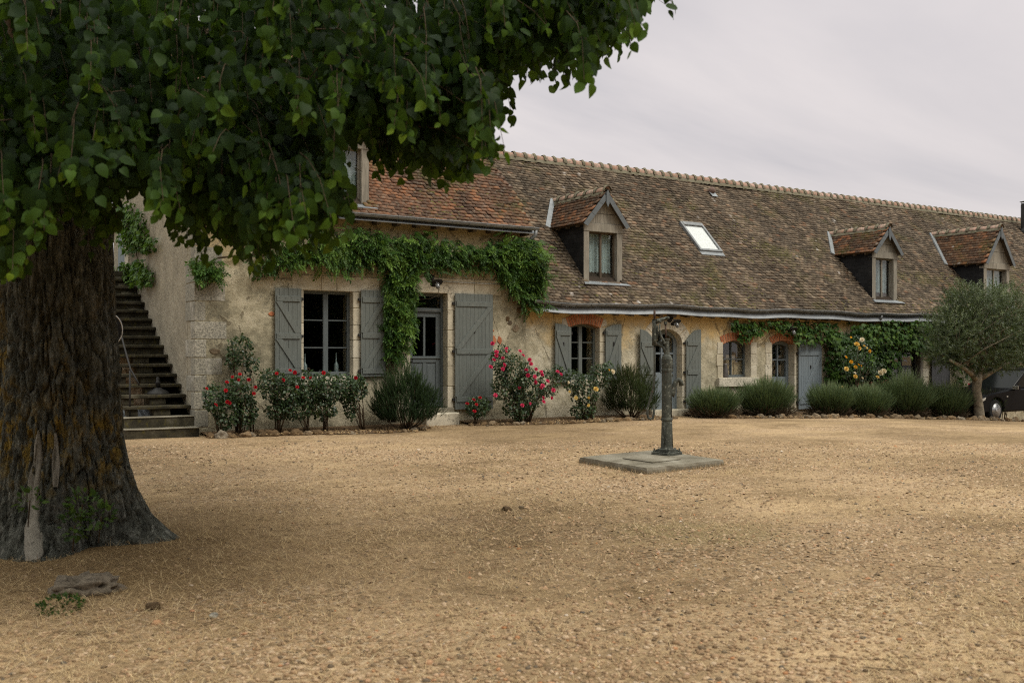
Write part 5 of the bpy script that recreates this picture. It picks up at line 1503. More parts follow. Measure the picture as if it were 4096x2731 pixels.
cl2 = vnoise(P * 2.2 + 9.1) + .5 * vnoise(P * 4.6)
kp_ = (cl2 > -.25) | (np.arange(len(P)) < int(keep.sum()))
P, D, Ln = P[kp_], D[kp_], Ln[kp_]
R, Lc, Tt, ids, tw = shoots_from(P, D, Ln, 9)
lx, ly, ld_ = proj(Lc + R[:, :, 1] * 1.0)
good = ~((ld_ > .3) & ((ly > fringe(lx) + 8) | (lx > 2690)) & (ly > -100)) & (Lc[:, 2] > 1.7)
good &= ~((ld_ > 0) & (ld_ < 4.4))
R, Lc, Tt = R[good], Lc[good], Tt[good]
Tt = Tt * .72  # leaves behind the sprays tinted darker: deep crown shade put into their colour
# the free-hanging boughs' ends along the lower rim of the crown: foot and tip of every drooping spray
SPR = [(10, 560, 55, 615), (70, 470, 130, 545), (150, 420, 250, 560), (215, 430, 235, 520), (330, 330, 350, 455), (370, 440, 430, 575), (430, 470, 500, 600), (470, 440, 545, 560), (520, 480, 592, 630), (560, 500, 585, 600), (580, 460, 640, 575), (620, 420, 705, 560), (660, 440, 738, 588), (690, 420, 752, 560), (690, 340, 768, 480), (640, 330, 690, 430), (760, 420, 770, 500),
       (830, 300, 880, 405), (880, 290, 930, 395), (915, 300, 958, 412), (960, 300, 1000, 400), (985, 320, 1022, 425), (1020, 290, 1070, 395), (1050, 310, 1092, 408), (1065, 325, 1135, 370), (1030, 240, 1085, 290), (1060, 220, 1110, 300), (1090, 160, 1145, 235), (1070, 130, 1130, 210), (1130, 100, 1205, 165), (1200, 90, 1275, 185), (1240, 100, 1312, 222), (1265, 70, 1330, 155), (1320, 60, 1395, 140), (1370, 40, 1452, 125), (1400, 10, 1490, 45), (1430, -30, 1520, 12), (1500, -60, 1580, -2), (1180, 60, 1250, 150), (1300, 20, 1360, 110), (450, 350, 480, 450), (540, 350, 600, 450), (300, 360, 330, 420), (100, 430, 60, 540), (0, 500, 20, 585)]
Ps, Ds, Ls = [], [], []
# sprays that hang free on the yard side of the crown, each a drooping fan of leaves
pts_ = []
for _ in range(6000):
    xa_, ya_ = random.uniform(-120, 1430), random.uniform(-120, 560)
    if ya_ > np.interp(xa_ * 1.7415, FR[:, 0], FR[:, 1]) / 1.7415 - 150: continue
    if any((xa_ - a) ** 2 + ((ya_ - b) * 1.2) ** 2 < 62 ** 2 for a, b in pts_): continue
    pts_.append((xa_, ya_))
for (xa_, ya_) in pts_:
    dpt = random.uniform(5.0, 6.4); dxp = random.uniform(-25, 65); dyp = random.uniform(85, 135)
    for q in range(4):
        s_ = atD((xa_ + random.uniform(-22, 22)) * 1.7415, (ya_ + random.uniform(-20, 15)) * 1.7415, dpt + random.uniform(0, .15))
        e_ = atD((xa_ + dxp + random.uniform(-26, 26)) * 1.7415, (ya_ + dyp + random.uniform(-25, 8)) * 1.7415, dpt - random.uniform(.1, .35))
        dv = e_ - s_
        Ps.append(list(s_)); Ls.append(dv.length * 1.02); Ds.append(list(dv.normalized() + Vector((0, 0, .42))))
for (xa_, ya_, xb_, yb_) in SPR:
    for q in range(3):
        dpt = random.uniform(5.6, 7.4); jx, jy = random.uniform(-26, 26), random.uniform(-45, 10)
        s_ = atD((xa_ + jx) * 1.7415, (ya_ + jy) * 1.7415, dpt); e_ = atD((xb_ + jx * .8) * 1.7415, (yb_ + min(jy, 0) - 16) * 1.7415, dpt - random.uniform(0, .25))
        dv = e_ - s_
        Ps.append(list(s_)); Ls.append(dv.length * 1.02); Ds.append(list(dv.normalized() + Vector((0, 0, .42))))
R1, L1, T1, _i, tw1 = shoots_from(np.array(Ps), np.array(Ds), np.array(Ls), 14)
R1 = R1 * 1.0
ok1 = L1[:, 2] > 1.6
R = np.concatenate([R, R1[ok1]]); Lc = np.concatenate([Lc, L1[ok1]]); Tt = np.concatenate([Tt, np.clip(T1[ok1] * 1.0 + .03, 0, 1)])
tw1 = tw1[:, [0, 1, 2, 4, 5, 7, 8, 10, 12, 14]]
tw = np.concatenate([tw, tw1])
def leaf_tpl(fold, droop, w=1.0):
    o = [(0, 0), (-.30 * w, .0), (-.49 * w, .26), (-.45 * w, .56), (-.23 * w, .86), (0, 1.08)]
    v = []
    for x_, y_ in o: v.append((x_, y_, abs(x_) * fold - droop * y_ * y_))
    for x_, y_ in o[1:5]: v.append((-x_, y_, abs(x_) * fold * .9 - droop * y_ * y_))
    v += [(0, .35, -droop * .12), (0, .7, -droop * .49)]
    f = [(0, 1, 2), (0, 2, 10), (10, 2, 3), (10, 3, 11), (11, 3, 4), (11, 4, 5), (0, 7, 6), (0, 10, 7), (10, 8, 7), (10, 11, 8), (11, 9, 8), (11, 5, 9)]
    return np.array(v, float), np.array(f, np.int32)
SLV = (np.array([(0, 0, 0), (-.46, .1, .1), (-.42, .6, -.02), (0, 1.1, -.3), (.42, .6, -.02), (.46, .1, .1)]), np.array([(0, 3, 1), (1, 3, 2), (0, 5, 3), (5, 4, 3)], np.int32))
LT = [leaf_tpl(.25, .22), leaf_tpl(.45, .35, .95), leaf_tpl(.1, .5, 1.05), leaf_tpl(-.2, .3), SLV]
wh = rng.integers(0, 4, len(Lc))
sx_, sy_, sd_ = proj(Lc)
wh[(sd_ > 7.6) | (sy_ < -150) | (sx_ < -300) | (sd_ < 0)] = 4
size = np.linalg.norm(R[:, :, 1], axis=1) * FPX / np.maximum(sd_, .5)
vis = (sx_ > 0) & (sx_ < 4096) & (sy_ > 0) & (sy_ < 2731) & (sd_ > 0)
# individual leaves: the largest ones hanging free along the fringe
fr_d = fringe(sx_) - sy_
score = np.where(vis & (fr_d < 260), size, 0) - np.abs(fr_d) * .02
order = np.argsort(-score)[:300]
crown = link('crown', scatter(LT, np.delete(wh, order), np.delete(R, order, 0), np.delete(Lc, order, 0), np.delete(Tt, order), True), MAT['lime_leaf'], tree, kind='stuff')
leafm = {}
for k in order:
    key = (int(wh[k]), int(Tt[k] * 5))
    if key not in leafm:
        tv, tt = LT[key[0]]
        me = tri_mesh('leaf', tv, tt, np.full(len(tv), (key[1] + .5) / 5), True); me.materials.append(MAT['lime_leaf']); leafm[key] = me
    link('leaf', leafm[key], None, tree, M=m4(R[k], Lc[k]))
# twigs of the shoots seen
tws = tw[(proj(tw[:, 0])[2] > 0)]
sel = np.concatenate([rng.permutation(len(tws) - len(tw1))[:2400], np.arange(len(tws) - len(tw1), len(tws))])
for q_ in tws[sel]:
    bm_.tube([tuple(q_[0]), tuple(q_[3]), tuple(q_[6]), tuple(q_[9])], [.0035, .003, .002, .0015], 4, False)
bm_.build('branches', MAT['twig'], tree, smooth=True)

# things at the foot of the tree
def leaves_cloud(n, c, r, tpl, size, up=.4):
    d = rand_dirs(n); p = np.array(c) + d * np.array(r) * rng.uniform(.5, 1, (n, 1)) ** .5
    ld = nrm(d + rand_dirs(n) * .6 + np.array([0, 0, up])); nn = nrm(d * .5 + np.array([0, 0, 1.0]) + rand_dirs(n) * .5)
    return p, frames(ld, nn) * rng.uniform(size * .6, size * 1.25, (n, 1, 1))
OV = (np.array([(0, 0, 0), (-.3, .35, .06), (-.22, .75, .02), (0, 1, -.12), (.22, .75, .02), (.3, .35, .06), (0, .5, -.03)]), np.array([(0, 6, 1), (1, 6, 2), (2, 6, 3), (3, 6, 4), (4, 6, 5), (5, 6, 0)], np.int32))
sk_ = thing('basal_sprout', 'leafy green sprouts growing from the foot of the lime tree', 'plant', tuple(atZ(375, 2090, 0)))
p0 = atZ(375, 2100, 0.0)
allp, allR = [], []
for (sx, sy, n, r) in ((330, 2015, 60, .10), (405, 2065, 55, .085), (300, 2100, 60, .10), (120, 2000, 40, .09)):
    c = atD(sx, sy, 7.0); pp, RR = leaves_cloud(n, c, (r, r, r * .9), OV, .05); allp.append(pp); allR.append(RR)
    MB().tube([(c.x, c.y + .1, max(.02, c.z - .2)), tuple(c)], .005, 5).build('stem', MAT['twig'], sk_)
pp, RR = np.concatenate(allp), np.concatenate(allR)
link('foliage', scatter([OV], np.zeros(len(pp), int), RR, pp, rng.random(len(pp))), MAT['herb'], sk_, kind='stuff')
g0 = atZ(345, 2350, 0.02)
pp, RR = leaves_cloud(260, (atZ(240, 2420, 0.04)), (.13, .1, .06), OV, .025)
w_ = thing('weed_tuft', 'small dark green weed tuft beside the gnarled root', 'plant', tuple(atZ(240, 2425, 0)))
link('foliage', scatter([OV], np.zeros(len(pp), int), RR, pp, rng.random(len(pp)) * .6), MAT['herb'], w_, kind='stuff')
def rock(seed, sub=2, sq=(1, 1, .7), amp=.28, fr=1.6):
    ph = (1 + 5 ** .5) / 2
    v = [Vector(a_).normalized() for a_ in ((-1, ph, 0), (1, ph, 0), (-1, -ph, 0), (1, -ph, 0), (0, -1, ph), (0, 1, ph), (0, -1, -ph), (0, 1, -ph), (ph, 0, -1), (ph, 0, 1), (-ph, 0, -1), (-ph, 0, 1))]
    f = [(0, 11, 5), (0, 5, 1), (0, 1, 7), (0, 7, 10), (0, 10, 11), (1, 5, 9), (5, 11, 4), (11, 10, 2), (10, 7, 6), (7, 1, 8), (3, 9, 4), (3, 4, 2), (3, 2, 6), (3, 6, 8), (3, 8, 9), (4, 9, 5), (2, 4, 11), (6, 2, 10), (8, 6, 7), (9, 8, 1)]
    for _ in range(sub):
        c = {}; nf = []
        def mid(a_, b_):
            k = (min(a_, b_), max(a_, b_))
            if k not in c: v.append(((v[a_] + v[b_]) / 2).normalized()); c[k] = len(v) - 1
            return c[k]
        for a_, b_, d_ in f:
            x_, y_, z_ = mid(a_, b_), mid(b_, d_), mid(d_, a_)
            nf += [(a_, x_, z_), (b_, y_, x_), (d_, z_, y_), (x_, y_, z_)]
        f = nf
    V = np.array([list(x_) for x_ in v])
    n = fbm(V * fr + seed * 7.7, 3)
    V = V * (1 + amp * n[:, None])
    V = np.sign(V) * np.abs(V) ** .85 * np.array(sq)
    return V, np.array(f, np.int32)
root = thing('gnarled_root', 'gnarled grey root boss lying on the straw in front of the lime tree', 'root', tuple(g0))
V, T = rock(3, 3, (.2, .16, .075), .45, 2.6)
link('root_body', tri_mesh('root_body', V + np.array(g0), T, None, True), MAT['deadwood'], root)
m = MB()
for (a0, a1, r_, h_) in ((0, 4.2, .15, .07), (1.2, 5.6, .10, .09), (3.0, 6.4, .2, .03)):
    m.tube([(g0.x + r_ * 1.0 * math.cos(a0 + (a1 - a0) * k / 9), g0.y + r_ * .8 * math.sin(a0 + (a1 - a0) * k / 9), g0.z + h_ * .8 - .02 + .02 * math.sin(k * 1.7 + a0)) for k in range(10)], [.026 - .0022 * k for k in range(10)], 7)
m.build('root_strand', MAT['deadwood'], root, smooth=True)
lg = thing('fallen_log', 'short weathered log leaning at the foot of the lime trunk', 'log', tuple(atZ(480, 2105, 0)))
a_ = atZ(425, 2085, .09); b_ = atZ(560, 2140, .06)
MB().tube([a_, a_.lerp(b_, .35) + Vector((0, 0, .02)), a_.lerp(b_, .7), b_], [.075, .085, .065, .03], 11).build('log', MAT['deadwood'], lg, smooth=True)
MB().tube([b_, atZ(600, 2120, .03), atZ(640, 2095, .05)], [.012, .01, .006], 6).build('branch', MAT['deadwood'], lg, smooth=True)
# loose stones and sticks on the gravel
for k, (sx, sy, s_, lab) in enumerate(((612, 2425, .045, 'brown fist-sized stone alone on the dirt right of the gnarled root'), (855, 2460, .026, 'small grey stone right of the brown one on the dirt'), (2028, 2037, .05, 'flat brown stone lying in the middle of the gravel yard'), (2086, 2028, .026, 'small stone just right of the flat brown stone'))):
    c = atZ(sx, sy, 0.015); V, T = rock(20 + k, 2, (s_, s_ * .8, s_ * .6), .25)
    o = link('loose_stone', tri_mesh('loose_stone', V + np.array(c), T, None, True), MAT['rubble'] if k != 1 else MAT['quoin']); tag(o, lab, 'stone', 'loose stones on the gravel')

# ring on the trunk's right edge
mr = atD(428, 1318, 8.15)
dirv = Vector((SA, CA, 0)); ax = (Vector((CA, -SA, 0)) * .82 - dirv * .57).normalized()
rm = thing('round_mirror', 'round black disc with bright rim fixed to the right side of the lime trunk', 'mirror', tuple(mr))
MB().lathe([(.02, -.03), (.13, -.03), (.135, .0), (.12, .012), (.0, .014)], mr, 32, ax).build('disc', MAT['tyre'], rm, smooth=True)
m = MB(); u1 = ax.orthogonal().normalized(); u2 = ax.cross(u1)
m.tube([mr + (u1 * math.cos(t_) + u2 * math.sin(t_)) * .138 + ax * .0 for t_ in np.linspace(0, 2 * math.pi, 40)], .008, 6, False)
m.build('rim', MAT['chrome'], rm, smooth=True)

# ================================================================== CLIMBERS
# compound wisteria leaf: eleven drooping leaflets
def compound():
    v = []; f = []
    def leaflet(o, d, s):
        d = np.array(d); d = d / np.linalg.norm(d); sd = np.cross(d, [0, 0, 1]); b = len(v)
        for (w, l, h) in ((0, 0, 0), (-.26, .42, .05), (0, 1, -.22), (.26, .42, .05), (0, .45, -.03)):
            v.append(np.array(o) + sd * w * s + d * l * s + np.array([0, 0, h * s]))
        f.extend([(b, b + 4, b + 1), (b + 1, b + 4, b + 2), (b + 2, b + 4, b + 3), (b + 3, b + 4, b)])
    for k in range(5):
        y = .14 + .17 * k; z = -.22 * y * y
        for sg in (-1, 1): leaflet((0, y, z), (sg, .55, -.25), .36 - .03 * k)
    leaflet((0, .95, -.2), (0.001, 1, -.3), .34)
    return np.array(v), np.array(f, np.int32)
CMP = [compound()]
# three-lobed creeper leaf
CRV = np.array([(0, 0, 0), (-.42, .12, .08), (-.55, .55, -.02), (-.24, .52, .06), (0, 1.05, -.18), (.24, .52, .06), (.55, .55, -.02), (.42, .12, .08), (0, .4, .0)])
CRT = np.array([(0, 8, 1), (1, 8, 3), (1, 3, 2), (3, 8, 4), (4, 8, 5), (5, 8, 7), (5, 7, 6), (7, 8, 0)], np.int32)
def in_poly(px, py, poly):
    poly = np.array(poly, float); n = len(poly); inside = np.zeros(len(px), bool); j = n - 1
    for i in range(n):
        xi, yi = poly[i]; xj, yj = poly[j]
        c = ((yi > py) != (yj > py)) & (px < (xj - xi) * (py - yi) / (yj - yi + 1e-12) + xi)
        inside ^= c; j = i
    return inside
def wall_cloud(poly_src, n, depth, Y=YF, axis='Y', edge=.09):
    """random points in front of a wall patch, fuller in the middle of the patch"""
    P3 = [atY(a, b, Y) if axis == 'Y' else atX(a, b, Y) for a, b in poly_src]
    uv = [((p.x if axis == 'Y' else p.y), p.z) for p in P3]
    u0, u1 = min(a for a, b in uv), max(a for a, b in uv); v0, v1 = min(b for a, b in uv), max(b for a, b in uv)
    ou = []; cnt = 0
    while cnt < n:
        u = rng.uniform(u0, u1, n * 2); v = rng.uniform(v0, v1, n * 2)
        wob = edge
        k = in_poly(u + rng.normal(0, wob, n * 2), v + rng.normal(0, wob, n * 2), uv)
        ou.append(np.stack([u[k], v[k]], -1)); cnt += k.sum()
    q = np.concatenate(ou)[:n]
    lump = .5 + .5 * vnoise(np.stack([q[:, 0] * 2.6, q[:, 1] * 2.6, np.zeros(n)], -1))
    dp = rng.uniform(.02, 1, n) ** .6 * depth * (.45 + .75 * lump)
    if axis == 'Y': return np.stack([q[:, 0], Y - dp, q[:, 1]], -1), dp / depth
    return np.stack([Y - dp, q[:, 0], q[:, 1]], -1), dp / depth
def hang(n, out, droop=.6, spread=.55):
    o = np.array(out, float)
    d = nrm(o[None] * rng.uniform(.2, 1, (n, 1)) + np.array([0, 0, -droop]) + rng.normal(0, spread, (n, 3)))
    nn = nrm(o[None] + np.array([0, 0, .7]) + rng.normal(0, .45, (n, 3)))
    return frames(d, nn)
wist = thing('wisteria', 'wisteria vine trained under the gutter with a leafy column between window and door', 'vine', (X(1560), YF - .2, .2))
PW = []
for poly, n, dp in (
    ([(1000, 1075), (1060, 1010), (1200, 960), (1330, 955), (1420, 930), (1560, 955), (1680, 945), (1780, 985), (1900, 990), (1990, 975), (2060, 955), (2120, 955), (2150, 1030), (2140, 1120), (2120, 1180), (2090, 1200), (2030, 1150), (1960, 1070), (1870, 1055), (1800, 1060), (1700, 1050), (1640, 1070), (1520, 1065), (1420, 1055), (1330, 1072), (1250, 1045), (1130, 1045), (1040, 1070)], 2300, .32),
    ([(1530, 1070), (1655, 1080), (1640, 1150), (1630, 1230), (1635, 1290), (1612, 1340), (1590, 1400), (1575, 1440), (1540, 1435), (1550, 1370), (1525, 1300), (1540, 1210), (1532, 1130)], 820, .24),
    ([(2040, 1060), (2150, 1030), (2165, 1120), (2130, 1240), (2085, 1235), (2065, 1150)], 300, .38),
    ([(770, 1035), (840, 1040), (880, 1070), (870, 1115), (800, 1105), (765, 1070)], 120, .2)):
    p, q = wall_cloud(poly, n, dp); PW.append((p, q))
p = np.concatenate([a for a, b in PW]); q = np.concatenate([b for a, b in PW])
c_ = atY(2140, 1020, YF - .3); pe = np.array(c_) + rng.normal(0, 1, (90, 3)) * np.array([.16, .2, .12]); p = np.concatenate([p, pe]); q = np.concatenate([q, np.ones(90)])
R = hang(len(p), (0, -1, 0), .55, .55) * rng.uniform(.15, .26, (len(p), 1, 1))
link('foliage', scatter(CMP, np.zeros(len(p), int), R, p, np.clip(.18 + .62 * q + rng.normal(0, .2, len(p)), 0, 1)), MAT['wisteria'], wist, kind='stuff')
m = MB()
for dx in (-.05, .02, .07):
    b = atY(1560, 1600, YF - .08)
    m.tube([(b.x + dx, YF - .14, .1), (b.x + dx * 1.4 + .03, YF - .11, .7), (b.x - dx, YF - .13, 1.3), (b.x + dx, YF - .12, 2.0), (b.x - dx, YF - .1, 2.7), (b.x + dx * 3, YF - .1, 3.4)], [.03, .027, .024, .022, .02, .014], 7)
m.tube([(b.x, YF - .1, 3.3)] + [tuple(atY(sx, 1030 + 10 * math.sin(sx), YF - .09)) for sx in range(1620, 2100, 60)], .018, 6)
m.tube([(b.x, YF - .1, 3.3)] + [tuple(atY(sx, 1030 + 10 * math.sin(sx), YF - .09)) for sx in range(1500, 800, -70)], .018, 6)
m.build('stem', MAT['twig'], wist, smooth=True)
# bare stray tendrils
m = MB()
for a_, b_, c_ in (((1560, 1150), (1620, 1240), (1760, 1245)), ((1690, 950), (1675, 900), (1668, 870)), ((1500, 1140), (1440, 1165), (1380, 1170)), ((1650, 1200), (1720, 1195), (1770, 1175))):
    m.tube([atY(*a_, YF - .1), atY(*b_, YF - .14), atY(*c_, YF - .1)], .004, 5)
m.build('tendril', MAT['twig'], wist)

crp = thing('gable_creeper', 'ivy creeper hanging down the left gable wall above the stairs', 'creeper', (X0, 21.5, 3.4))
PW = []
for poly, n in (([(500, 800), (560, 850), (600, 885), (595, 930), (620, 990), (560, 1010), (520, 1000), (500, 940)], 800), ([(485, 1080), (530, 1050), (590, 1050), (620, 1100), (640, 1140), (600, 1130), (560, 1125), (540, 1130)], 520), ([(590, 980), (640, 950), (650, 970), (600, 1010)], 90)):
    PW.append(wall_cloud(poly, n, .22, X0, 'X', .12))
p = np.concatenate([a for a, b in PW]); q = np.concatenate([b for a, b in PW])
R = hang(len(p), (-1, 0, 0), .7, .4) * rng.uniform(.07, .13, (len(p), 1, 1))
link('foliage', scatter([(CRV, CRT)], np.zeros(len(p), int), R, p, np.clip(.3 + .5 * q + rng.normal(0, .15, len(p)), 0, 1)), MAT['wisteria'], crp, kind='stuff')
MB().tube([atX(560, 1140, X0 - .03), atX(545, 1000, X0 - .04), atX(530, 850, X0 - .03)], .014, 6).build('stem', MAT['twig'], crp)

vc = thing('virginia_creeper', 'glossy creeper over the arched window, small door and right end of the wing', 'creeper', (X(3400), YF - .2, 0))
PW = []
for poly, n, dp in (
    ([(2905, 1290), (2960, 1285), (3080, 1285), (3200, 1285), (3310, 1295), (3370, 1345), (3330, 1395), (3280, 1370), (3180, 1370), (3130, 1330), (3060, 1318), (2985, 1345), (2935, 1368), (2940, 1330)], 620, .30),
    ([(3280, 1340), (3370, 1345), (3385, 1300), (3460, 1290), (3600, 1285), (3760, 1285), (3900, 1290), (3900, 1400), (3690, 1405), (3575, 1400), (3560, 1440), (3545, 1530), (3530, 1600), (3300, 1600), (3285, 1500), (3290, 1420)], 3900, .45),
    ([(3795, 1290), (4200, 1290), (4200, 1600), (3795, 1600)], 1500, .45)):
    PW.append(wall_cloud(poly, n, dp, edge=.07))
p = np.concatenate([a for a, b in PW]); q = np.concatenate([b for a, b in PW])
R = hang(len(p), (0, -1, 0), .85, .32) * rng.uniform(.08, .15, (len(p), 1, 1))
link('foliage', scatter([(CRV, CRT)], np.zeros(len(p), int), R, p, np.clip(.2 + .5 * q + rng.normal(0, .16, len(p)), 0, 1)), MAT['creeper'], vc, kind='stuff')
m = MB()
m.tube([atY(3310, 1640, YF - .06), atY(3320, 1500, YF - .08), atY(3300, 1380, YF - .08), atY(3150, 1320, YF - .06), atY(2950, 1310, YF - .05)], [.035, .03, .025, .015, .008], 7)
m.tube([atY(3560, 1640, YF - .06), atY(3540, 1450, YF - .08), atY(3580, 1330, YF - .08), atY(3900, 1310, YF - .06)], [.035, .03, .025, .015], 7)
for k in range(7):
    a_ = atY(3030 + k * 14, 1372 + 6 * (k % 3), YF - .02); m.tube([a_, atY(3065 + k * 10, 1345 - 3 * k, YF - .02), atY(3085, 1330, YF - .03)], .003, 4)
m.build('stem', MAT['twig'], vc, smooth=True)

# ================================================================== ROSES AND SHRUBS
ROV = OV
def flower_mesh(mat, key, _c={}):
    if key in _c: return _c[key]
    v = []; f = []
    def petal_(a0, r, h, w, tilt):
        b = len(v); ca_, sa_ = math.cos(a0), math.sin(a0)
        for (u, s) in ((.12, .25), (.55, .95), (1.0, .55)):
            rr2 = r * u; z = h * u ** 1.3 + tilt * u * u
            for sg in (-1, 1):
                x_, y_ = rr2, sg * w * s
                v.append((x_ * ca_ - y_ * sa_, x_ * sa_ + y_ * ca_, z + .12 * (s if sg > 0 else s * .6)))
        f.extend([(b, b + 2, b + 3), (b, b + 3, b + 1), (b + 2, b + 4, b + 5), (b + 2, b + 5, b + 3)])
    for k in range(6): petal_(k * 1.047 + .2, 1.0, .25, .5, .05)
    for k in range(5): petal_(k * 1.257, .75, .5, .42, .15)
    for k in range(4): petal_(k * 1.57 + .5, .45, .75, .3, .2)
    for k in range(3): petal_(k * 2.09, .2, .85, .18, .1)
    me = tri_mesh('flower', np.array(v), np.array(f, np.int32), np.zeros(len(v)), True); me.materials.append(mat); _c[key] = me
    return me
def flower(parent, pos, r, mat, key):
    d = Vector((random.gauss(-.25, .5), -1 + random.gauss(0, .3), random.gauss(.55, .35))).normalized()
    x_ = d.orthogonal().normalized(); y_ = d.cross(x_)
    M = Matrix(((x_.x, y_.x, d.x, pos[0]), (x_.y, y_.y, d.y, pos[1]), (x_.z, y_.z, d.z, pos[2]), (0, 0, 0, 1))) @ Matrix.Diagonal((r, r, r, 1))
    M = M @ Matrix.Diagonal((.86, .86, .86, 1))
    link('flower', flower_mesh(mat, key), None, parent, M=M)
def rose_bush(label, blobs, flowers, key, nleaf, basepts, Yb, group='rose bushes along the house', leaf=.055):
    """blobs: (sx, sy, rx_px, ry_px) leaf masses in the bed; flowers: pixel points; basepts: pixels of the stems' feet"""
    b0 = atY(*basepts[0], Yb)
    t_ = thing('rose_bush', label, 'rose bush', (b0.x, Yb, gz(b0.x, Yb)), group)
    P_, tt = [], []
    tot = sum(b[2] * b[3] for b in blobs)
    m = MB()
    for (sx, sy, rx, ry) in blobs:
        c = atY(sx, sy, Yb); k = (c.x * SA + c.y * CA) / FPX
        n = int(nleaf * rx * ry / tot); ry = ry * 1.22; sy = sy + 10
        d = rand_dirs(n) * rng.uniform(.25, 1, (n, 1)) ** .45
        cl = vnoise(np.stack([d[:, 0] * 3 + sx, d[:, 1] * 3, d[:, 2] * 3 + sy], -1))
        p = np.array(c) + d * np.array([rx * k, min(.32, rx * k), ry * k])
        p = p[(cl > -.45)]
        P_.append(p)
        for q in range(5):
            bp = min(basepts, key=lambda b: abs(b[0] - sx)); a_ = atY(bp[0] + random.uniform(-12, 12), bp[1], Yb)
            e = Vector(p[rng.integers(0, len(p))]); g = gz(a_.x, Yb)
            m.tube([(a_.x, Yb, g - .02), (a_.x + (e.x - a_.x) * .25, Yb + (e.y - Yb) * .5, g + (e.z - g) * .5), tuple(e)], [.011, .008, .004], 5)
    p = np.concatenate(P_); n = len(p)
    p[:, 1] = np.minimum(p[:, 1], YF - .03)
    p[:, 2] = np.maximum(p[:, 2], ground_z(p[:, 0], p[:, 1]) + .03)
    ld = nrm(rand_dirs(n) + np.array([0, -.5, -.25])); nn = nrm(np.array([0, -.5, 1.0]) + rng.normal(0, .45, (n, 3)))
    R = frames(ld, nn) * rng.uniform(leaf * .6, leaf * 1.25, (n, 1, 1)) * np.array([1.35, 1, 1])
    link('foliage', scatter([ROV], np.zeros(n, int), R, p, rng.beta(2, 2.6, n)), MAT['rose_leaf'], t_, kind='stuff')
    m.build('stems', MAT['twig'], t_, smooth=True, kind='stuff')
    for fl in flowers:
        sx, sy, r = fl[:3]; mk = fl[3] if len(fl) > 3 else key
        pos = atY(sx, sy, Yb - .22 - random.uniform(0, .12))
        flower(t_, pos, r, MAT['petal_' + mk], mk)
    return t_
def G5(o, s, lst, r): return [(o[0] + x_ * s, o[1] + y_ * s, r * random.uniform(.85, 1.15)) for x_, y_ in lst]
s3 = .2551 * 1.0
YBd = 17.9
rose_bush('red rose with loose stems at the house corner right of the stairs', [(855, 1590, 48, 50), (905, 1640, 55, 65), (950, 1570, 55, 60), (985, 1640, 45, 60)],
          G5((450, 900), .574, [(655, 1140), (717, 1255), (797, 1098), (788, 1152), (837, 1060), (878, 1078), (888, 1042), (950, 1078), (997, 1130), (985, 1175), (800, 1230), (815, 1240)], .04), 'red', 2600, [(880, 1718), (960, 1718)], 17.85)
rose_bush('long low red rose hedge under the tall window', [(1085, 1535, 60, 55), (1150, 1570, 75, 65), (1230, 1550, 80, 58), (1310, 1555, 80, 55), (1385, 1550, 65, 50), (1430, 1550, 40, 45), (1180, 1635, 75, 40), (1290, 1630, 60, 40), (1400, 1620, 30, 50), (1110, 1640, 50, 35)],
          G5((450, 900), .574, [(1145, 1035), (1237, 1015), (1272, 1028), (1288, 1130), (1328, 1065), (1383, 1068), (1470, 1030), (1695, 1065), (1190, 1080)], .042), 'red', 6800, [(1110, 1710), (1230, 1712), (1300, 1712), (1450, 1700)], 17.75)
rose_bush('slim climbing rose on a bare stem against the wall left of the window', [(960, 1395, 55, 50), (935, 1440, 35, 35), (1010, 1470, 30, 40)], [], 'red', 900, [(955, 1640), (1010, 1640)], 18.2)
rose_bush('small red rose at the foot of the tall door shutter', [(1910, 1625, 52, 36)], G5((1350, 1000), .478, [(1085, 1288), (1138, 1255), (1162, 1293), (1192, 1238), (1145, 1350)], .048), 'red', 700, [(1905, 1672)], 17.9)
rose_bush('big pink rose bush at the joint of the two houses', [(2010, 1440, 50, 55), (2060, 1500, 70, 70), (2110, 1560, 80, 80), (2070, 1620, 70, 50), (2190, 1530, 55, 50), (2230, 1490, 28, 30), (2000, 1540, 40, 50)],
          G5((1350, 1000), .478, [(1298, 785), (1330, 855), (1328, 882), (1308, 920), (1415, 825), (1408, 852), (1385, 905), (1392, 962), (1385, 995), (1280, 980), (1525, 848), (1550, 885), (1608, 920), (1618, 953), (1580, 1005), (1593, 1046), (1648, 1060), (1652, 1105), (1525, 1152), (1705, 1020), (1708, 1042), (1660, 998), (1755, 1100), (1700, 1155), (1716, 1135), (1805, 1172), (1718, 1236), (1788, 1238), (1545, 1300), (1607, 1284), (1722, 1272), (1840, 1020), (1868, 1040), (1320, 1215)], .052), 'pink', 4800, [(2080, 1680), (2110, 1680)], 17.75)
rose_bush('pale yellow rose in front of the arched window', [(2290, 1520, 45, 40), (2340, 1560, 60, 60), (2400, 1500, 45, 45), (2430, 1475, 25, 25), (2330, 1640, 60, 26)],
          [(2448, 1487, .075, 'cream'), (2436, 1480, .03, 'amber'), (2270, 1529, .055, 'cream'), (2383, 1557, .07, 'yellow'), (2304, 1591, .055, 'yellow'), (2355, 1622, .045, 'yellow'), (2278, 1566, .035, 'yellow'), (2355, 1590, .035, 'yellow')], 'yellow', 2500, [(2340, 1675), (2360, 1675)], 17.75)
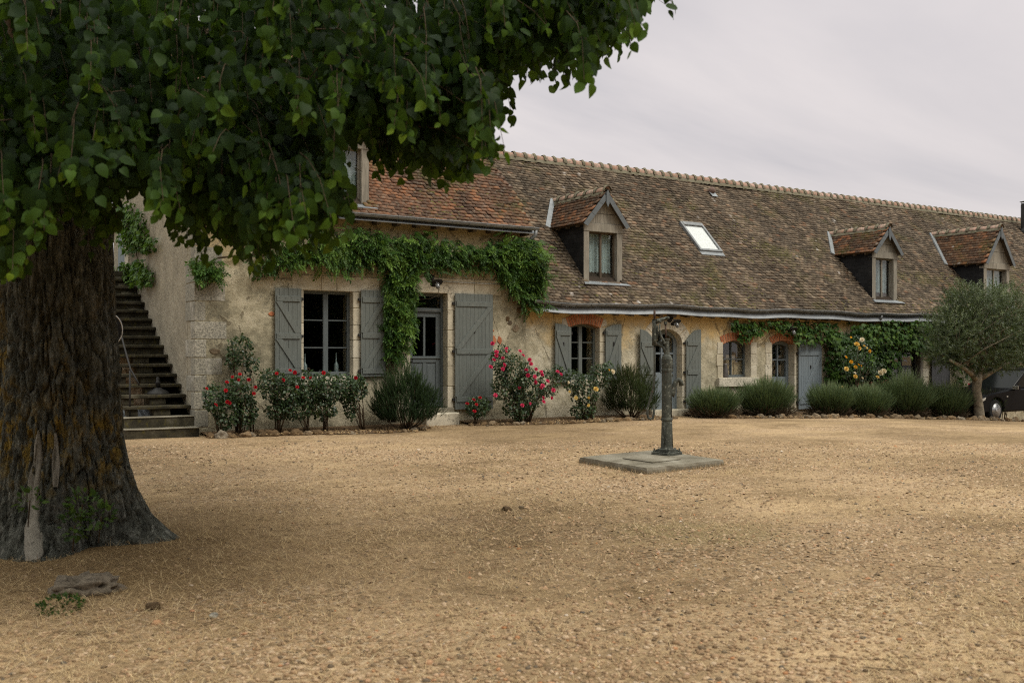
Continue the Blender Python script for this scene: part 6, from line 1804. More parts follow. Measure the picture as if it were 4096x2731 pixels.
cl = rose_bush('yellow climbing rose growing through the creeper right of the small door', [(3440, 1400, 55, 50), (3400, 1450, 50, 60), (3460, 1490, 50, 50), (3510, 1470, 30, 40)],
          [(2800 + x_ * .3826, 1150 + y_ * .3826, r_, k_) for x_, y_, r_, k_ in ((1695, 548, .08, 'cream'), (1638, 598, .09, 'yellow'), (1662, 635, .07, 'yellow'), (1770, 665, .06, 'amber'), (1740, 630, .045, 'yellow'), (1715, 612, .04, 'yellow'), (1580, 778, .06, 'amber'), (1528, 852, .08, 'yellow'), (1625, 832, .06, 'amber'), (1655, 808, .04, 'amber'), (1680, 818, .04, 'amber'), (1622, 930, .07, 'yellow'), (1522, 730, .05, 'amber'), (1885, 895, .10, 'cream'), (1920, 875, .09, 'cream'), (1855, 938, .06, 'yellow'), (1690, 950, .06, 'cream'), (1617, 895, .045, 'cream'), (1460, 1050, .05, 'yellow'), (1635, 1133, .05, 'cream'), (1578, 522, .035, 'amber'), (1490, 1045, .05, 'yellow'))], 'yellow', 1500, [(3420, 1640)], 17.75)
rose_bush('pink rose behind the olive tree and car', [(3900, 1480, 60, 60), (4020, 1500, 60, 50)], [(3930, 1561, .13, 'pink'), (3874, 1541, .08, 'pink'), (4071, 1536, .08, 'pink')], 'pink', 900, [(3910, 1640), (4020, 1640)], 18.0)

# sprig of rosemary / lavender stalk / olive twig
def sprig(nn, ln, wd, ang_):
    v = []; f = []
    for k in range(nn):
        y = .08 + .9 * k / nn; a0 = k * 2.4; b = len(v)
        dx, dz = math.cos(a0), math.sin(a0); L = ln * (1 - .45 * k / nn)
        px_, pz_ = -dz, dx
        v += [(px_ * wd, y, pz_ * wd), (-px_ * wd, y, -pz_ * wd), (dx * L, y + L * ang_, dz * L)]
        f.append((b, b + 1, b + 2))
    b = len(v); v += [(-.012, 0, 0), (.012, 0, 0), (0, 1, 0)]; f.append((b, b + 1, b + 2))
    return np.array(v), np.array(f, np.int32)
RSP = sprig(26, .17, .022, 1.0)
def rosemary(label, sx, base, top, halfw, Yb, mat, n):
    c = atY(sx, base, Yb); k = (c.x * SA + c.y * CA) / FPX; g = gz(c.x, Yb)
    t_ = thing('rosemary_bush', label, 'shrub', (c.x, Yb, g), 'rosemary bushes by the doors')
    H = (base - top) * k; Wd = halfw * k
    d = rand_dirs(n); d[:, 2] = np.abs(d[:, 2])
    a0 = np.arctan2(d[:, 1], d[:, 0])
    lump = 1 + .30 * vnoise(np.stack([np.cos(a0) * 2.2 + sx, np.sin(a0) * 2.2, d[:, 2] * 2.5], -1))
    p = d * (rng.uniform(.45, 1, (n, 1)) ** .5) * lump[:, None] * np.array([Wd, min(Wd, .55), H * .80])
    p[:, 2] += H * .14
    p[:, 0] *= np.clip(.45 + p[:, 2] / (H * .45), .4, 1.05)
    p += np.array([c.x, Yb, g])
    p[:, 1] = np.minimum(p[:, 1], YF - .06)
    ld = nrm(d * np.array([.55, .5, .2]) + np.array([0, -.05, .95]) + rng.normal(0, .22, (n, 3)))
    R = frames(ld, rand_dirs(n)) * rng.uniform(.13, .24, (n, 1, 1))
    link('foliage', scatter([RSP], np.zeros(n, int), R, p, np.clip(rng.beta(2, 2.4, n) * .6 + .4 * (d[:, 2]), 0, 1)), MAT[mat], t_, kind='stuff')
    m = MB()
    for q in range(16):
        e = p[rng.integers(0, n)]; m.tube([(c.x + random.uniform(-.08, .08), Yb + random.uniform(-.06, .06), g - .02), (c.x + (e[0] - c.x) * .55, Yb + (e[1] - Yb) * .55, g + (e[2] - g) * .35), tuple(e)], [.02, .013, .004], 6)
    m.build('stems', MAT['twig'], t_, smooth=True, kind='stuff')
rosemary('round dark green rosemary bush left of the open door', 1625, 1695, 1452, 118, 17.65, 'rosemary', 2100)
rosemary('bronze tinged upright rosemary between yellow rose and arched door', 2520, 1655, 1442, 92, 17.85, 'rosemary_warm', 1700)
STK = (np.array([(-.012, 0, 0), (.012, 0, 0), (-.010, .55, .02), (.010, .55, .02), (-.03, .8, .05), (.03, .8, .05), (0, 1, .08)]), np.array([(0, 1, 3), (0, 3, 2), (2, 3, 5), (2, 5, 4), (4, 5, 6)], np.int32))
def lavender(label, sx, base, top, halfw, Yb, n):
    c = atY(sx, base, Yb); k = (c.x * SA + c.y * CA) / FPX; g = gz(c.x, Yb)
    t_ = thing('lavender_bush', label, 'lavender', (c.x, Yb, g), 'lavender mounds along the right bed')
    H = (base - top) * k * random.uniform(.74, .9); Wd = halfw * k * random.uniform(1.1, 1.3)
    d = rand_dirs(n); d[:, 2] = np.abs(d[:, 2]) + .12; d = nrm(d)
    lump = 1 + .42 * vnoise(np.stack([d[:, 0] * 2.5 + sx, d[:, 1] * 2.5, d[:, 2] * 2.5], -1))
    s0 = d * rng.uniform(.25, .62, (n, 1)) * lump[:, None] * np.array([Wd, min(.62, Wd), H])
    s0 += np.array([c.x, Yb, g + .02])
    s0[:, 1] = np.minimum(s0[:, 1], YF - .06)
    ld = nrm(d * np.array([.6, .55, .25]) + np.array([0, 0, .75]) + rng.normal(0, .12, (n, 3)))
    R = frames(ld, rand_dirs(n)); L = rng.uniform(.2, .66, n) * H / .62
    R = R * np.stack([np.full(n, .17), L, np.full(n, .3)], -1)[:, None, :]
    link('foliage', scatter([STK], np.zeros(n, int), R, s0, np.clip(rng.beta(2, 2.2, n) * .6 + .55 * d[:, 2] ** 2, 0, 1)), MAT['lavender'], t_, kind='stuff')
    n2 = n // 5
    d = rand_dirs(n2); d[:, 2] = np.abs(d[:, 2]) * .45; d = nrm(d)
    s1 = d * rng.uniform(.1, .8, (n2, 1)) * np.array([Wd * .9, min(.6, Wd * .9), H * .5]) + np.array([c.x, Yb, g + .02])
    R = frames(nrm(d + np.array([0, 0, .3]) + rng.normal(0, .3, (n2, 3))), rand_dirs(n2)) * np.array([.32, .25, .3])
    link('woody_stems', scatter([STK], np.zeros(n2, int), R, s1, rng.random(n2)), MAT['twig'], t_, kind='stuff')
lavender('first lavender mound right of the arched door shutter', 2855, 1655, 1545, 112, 17.65, 6720)
lavender('wide woody lavender under the white-framed window', 3068, 1665, 1545, 132, 17.5, 8320)
lavender('lavender clump just right of the blue-grey shutter', 3320, 1672, 1552, 80, 17.2, 5760)
lavender('lavender clump below the climbing yellow rose', 3470, 1678, 1575, 85, 16.9, 5760)
lavender('tall lavender in front of the dark glazed door', 3620, 1680, 1540, 95, 16.7, 6720)
lavender('lavender under the dark grey shutter left of the olive', 3780, 1682, 1555, 100, 16.5, 6720)
lavender('last lavender at the olive trunk beside the car', 3930, 1684, 1585, 50, 16.6, 3520)
ol = thing('reddish_shrub', 'low red flowering shrub before the creeper and glazed door', 'shrub', (X(3530), 17.6, -.1))
P_ = []
for sx, sy, rx, ry in ((3470, 1560, 60, 30), (3540, 1555, 55, 32), (3610, 1560, 50, 30), (3650, 1545, 35, 26)):
    c = atY(sx, sy, 17.6); k = .0073; d = rand_dirs(420) * rng.uniform(.3, 1, (420, 1)) ** .4
    P_.append(np.array(c) + d * np.array([rx * k, .3, ry * k]))
p = np.concatenate(P_); n = len(p)
R = frames(nrm(rand_dirs(n) + np.array([0, -.3, .6])), rand_dirs(n)) * rng.uniform(.05, .1, (n, 1, 1)) * np.array([.6, 1, 1])
link('foliage', scatter([OV], np.zeros(n, int), R, p, rng.random(n)), MAT['oleander'], ol, kind='stuff')
m = MB()
for q in range(14):
    e = p[rng.integers(0, n)]; m.tube([(e[0] + .05, 17.65, gz(e[0], 17.6)), tuple(e)], .006, 5)
m.build('stems', MAT['twig'], ol, kind='stuff')

# ================================================================== OLIVE TREE
Yo = 15.95
ob = atY(3915, 1676, Yo)
ot = thing('olive_tree', 'small olive tree with round grey-green crown in front of the right dormer', 'tree', (ob.x, Yo, ob.z))
ko = (ob.x * SA + Yo * CA) / FPX
def O(sx, sy, dy=0): return atY(sx, sy, Yo + dy)
m = MB().tube([O(3918, 1690), O(3917, 1660), O(3912, 1600), O(3906, 1560), O(3908, 1525), O(3912, 1500)], [.165, .14, .118, .115, .13, .12], 14)
m.tube([O(3905, 1520), O(3880, 1490, -.05), O(3840, 1462, -.15), O(3800, 1440, -.3)], [.08, .065, .05, .03], 9)
m.tube([O(3912, 1515), O(3925, 1470, .1), O(3945, 1420, .15), O(3955, 1370, .15)], [.085, .07, .06, .03], 9)
m.tube([O(3918, 1515), O(3955, 1495, -.1), O(3995, 1470, -.2), O(4040, 1450, -.3)], [.08, .06, .05, .03], 9)
m.tube([O(3908, 1515), O(3880, 1470, .2), O(3870, 1410, .3)], [.07, .05, .03], 9)
m.build('trunk', MAT['olive_bark'], ot, smooth=True)
OLT = sprig(9, .42, .055, .9)
n = 5600
cc_ = [(3930, 1330, 215, 175), (3800, 1340, 110, 110), (4030, 1290, 150, 160), (3920, 1230, 150, 90), (3790, 1420, 90, 60), (4060, 1420, 110, 70), (3850, 1200, 70, 60), (3930, 1440, 150, 40)]
wt_ = np.array([a[2] * a[3] for a in cc_], float); wt_ /= wt_.sum()
kk = rng.choice(len(cc_), n, p=wt_)
cen = np.array([list(O(a[0], a[1])) for a in cc_]); rx = np.array([[a[2] * ko, min(a[2] * ko, 1.25), a[3] * ko] for a in cc_])
d = rand_dirs(n)
lump = 1 + .16 * vnoise(d * 3.4 + kk[:, None] * 5)
p = cen[kk] + d * rx[kk] * (rng.uniform(.12, 1, (n, 1)) ** .42) * lump[:, None]
ld = nrm(d * .6 + np.array([0, 0, .55]) + rng.normal(0, .45, (n, 3)))
R = frames(ld, rand_dirs(n)) * rng.uniform(.13, .24, (n, 1, 1))
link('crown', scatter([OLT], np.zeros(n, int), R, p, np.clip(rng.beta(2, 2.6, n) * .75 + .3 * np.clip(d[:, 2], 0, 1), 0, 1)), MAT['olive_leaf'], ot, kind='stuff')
m = MB()
for q in range(60):
    e = p[rng.integers(0, n)]; s0 = O(random.choice((3840, 3950, 3995, 3870)), random.choice((1460, 1410, 1465)), random.uniform(-.2, .2)); m.tube([s0, tuple((Vector(e) + s0) / 2 + Vector((0, 0, .08))), tuple(e)], [.018, .012, .004], 5)
m.build('branches', MAT['olive_bark'], ot, smooth=True)

# ================================================================== STONE EDGING OF THE BEDS
rocks = []
for k in range(9):
    V, T = rock(40 + k, 2, (1, .75, .72), .42, 1.7)
    me = tri_mesh('stone', V, T, None, False); me.materials.append(MAT['rubble']); rocks.append(me)
def edging(label, path, n, s0, s1, grp='rough stones edging the flower beds'):
    pts = lerp_path(path, n)
    t_ = thing('stone_edging', label, 'stone edging', (pts[0][0], pts[0][1], gz(*pts[0])))
    for i, (x_, y_) in enumerate(pts):
        for q in range(random.choice((1, 1, 1, 2))):
            s = random.uniform(s0, s1) * (1 if q == 0 else .6)
            xx, yy = x_ + random.uniform(-.07, .07), y_ - random.uniform(-.08, .08) - q * .12
            M = Matrix.Translation((xx, yy, gz(xx, yy) + s * .18)) @ Matrix.Rotation(random.uniform(0, 6.28), 4, 'Z') @ Matrix.Rotation(random.uniform(-.3, .3), 4, 'X') @ Matrix.Diagonal((s, s, s, 1))
            link('stone', random.choice(rocks), None, t_, M=M)
edging('row of orange rubble stones edging the bed right of the stairs', [(5.15, 17.75), (6.0, 17.6), (6.9, 17.35)], 11, .085, .14)
edging('sparse pale stones edging the bed before the dark rosemary', [(7.2, 17.15), (8.7, 17.1), (9.5, 17.6)], 9, .045, .09)
edging('rubble stones edging the pink and yellow rose bed', [(10.55, 17.75), (11.4, 17.5), (12.6, 17.3), (13.6, 17.2), (15.2, 17.45), (16.0, 17.8)], 30, .05, .105)
edging('rubble stones edging the lavender bed up to the car', [(17.3, 17.2), (18.5, 16.95), (20.2, 16.6), (22.5, 16.2), (25.5, 15.65), (28.5, 15.45)], 58, .06, .13)
for (sx, sy, s_) in ((2000, 1655, .16), (1865, 1680, .19)): pass

# ================================================================== PUMP ON ITS SLAB
zs = .085
cor = [atZ(sx, sy, zs) for sx, sy in ((2319, 1824), (2588, 1867), (2892, 1835), (2625, 1795))]
sl = thing('concrete_slab', 'worn concrete slab in the yard carrying the hand pump', 'slab', tuple(sum(cor, Vector()) / 4 - Vector((0, 0, zs))))
m = MB(); N = 14
def bil(u, v): return cor[0] * (1 - u) * (1 - v) + cor[1] * u * (1 - v) + cor[2] * u * v + cor[3] * (1 - u) * v
for i in range(N + 1):
    for j in range(N + 1):
        u, v = i / N, j / N
        e = min(u, v, 1 - u, 1 - v)
        p = bil(u, v) + Vector((random.gauss(0, .004), random.gauss(0, .004), (-.012 if e < .01 else 0) + random.gauss(0, .0015)))
        m.v.append(tuple(p))
for i in range(N):
    for j in range(N):
        a = i * (N + 1) + j; m.f.append((a, a + N + 1, a + N + 2, a + 1))
ring = [(i, 0) for i in range(N)] + [(N, j) for j in range(N)] + [(i, N) for i in range(N, 0, -1)] + [(0, j) for j in range(N, 0, -1)]
b = len(m.v)
for (i, j) in ring:
    p = Vector(m.v[i * (N + 1) + j]); c = sum(cor, Vector()) / 4; o_ = (p - c) * .012
    m.v.append((p.x + o_.x + random.gauss(0, .004), p.y + o_.y + random.gauss(0, .004), p.z - .03)); m.v.append((p.x + o_.x, p.y + o_.y, -.1))
nr = len(ring)
for k in range(nr):
    i, j = ring[k]; i2_, j2_ = ring[(k + 1) % nr]; k2 = (k + 1) % nr
    m.f += [(i * (N + 1) + j, b + 2 * k, b + 2 * k2, i2_ * (N + 1) + j2_), (b + 2 * k, b + 2 * k + 1, b + 2 * k2 + 1, b + 2 * k2)]
slab_o = m.build('slab_body', MAT['concrete'], sl)
m = MB(); q4 = [bil(.42, .2), bil(.83, .22), bil(.8, .62), bil(.4, .6)]
m.add([p + Vector((0, 0, .004)) for p in q4] + [p + Vector((0, 0, .014)) for p in q4], [(4, 5, 6, 7), (0, 1, 5, 4), (1, 2, 6, 5), (2, 3, 7, 6), (3, 0, 4, 7)])
m.build('access_cover', MAT['concrete'], sl)
pb = atZ(2671, 1817, zs); Dp = pb.x * SA + pb.y * CA; kp = Dp / FPX
def pc(x_, y_, dd_=0.0):
    """point of the pump from its place in the 2100,1150 enlargement (.5102 px per unit)"""
    return atD(2100 + x_ * .5102, 1150 + y_ * .5102, Dp + dd_)
def ph(y_): return pc(1118, y_).z
pump = thing('hand_pump', 'old lichen-spotted cast iron hand pump with long curved handle', 'water pump', tuple(pb))
cu = .5102 * kp
A0 = Vector((pc(1112, 700).x, pc(1112, 700).y, 0))
def P0(y_): return Vector((A0.x, A0.y, ph(y_)))
fl = MB(); rot = Matrix.Rotation(rad(12), 3, 'Z')
fl.obox((A0.x, A0.y, zs + .018), (.155, .155, .02), rot).obox((A0.x, A0.y, zs + .05), (.115, .115, .022), rot)
for a_, b_ in ((-1, -1), (1, -1), (1, 1), (-1, 1)):
    c = Vector((A0.x, A0.y, zs + .035)) + rot @ Vector((.125 * a_, .125 * b_, 0)); fl.lathe([(.02, 0), (.02, .02), (.012, .022), (.012, .055)], c, 8)
fl.build('foot_flange', MAT['pump'], pump, bevel=.006)
col_ = MB().lathe([(.13, ph(1285)), (.13, ph(1262)), (.092, ph(1258)), (.083, ph(1240)), (.073, ph(1045)), (.082, ph(1038)), (.082, ph(1026)), (.072, ph(1020)), (.072, ph(660)), (.078, ph(655)), (.078, ph(640)), (.073, ph(636)), (.078, ph(620)), (.078, ph(560)), (.066, ph(540)), (.042, ph(526)), (.036, ph(500)), (.033, ph(412)), (.043, ph(408)), (.043, ph(400)), (.018, ph(399))], (A0.x, A0.y, 0), 22)
col_.build('column', MAT['pump'], pump, smooth=False)
ribs = MB()
for a_ in (0.4, 2.0, 3.6, 5.2): ribs.tube([(A0.x + .084 * math.cos(a_), A0.y + .084 * math.sin(a_), ph(1240)), (A0.x + .071 * math.cos(a_), A0.y + .071 * math.sin(a_), ph(1050))], .008, 6)
ribs.tube([(A0.x + .074 * math.cos(5.0), A0.y + .074 * math.sin(5.0), ph(y_)) for y_ in (1015, 660)], .008, 6)
ribs.build('rib', MAT['pump'], pump, smooth=True)
bt = MB()
for a_ in (5.9, 4.5, 3.2, 1.5): bt.lathe([(.012, 0), (.012, .02), (.007, .026)], (A0.x + .075 * math.cos(a_), A0.y + .075 * math.sin(a_), ph(600)), 7, Vector((math.cos(a_), math.sin(a_), 0)))
for y_ in (645, 690): bt.obox((A0.x + .074 * math.cos(5.75), A0.y + .074 * math.sin(5.75), ph(y_)), (.012, .012, .02), Matrix.Rotation(5.75, 3, 'Z'))
bt.build('bolt', MAT['pump'], pump)
MB().tube([pc(1140, 845), pc(1152, 825), pc(1165, 780), pc(1183, 735), pc(1205, 722), pc(1222, 735), pc(1228, 770)], [.055, .05, .036, .032, .032, .031, .033], 14).build('spout', MAT['pump'], pump, smooth=True)
br = MB()
br.tube([pc(1105, 510), pc(1098, 485), pc(1078, 462), pc(1055, 452), pc(1035, 440)], [.03, .028, .022, .022, .026], 9)
br.tube([pc(1035, 440), pc(1015, 440)], .03, 9)
br.tube([pc(1100, 440), pc(1040, 432)], .015, 8).tube([pc(1042, 428), pc(1100, 425)], .012, 8)
br.build('bracket', MAT['pump'], pump, smooth=True)
hs_ = MB().tube([pc(1015, 455), pc(1014, 400), pc(1014, 300), pc(1015, 252)], [.033, .034, .030, .032], 12)
hs_.tube([pc(1015, 252), pc(1015, 248)], .037, 12)
hs_.tube([pc(1013, 430), pc(1004, 405), pc(1008, 380)], .02, 8)
hs_.build('lever_socket', MAT['pump'], pump, smooth=True)
bl = MB()
for y_ in (268, 440): bl.tube([pc(996, y_), pc(1036, y_)], .01, 7)
bl.build('bolt', MAT['pump'], pump)
lv = MB().tube([pc(1025, 270), pc(1055, 256), pc(1090, 246), pc(1122, 238)], [.034, .026, .022, .024], 10)
lv.tube([pc(1122, 238, -.04), pc(1122, 238, .04)], .024, 10).tube([pc(1060, 268, -.03), pc(1060, 268, .03)], .02, 9)
lv.tube([pc(1030, 300), pc(1040, 360), pc(1030, 430)], [.022, .014, .02], 8)
lv.build('lever_arm', MAT['pump'], pump, smooth=True)
lk = MB()
for dd_ in (-.028, .028): lk.tube([pc(1056, 285, dd_), pc(1054, 330, dd_), pc(1064, 380, dd_), pc(1085, 415, dd_), pc(1100, 440, dd_)], [.014, .013, .015, .018, .02], 8)
lk.tube([pc(1092, 438, -.05), pc(1092, 438, .05)], .018, 8)
lk.build('link', MAT['pump'], pump, smooth=True)
MB().tube([pc(1102, 265), pc(1102, 290)], .022, 10).build('rod_end', MAT['pump'], pump)
MB().tube([pc(1102, 290), pc(1104, 402)], .011, 8).build('piston_rod', MAT['rust'], pump, smooth=True)
MB().tube([pc(1015, 176), pc(1015, 250)], .016, 9).build('lever_end', MAT['rust'], pump, smooth=True)
MB().tube([pc(1015, 455), pc(1016, 560), pc(1016, 700), pc(1008, 780), pc(985, 860), pc(965, 930), pc(958, 985), pc(966, 1020), pc(985, 1032), pc(1003, 1022), pc(1010, 985), pc(1012, 915)], [.015] * 6 + [.017] * 6, 10).build('handle', MAT['pump'], pump, smooth=True)

# ================================================================== LAMPS, BOTTLES, JUG, CONDUIT
def wall_lamp(label, mount, shade, tip, tilt):
    a = atY(*mount, YF); t_ = thing('wall_lamp', label, 'wall lamp', tuple(a), 'black wall lamps on the facade')
    MB().lathe([(.085, -.004), (.085, .03), (.06, .045), (.02, .05)], a, 18, Vector((0, -1, 0))).build('mount', MAT['iron'], t_, smooth=True)
    s = atY(*shade, YF - .3); e = atY(*tip, YF - .36)
    ax_ = (e - s).normalized()
    MB().tube([a + Vector((0, -.04, 0)), a + Vector((.03, -.14, .05)), s + Vector((-.02, .1, .09)), s - ax_ * .04], .011, 8).build('arm', MAT['iron'], t_, smooth=True)
    MB().lathe([(.03, -.06), (.045, -.03), (.06, -.012), (.135, .0), (.138, .008), (.055, .004)], s, 26, ax_).build('shade', MAT['iron'], t_, smooth=True)
    MB().lathe([(.042, .004), (.047, .03), (.047, .10), (.036, .135), (.012, .148)], s, 16, ax_).build('globe', MAT['globe'], t_, smooth=True)
    MB().lathe([(.015, .01), (.028, .06), (.02, .085), (.008, .09)], s, 10, ax_).build('bulb', MAT['curtain'], t_, smooth=True)
wall_lamp('black wall lamp with clear globe above the tall open door', (1719, 1113), (1746, 1131), (1752, 1148), 0)
wall_lamp('black wall lamp above the arched door behind the pump', (2676, 1276), (2703, 1289), (2710, 1305), 0)
wall_lamp('black wall lamp half buried in the creeper over the small door', (3160, 1312), (3172, 1320), (3177, 1336), 0)
cd = MB().tube([atY(1765, 1127, YF - .025), atY(1900, 1134, YF - .025), atY(2062, 1142, YF - .025)], .013, 8).build('conduit_pipe', MAT['pvc'], None, smooth=True)
tag(cd, 'pale conduit pipe running right from the lamp over the tall door', 'pipe')
def bottle(label, sx, sy_b, sy_t):
    y = YF + .30; c = atY(sx, sy_b, y); h = atY(sx, sy_t, y).z - c.z
    o = MB().lathe([(.042, 0), (.047, .01), (.047, h * .42), (.038, h * .5), (.019, h * .58), (.0155, h * .64), (.0155, h * .985), (.019, h)], c, 20).build('bottle', MAT['ceramic'], None, smooth=True)
    tag(o, label, 'bottle', 'grey-blue bottles on the window sill')
bottle('grey-blue bottle in the tall window, in the right casement', 1040 + 1193 * .2551, 1500, 1130 + 1103 * .2551)
bottle('grey-blue bottle half hidden by the left jamb of the tall window', 1040 + 703 * .2551, 1502, 1130 + 1112 * .2551)
shelf = MB().box(opF.x0 + .01, opF.x1 - .01, YF + .235, YF + .49, opF.zb - .04, Z(1300, 1500)).build('window_board', MAT['oak_dark'], tall)
gc = atY(1040 + 940 * .2551, 1500, YF + .32)
gl_ = MB().lathe([(.03, 0), (.034, .10), (.031, .1), (.027, .005)], gc, 14).build('drinking_glass', MAT['globe'], None, smooth=True)
tag(gl_, 'clear drinking glass beside the left bottle on the window board', 'glass')
jc = Vector((X(2901, 1520, YF + .05), YF + .06, opC.zb + .004))
jh = Z(2901, 1453, YF + .05) - jc.z
jg = thing('metal_jug', 'tall dull metal jug standing on the white window sill', 'jug', tuple(jc))
MB().lathe([(.088, 0), (.09, .012), (.07, jh * .6), (.052, jh * .86), (.062, jh), (.055, jh), (.045, jh * .86), (.02, jh * .5)], jc, 20).build('body', MAT['pewter'], jg, smooth=True)
MB().tube([jc + Vector((.05, -.01, jh * .9)), jc + Vector((.12, -.02, jh * .97)), jc + Vector((.145, -.02, jh * .8)), jc + Vector((.11, -.02, jh * .55)), jc + Vector((.075, -.01, jh * .45))], .009, 8).build('handle', MAT['pewter'], jg, smooth=True)
for lab, sx0, sx1, sy0, sy1, dy in (('pale board standing behind the arched white-framed window, upper', 2904, 2940, 1419, 1500, .36), ('small pale framed board behind the white-framed window, right', 2937, 2965, 1446, 1508, .33)):
    a = atY(sx0, sy1, YF + dy); b_ = atY(sx1, sy0, YF + dy)
    t_ = MB().box(a.x, b_.x, YF + dy, YF + dy + .02, opC.zb - .05, b_.z).build('leaning_board', MAT['card'], None, bevel=.004)
    tag(t_, lab, 'board')

# ================================================================== CAR
wl = Vector((26.72, 16.2, 0)); wl.z = gz(26.72, 16.2)
car = thing('parked_car', 'black car parked nose-left behind the olive tree', 'car', tuple(wl + Vector((1.2, .8, 0))))
WR = .315; xw = wl.x; cyf = 16.12; cw_ = 1.68
gzc = wl.z
def prof_pts(lo):
    return [(xw - .78, gzc + .30), (xw - .80, gzc + .52), (xw - .72, gzc + .70), (xw - .45, gzc + .84), (xw + .25, gzc + .98), (xw + .62, gzc + 1.03)]
body = MB()
# side outline with wheel arches, front to back
arc_ = lambda cx_, r, a0, a1, n: [(cx_ + r * math.cos(a0 + (a1 - a0) * k / n), gzc + WR + r * math.sin(a0 + (a1 - a0) * k / n)) for k in range(n + 1)]
WB = 2.6
low = [(xw - .74, gzc + .24)] + arc_(xw, .37, math.pi * 1.05, -math.pi * .05, 10) + arc_(xw + WB, .37, math.pi * 1.05, -math.pi * .05, 10) + [(xw + WB + .75, gzc + .28)]
up_ = [(xw + WB + .82, gzc + .6), (xw + WB + .78, gzc + .92), (xw + .95, gzc + .92), (xw + .4, gzc + .875), (xw - .42, gzc + .77), (xw - .70, gzc + .66), (xw - .80, gzc + .48)]
outl = low + up_
n_ = len(outl)
for dy_, ins in ((0, .05), (.06, .0), (cw_ - .06, .0), (cw_, .05)):
    for (x_, z_) in outl:
        cx_, cz_ = xw + WB / 2, gzc + .65
        body.v.append((x_ + (cx_ - x_) * ins * .25, cyf + dy_, z_ + (cz_ - z_) * ins))
for r in range(3):
    for k in range(n_):
        k2 = (k + 1) % n_; body.f.append((r * n_ + k, r * n_ + k2, (r + 1) * n_ + k2, (r + 1) * n_ + k))
body.f.append(tuple(range(n_ - 1, -1, -1))); body.f.append(tuple(3 * n_ + k for k in range(n_)))
bo = body.build('body', MAT['carpaint'], car, bevel=.03)
cabin = MB().prism([(xw + .98, gzc + .90), (xw + WB + .7, gzc + .90), (xw + WB + .45, gzc + 1.40), (xw + WB - .2, gzc + 1.5), (xw + 1.75, gzc + 1.44)], cyf + .12, cyf + cw_ - .12).build('cabin', MAT['carglass'], car, bevel=.04)
MB().prism([(xw + 1.72, gzc + 1.425), (xw + WB + .40, gzc + 1.42), (xw + WB - .2, gzc + 1.52), (xw + 1.8, gzc + 1.47)], cyf + .10, cyf + cw_ - .10).build('roof', MAT['carpaint'], car)
MB().tube([(xw + .98, cyf + .1, gzc + .90), (xw + 1.75, cyf + .12, gzc + 1.44)], .025, 6).build('windscreen_pillar', MAT['carpaint'], car)
for xx in (xw, xw + WB):
    c = Vector((xx, cyf + .02, gzc + WR))
    wh_ = MB().lathe([(.20, -.01), (.29, -.005), (WR, .03), (WR, .17), (.29, .19), (.2, .19)], c, 30, Vector((0, 1, 0))).build('wheel', MAT['tyre'], car, smooth=False)
    rim = MB().lathe([(.205, -.012), (.2, .0), (.17, .05), (.16, .06), (.03, .06)], c, 26, Vector((0, 1, 0)))
    rim.build('rim', MAT['iron'], wh_)
    spk = MB()
    for k in range(5):
        a_ = 2 * math.pi * k / 5 + .3
        spk.obox(c + Vector((math.cos(a_) * .105, .0, math.sin(a_) * .105)), (.1, .012, .028), Matrix.Rotation(-a_, 3, 'Y'))
    spk.lathe([(.05, -.02), (.04, -.03)], c, 14, Vector((0, 1, 0)))
    spk.build('spokes', MAT['alloy'], wh_, bevel=.006)
    m = MB(); m.lathe([(.207, -.014), (.207, .0), (.19, .004), (.188, -.012)], c, 26, Vector((0, 1, 0))); m.build('rim_lip', MAT['alloy'], wh_, smooth=True)
MB().obox((xw + .52, cyf - .004, gzc + .70), (.035, .01, .014), Matrix.Identity(3)).build('side_indicator', MAT['lens'], car, bevel=.004)
mi = MB().obox((xw + .90, cyf - .06, gzc + .95), (.06, .10, .065), Matrix.Identity(3)).build('wing_mirror', MAT['carpaint'], car, bevel=.02)
MB().obox((xw + .835, cyf - .06, gzc + .95), (.006, .09, .055), Matrix.Identity(3)).build('mirror_back', MAT['chrome'], mi, bevel=.004)
MB().prism([(xw - .77, gzc + .55), (xw - .55, gzc + .62), (xw - .5, gzc + .70), (xw - .68, gzc + .66)], cyf - .004, cyf + .2).build('headlight', MAT['lens'], car, bevel=.01)
MB().box(xw - .60, xw + WB + .7, cyf - .01, cyf + .03, gzc + .24, gzc + .30).build('sill_trim', MAT['alloy'], car) if False else None

# ================================================================== FAR TREES, AND UNSEEN TREES ADDED ACROSS THE YARD
def far_tree(label, x_, y_, h_, r_, n, leaf, group, g=0.0, conifer=False):
    t_ = thing('broadleaf_tree' if not conifer else 'pine_tree', label, 'tree', (x_, y_, g), group)
    MB().tube([(x_, y_, g - .2), (x_ + .1, y_, g + h_ * .4), (x_, y_, g + h_ * .8)], [r_ * .09, r_ * .06, r_ * .02], 8).build('trunk', MAT['twig'], t_, smooth=True)
    d = rand_dirs(n); lump = 1 + .28 * vnoise(d * 2.6 + x_)
    p = d * rng.uniform(.35, 1, (n, 1)) ** .5 * lump[:, None] * np.array([r_, r_, h_ * .42]) + np.array([x_, y_, g + h_ * .56])
    if conifer: p[:, :2] = (p[:, :2] - [x_, y_]) * np.clip(1.25 - (p[:, 2:3] - g) / h_, .1, 1) + [x_, y_]
    R = frames(rand_dirs(n), rand_dirs(n)) * rng.uniform(leaf * .6, leaf * 1.3, (n, 1, 1))
    link('crown', scatter([OV], np.zeros(n, int), R, p, rng.beta(2, 3, n)), MAT['far_leaf'], t_, kind='stuff')
far_tree('dark pine beyond the field left of the lime trunk', 9.9, 92, 11.5, 3.2, 2200, .7, 'far trees beyond the field', 0, True)
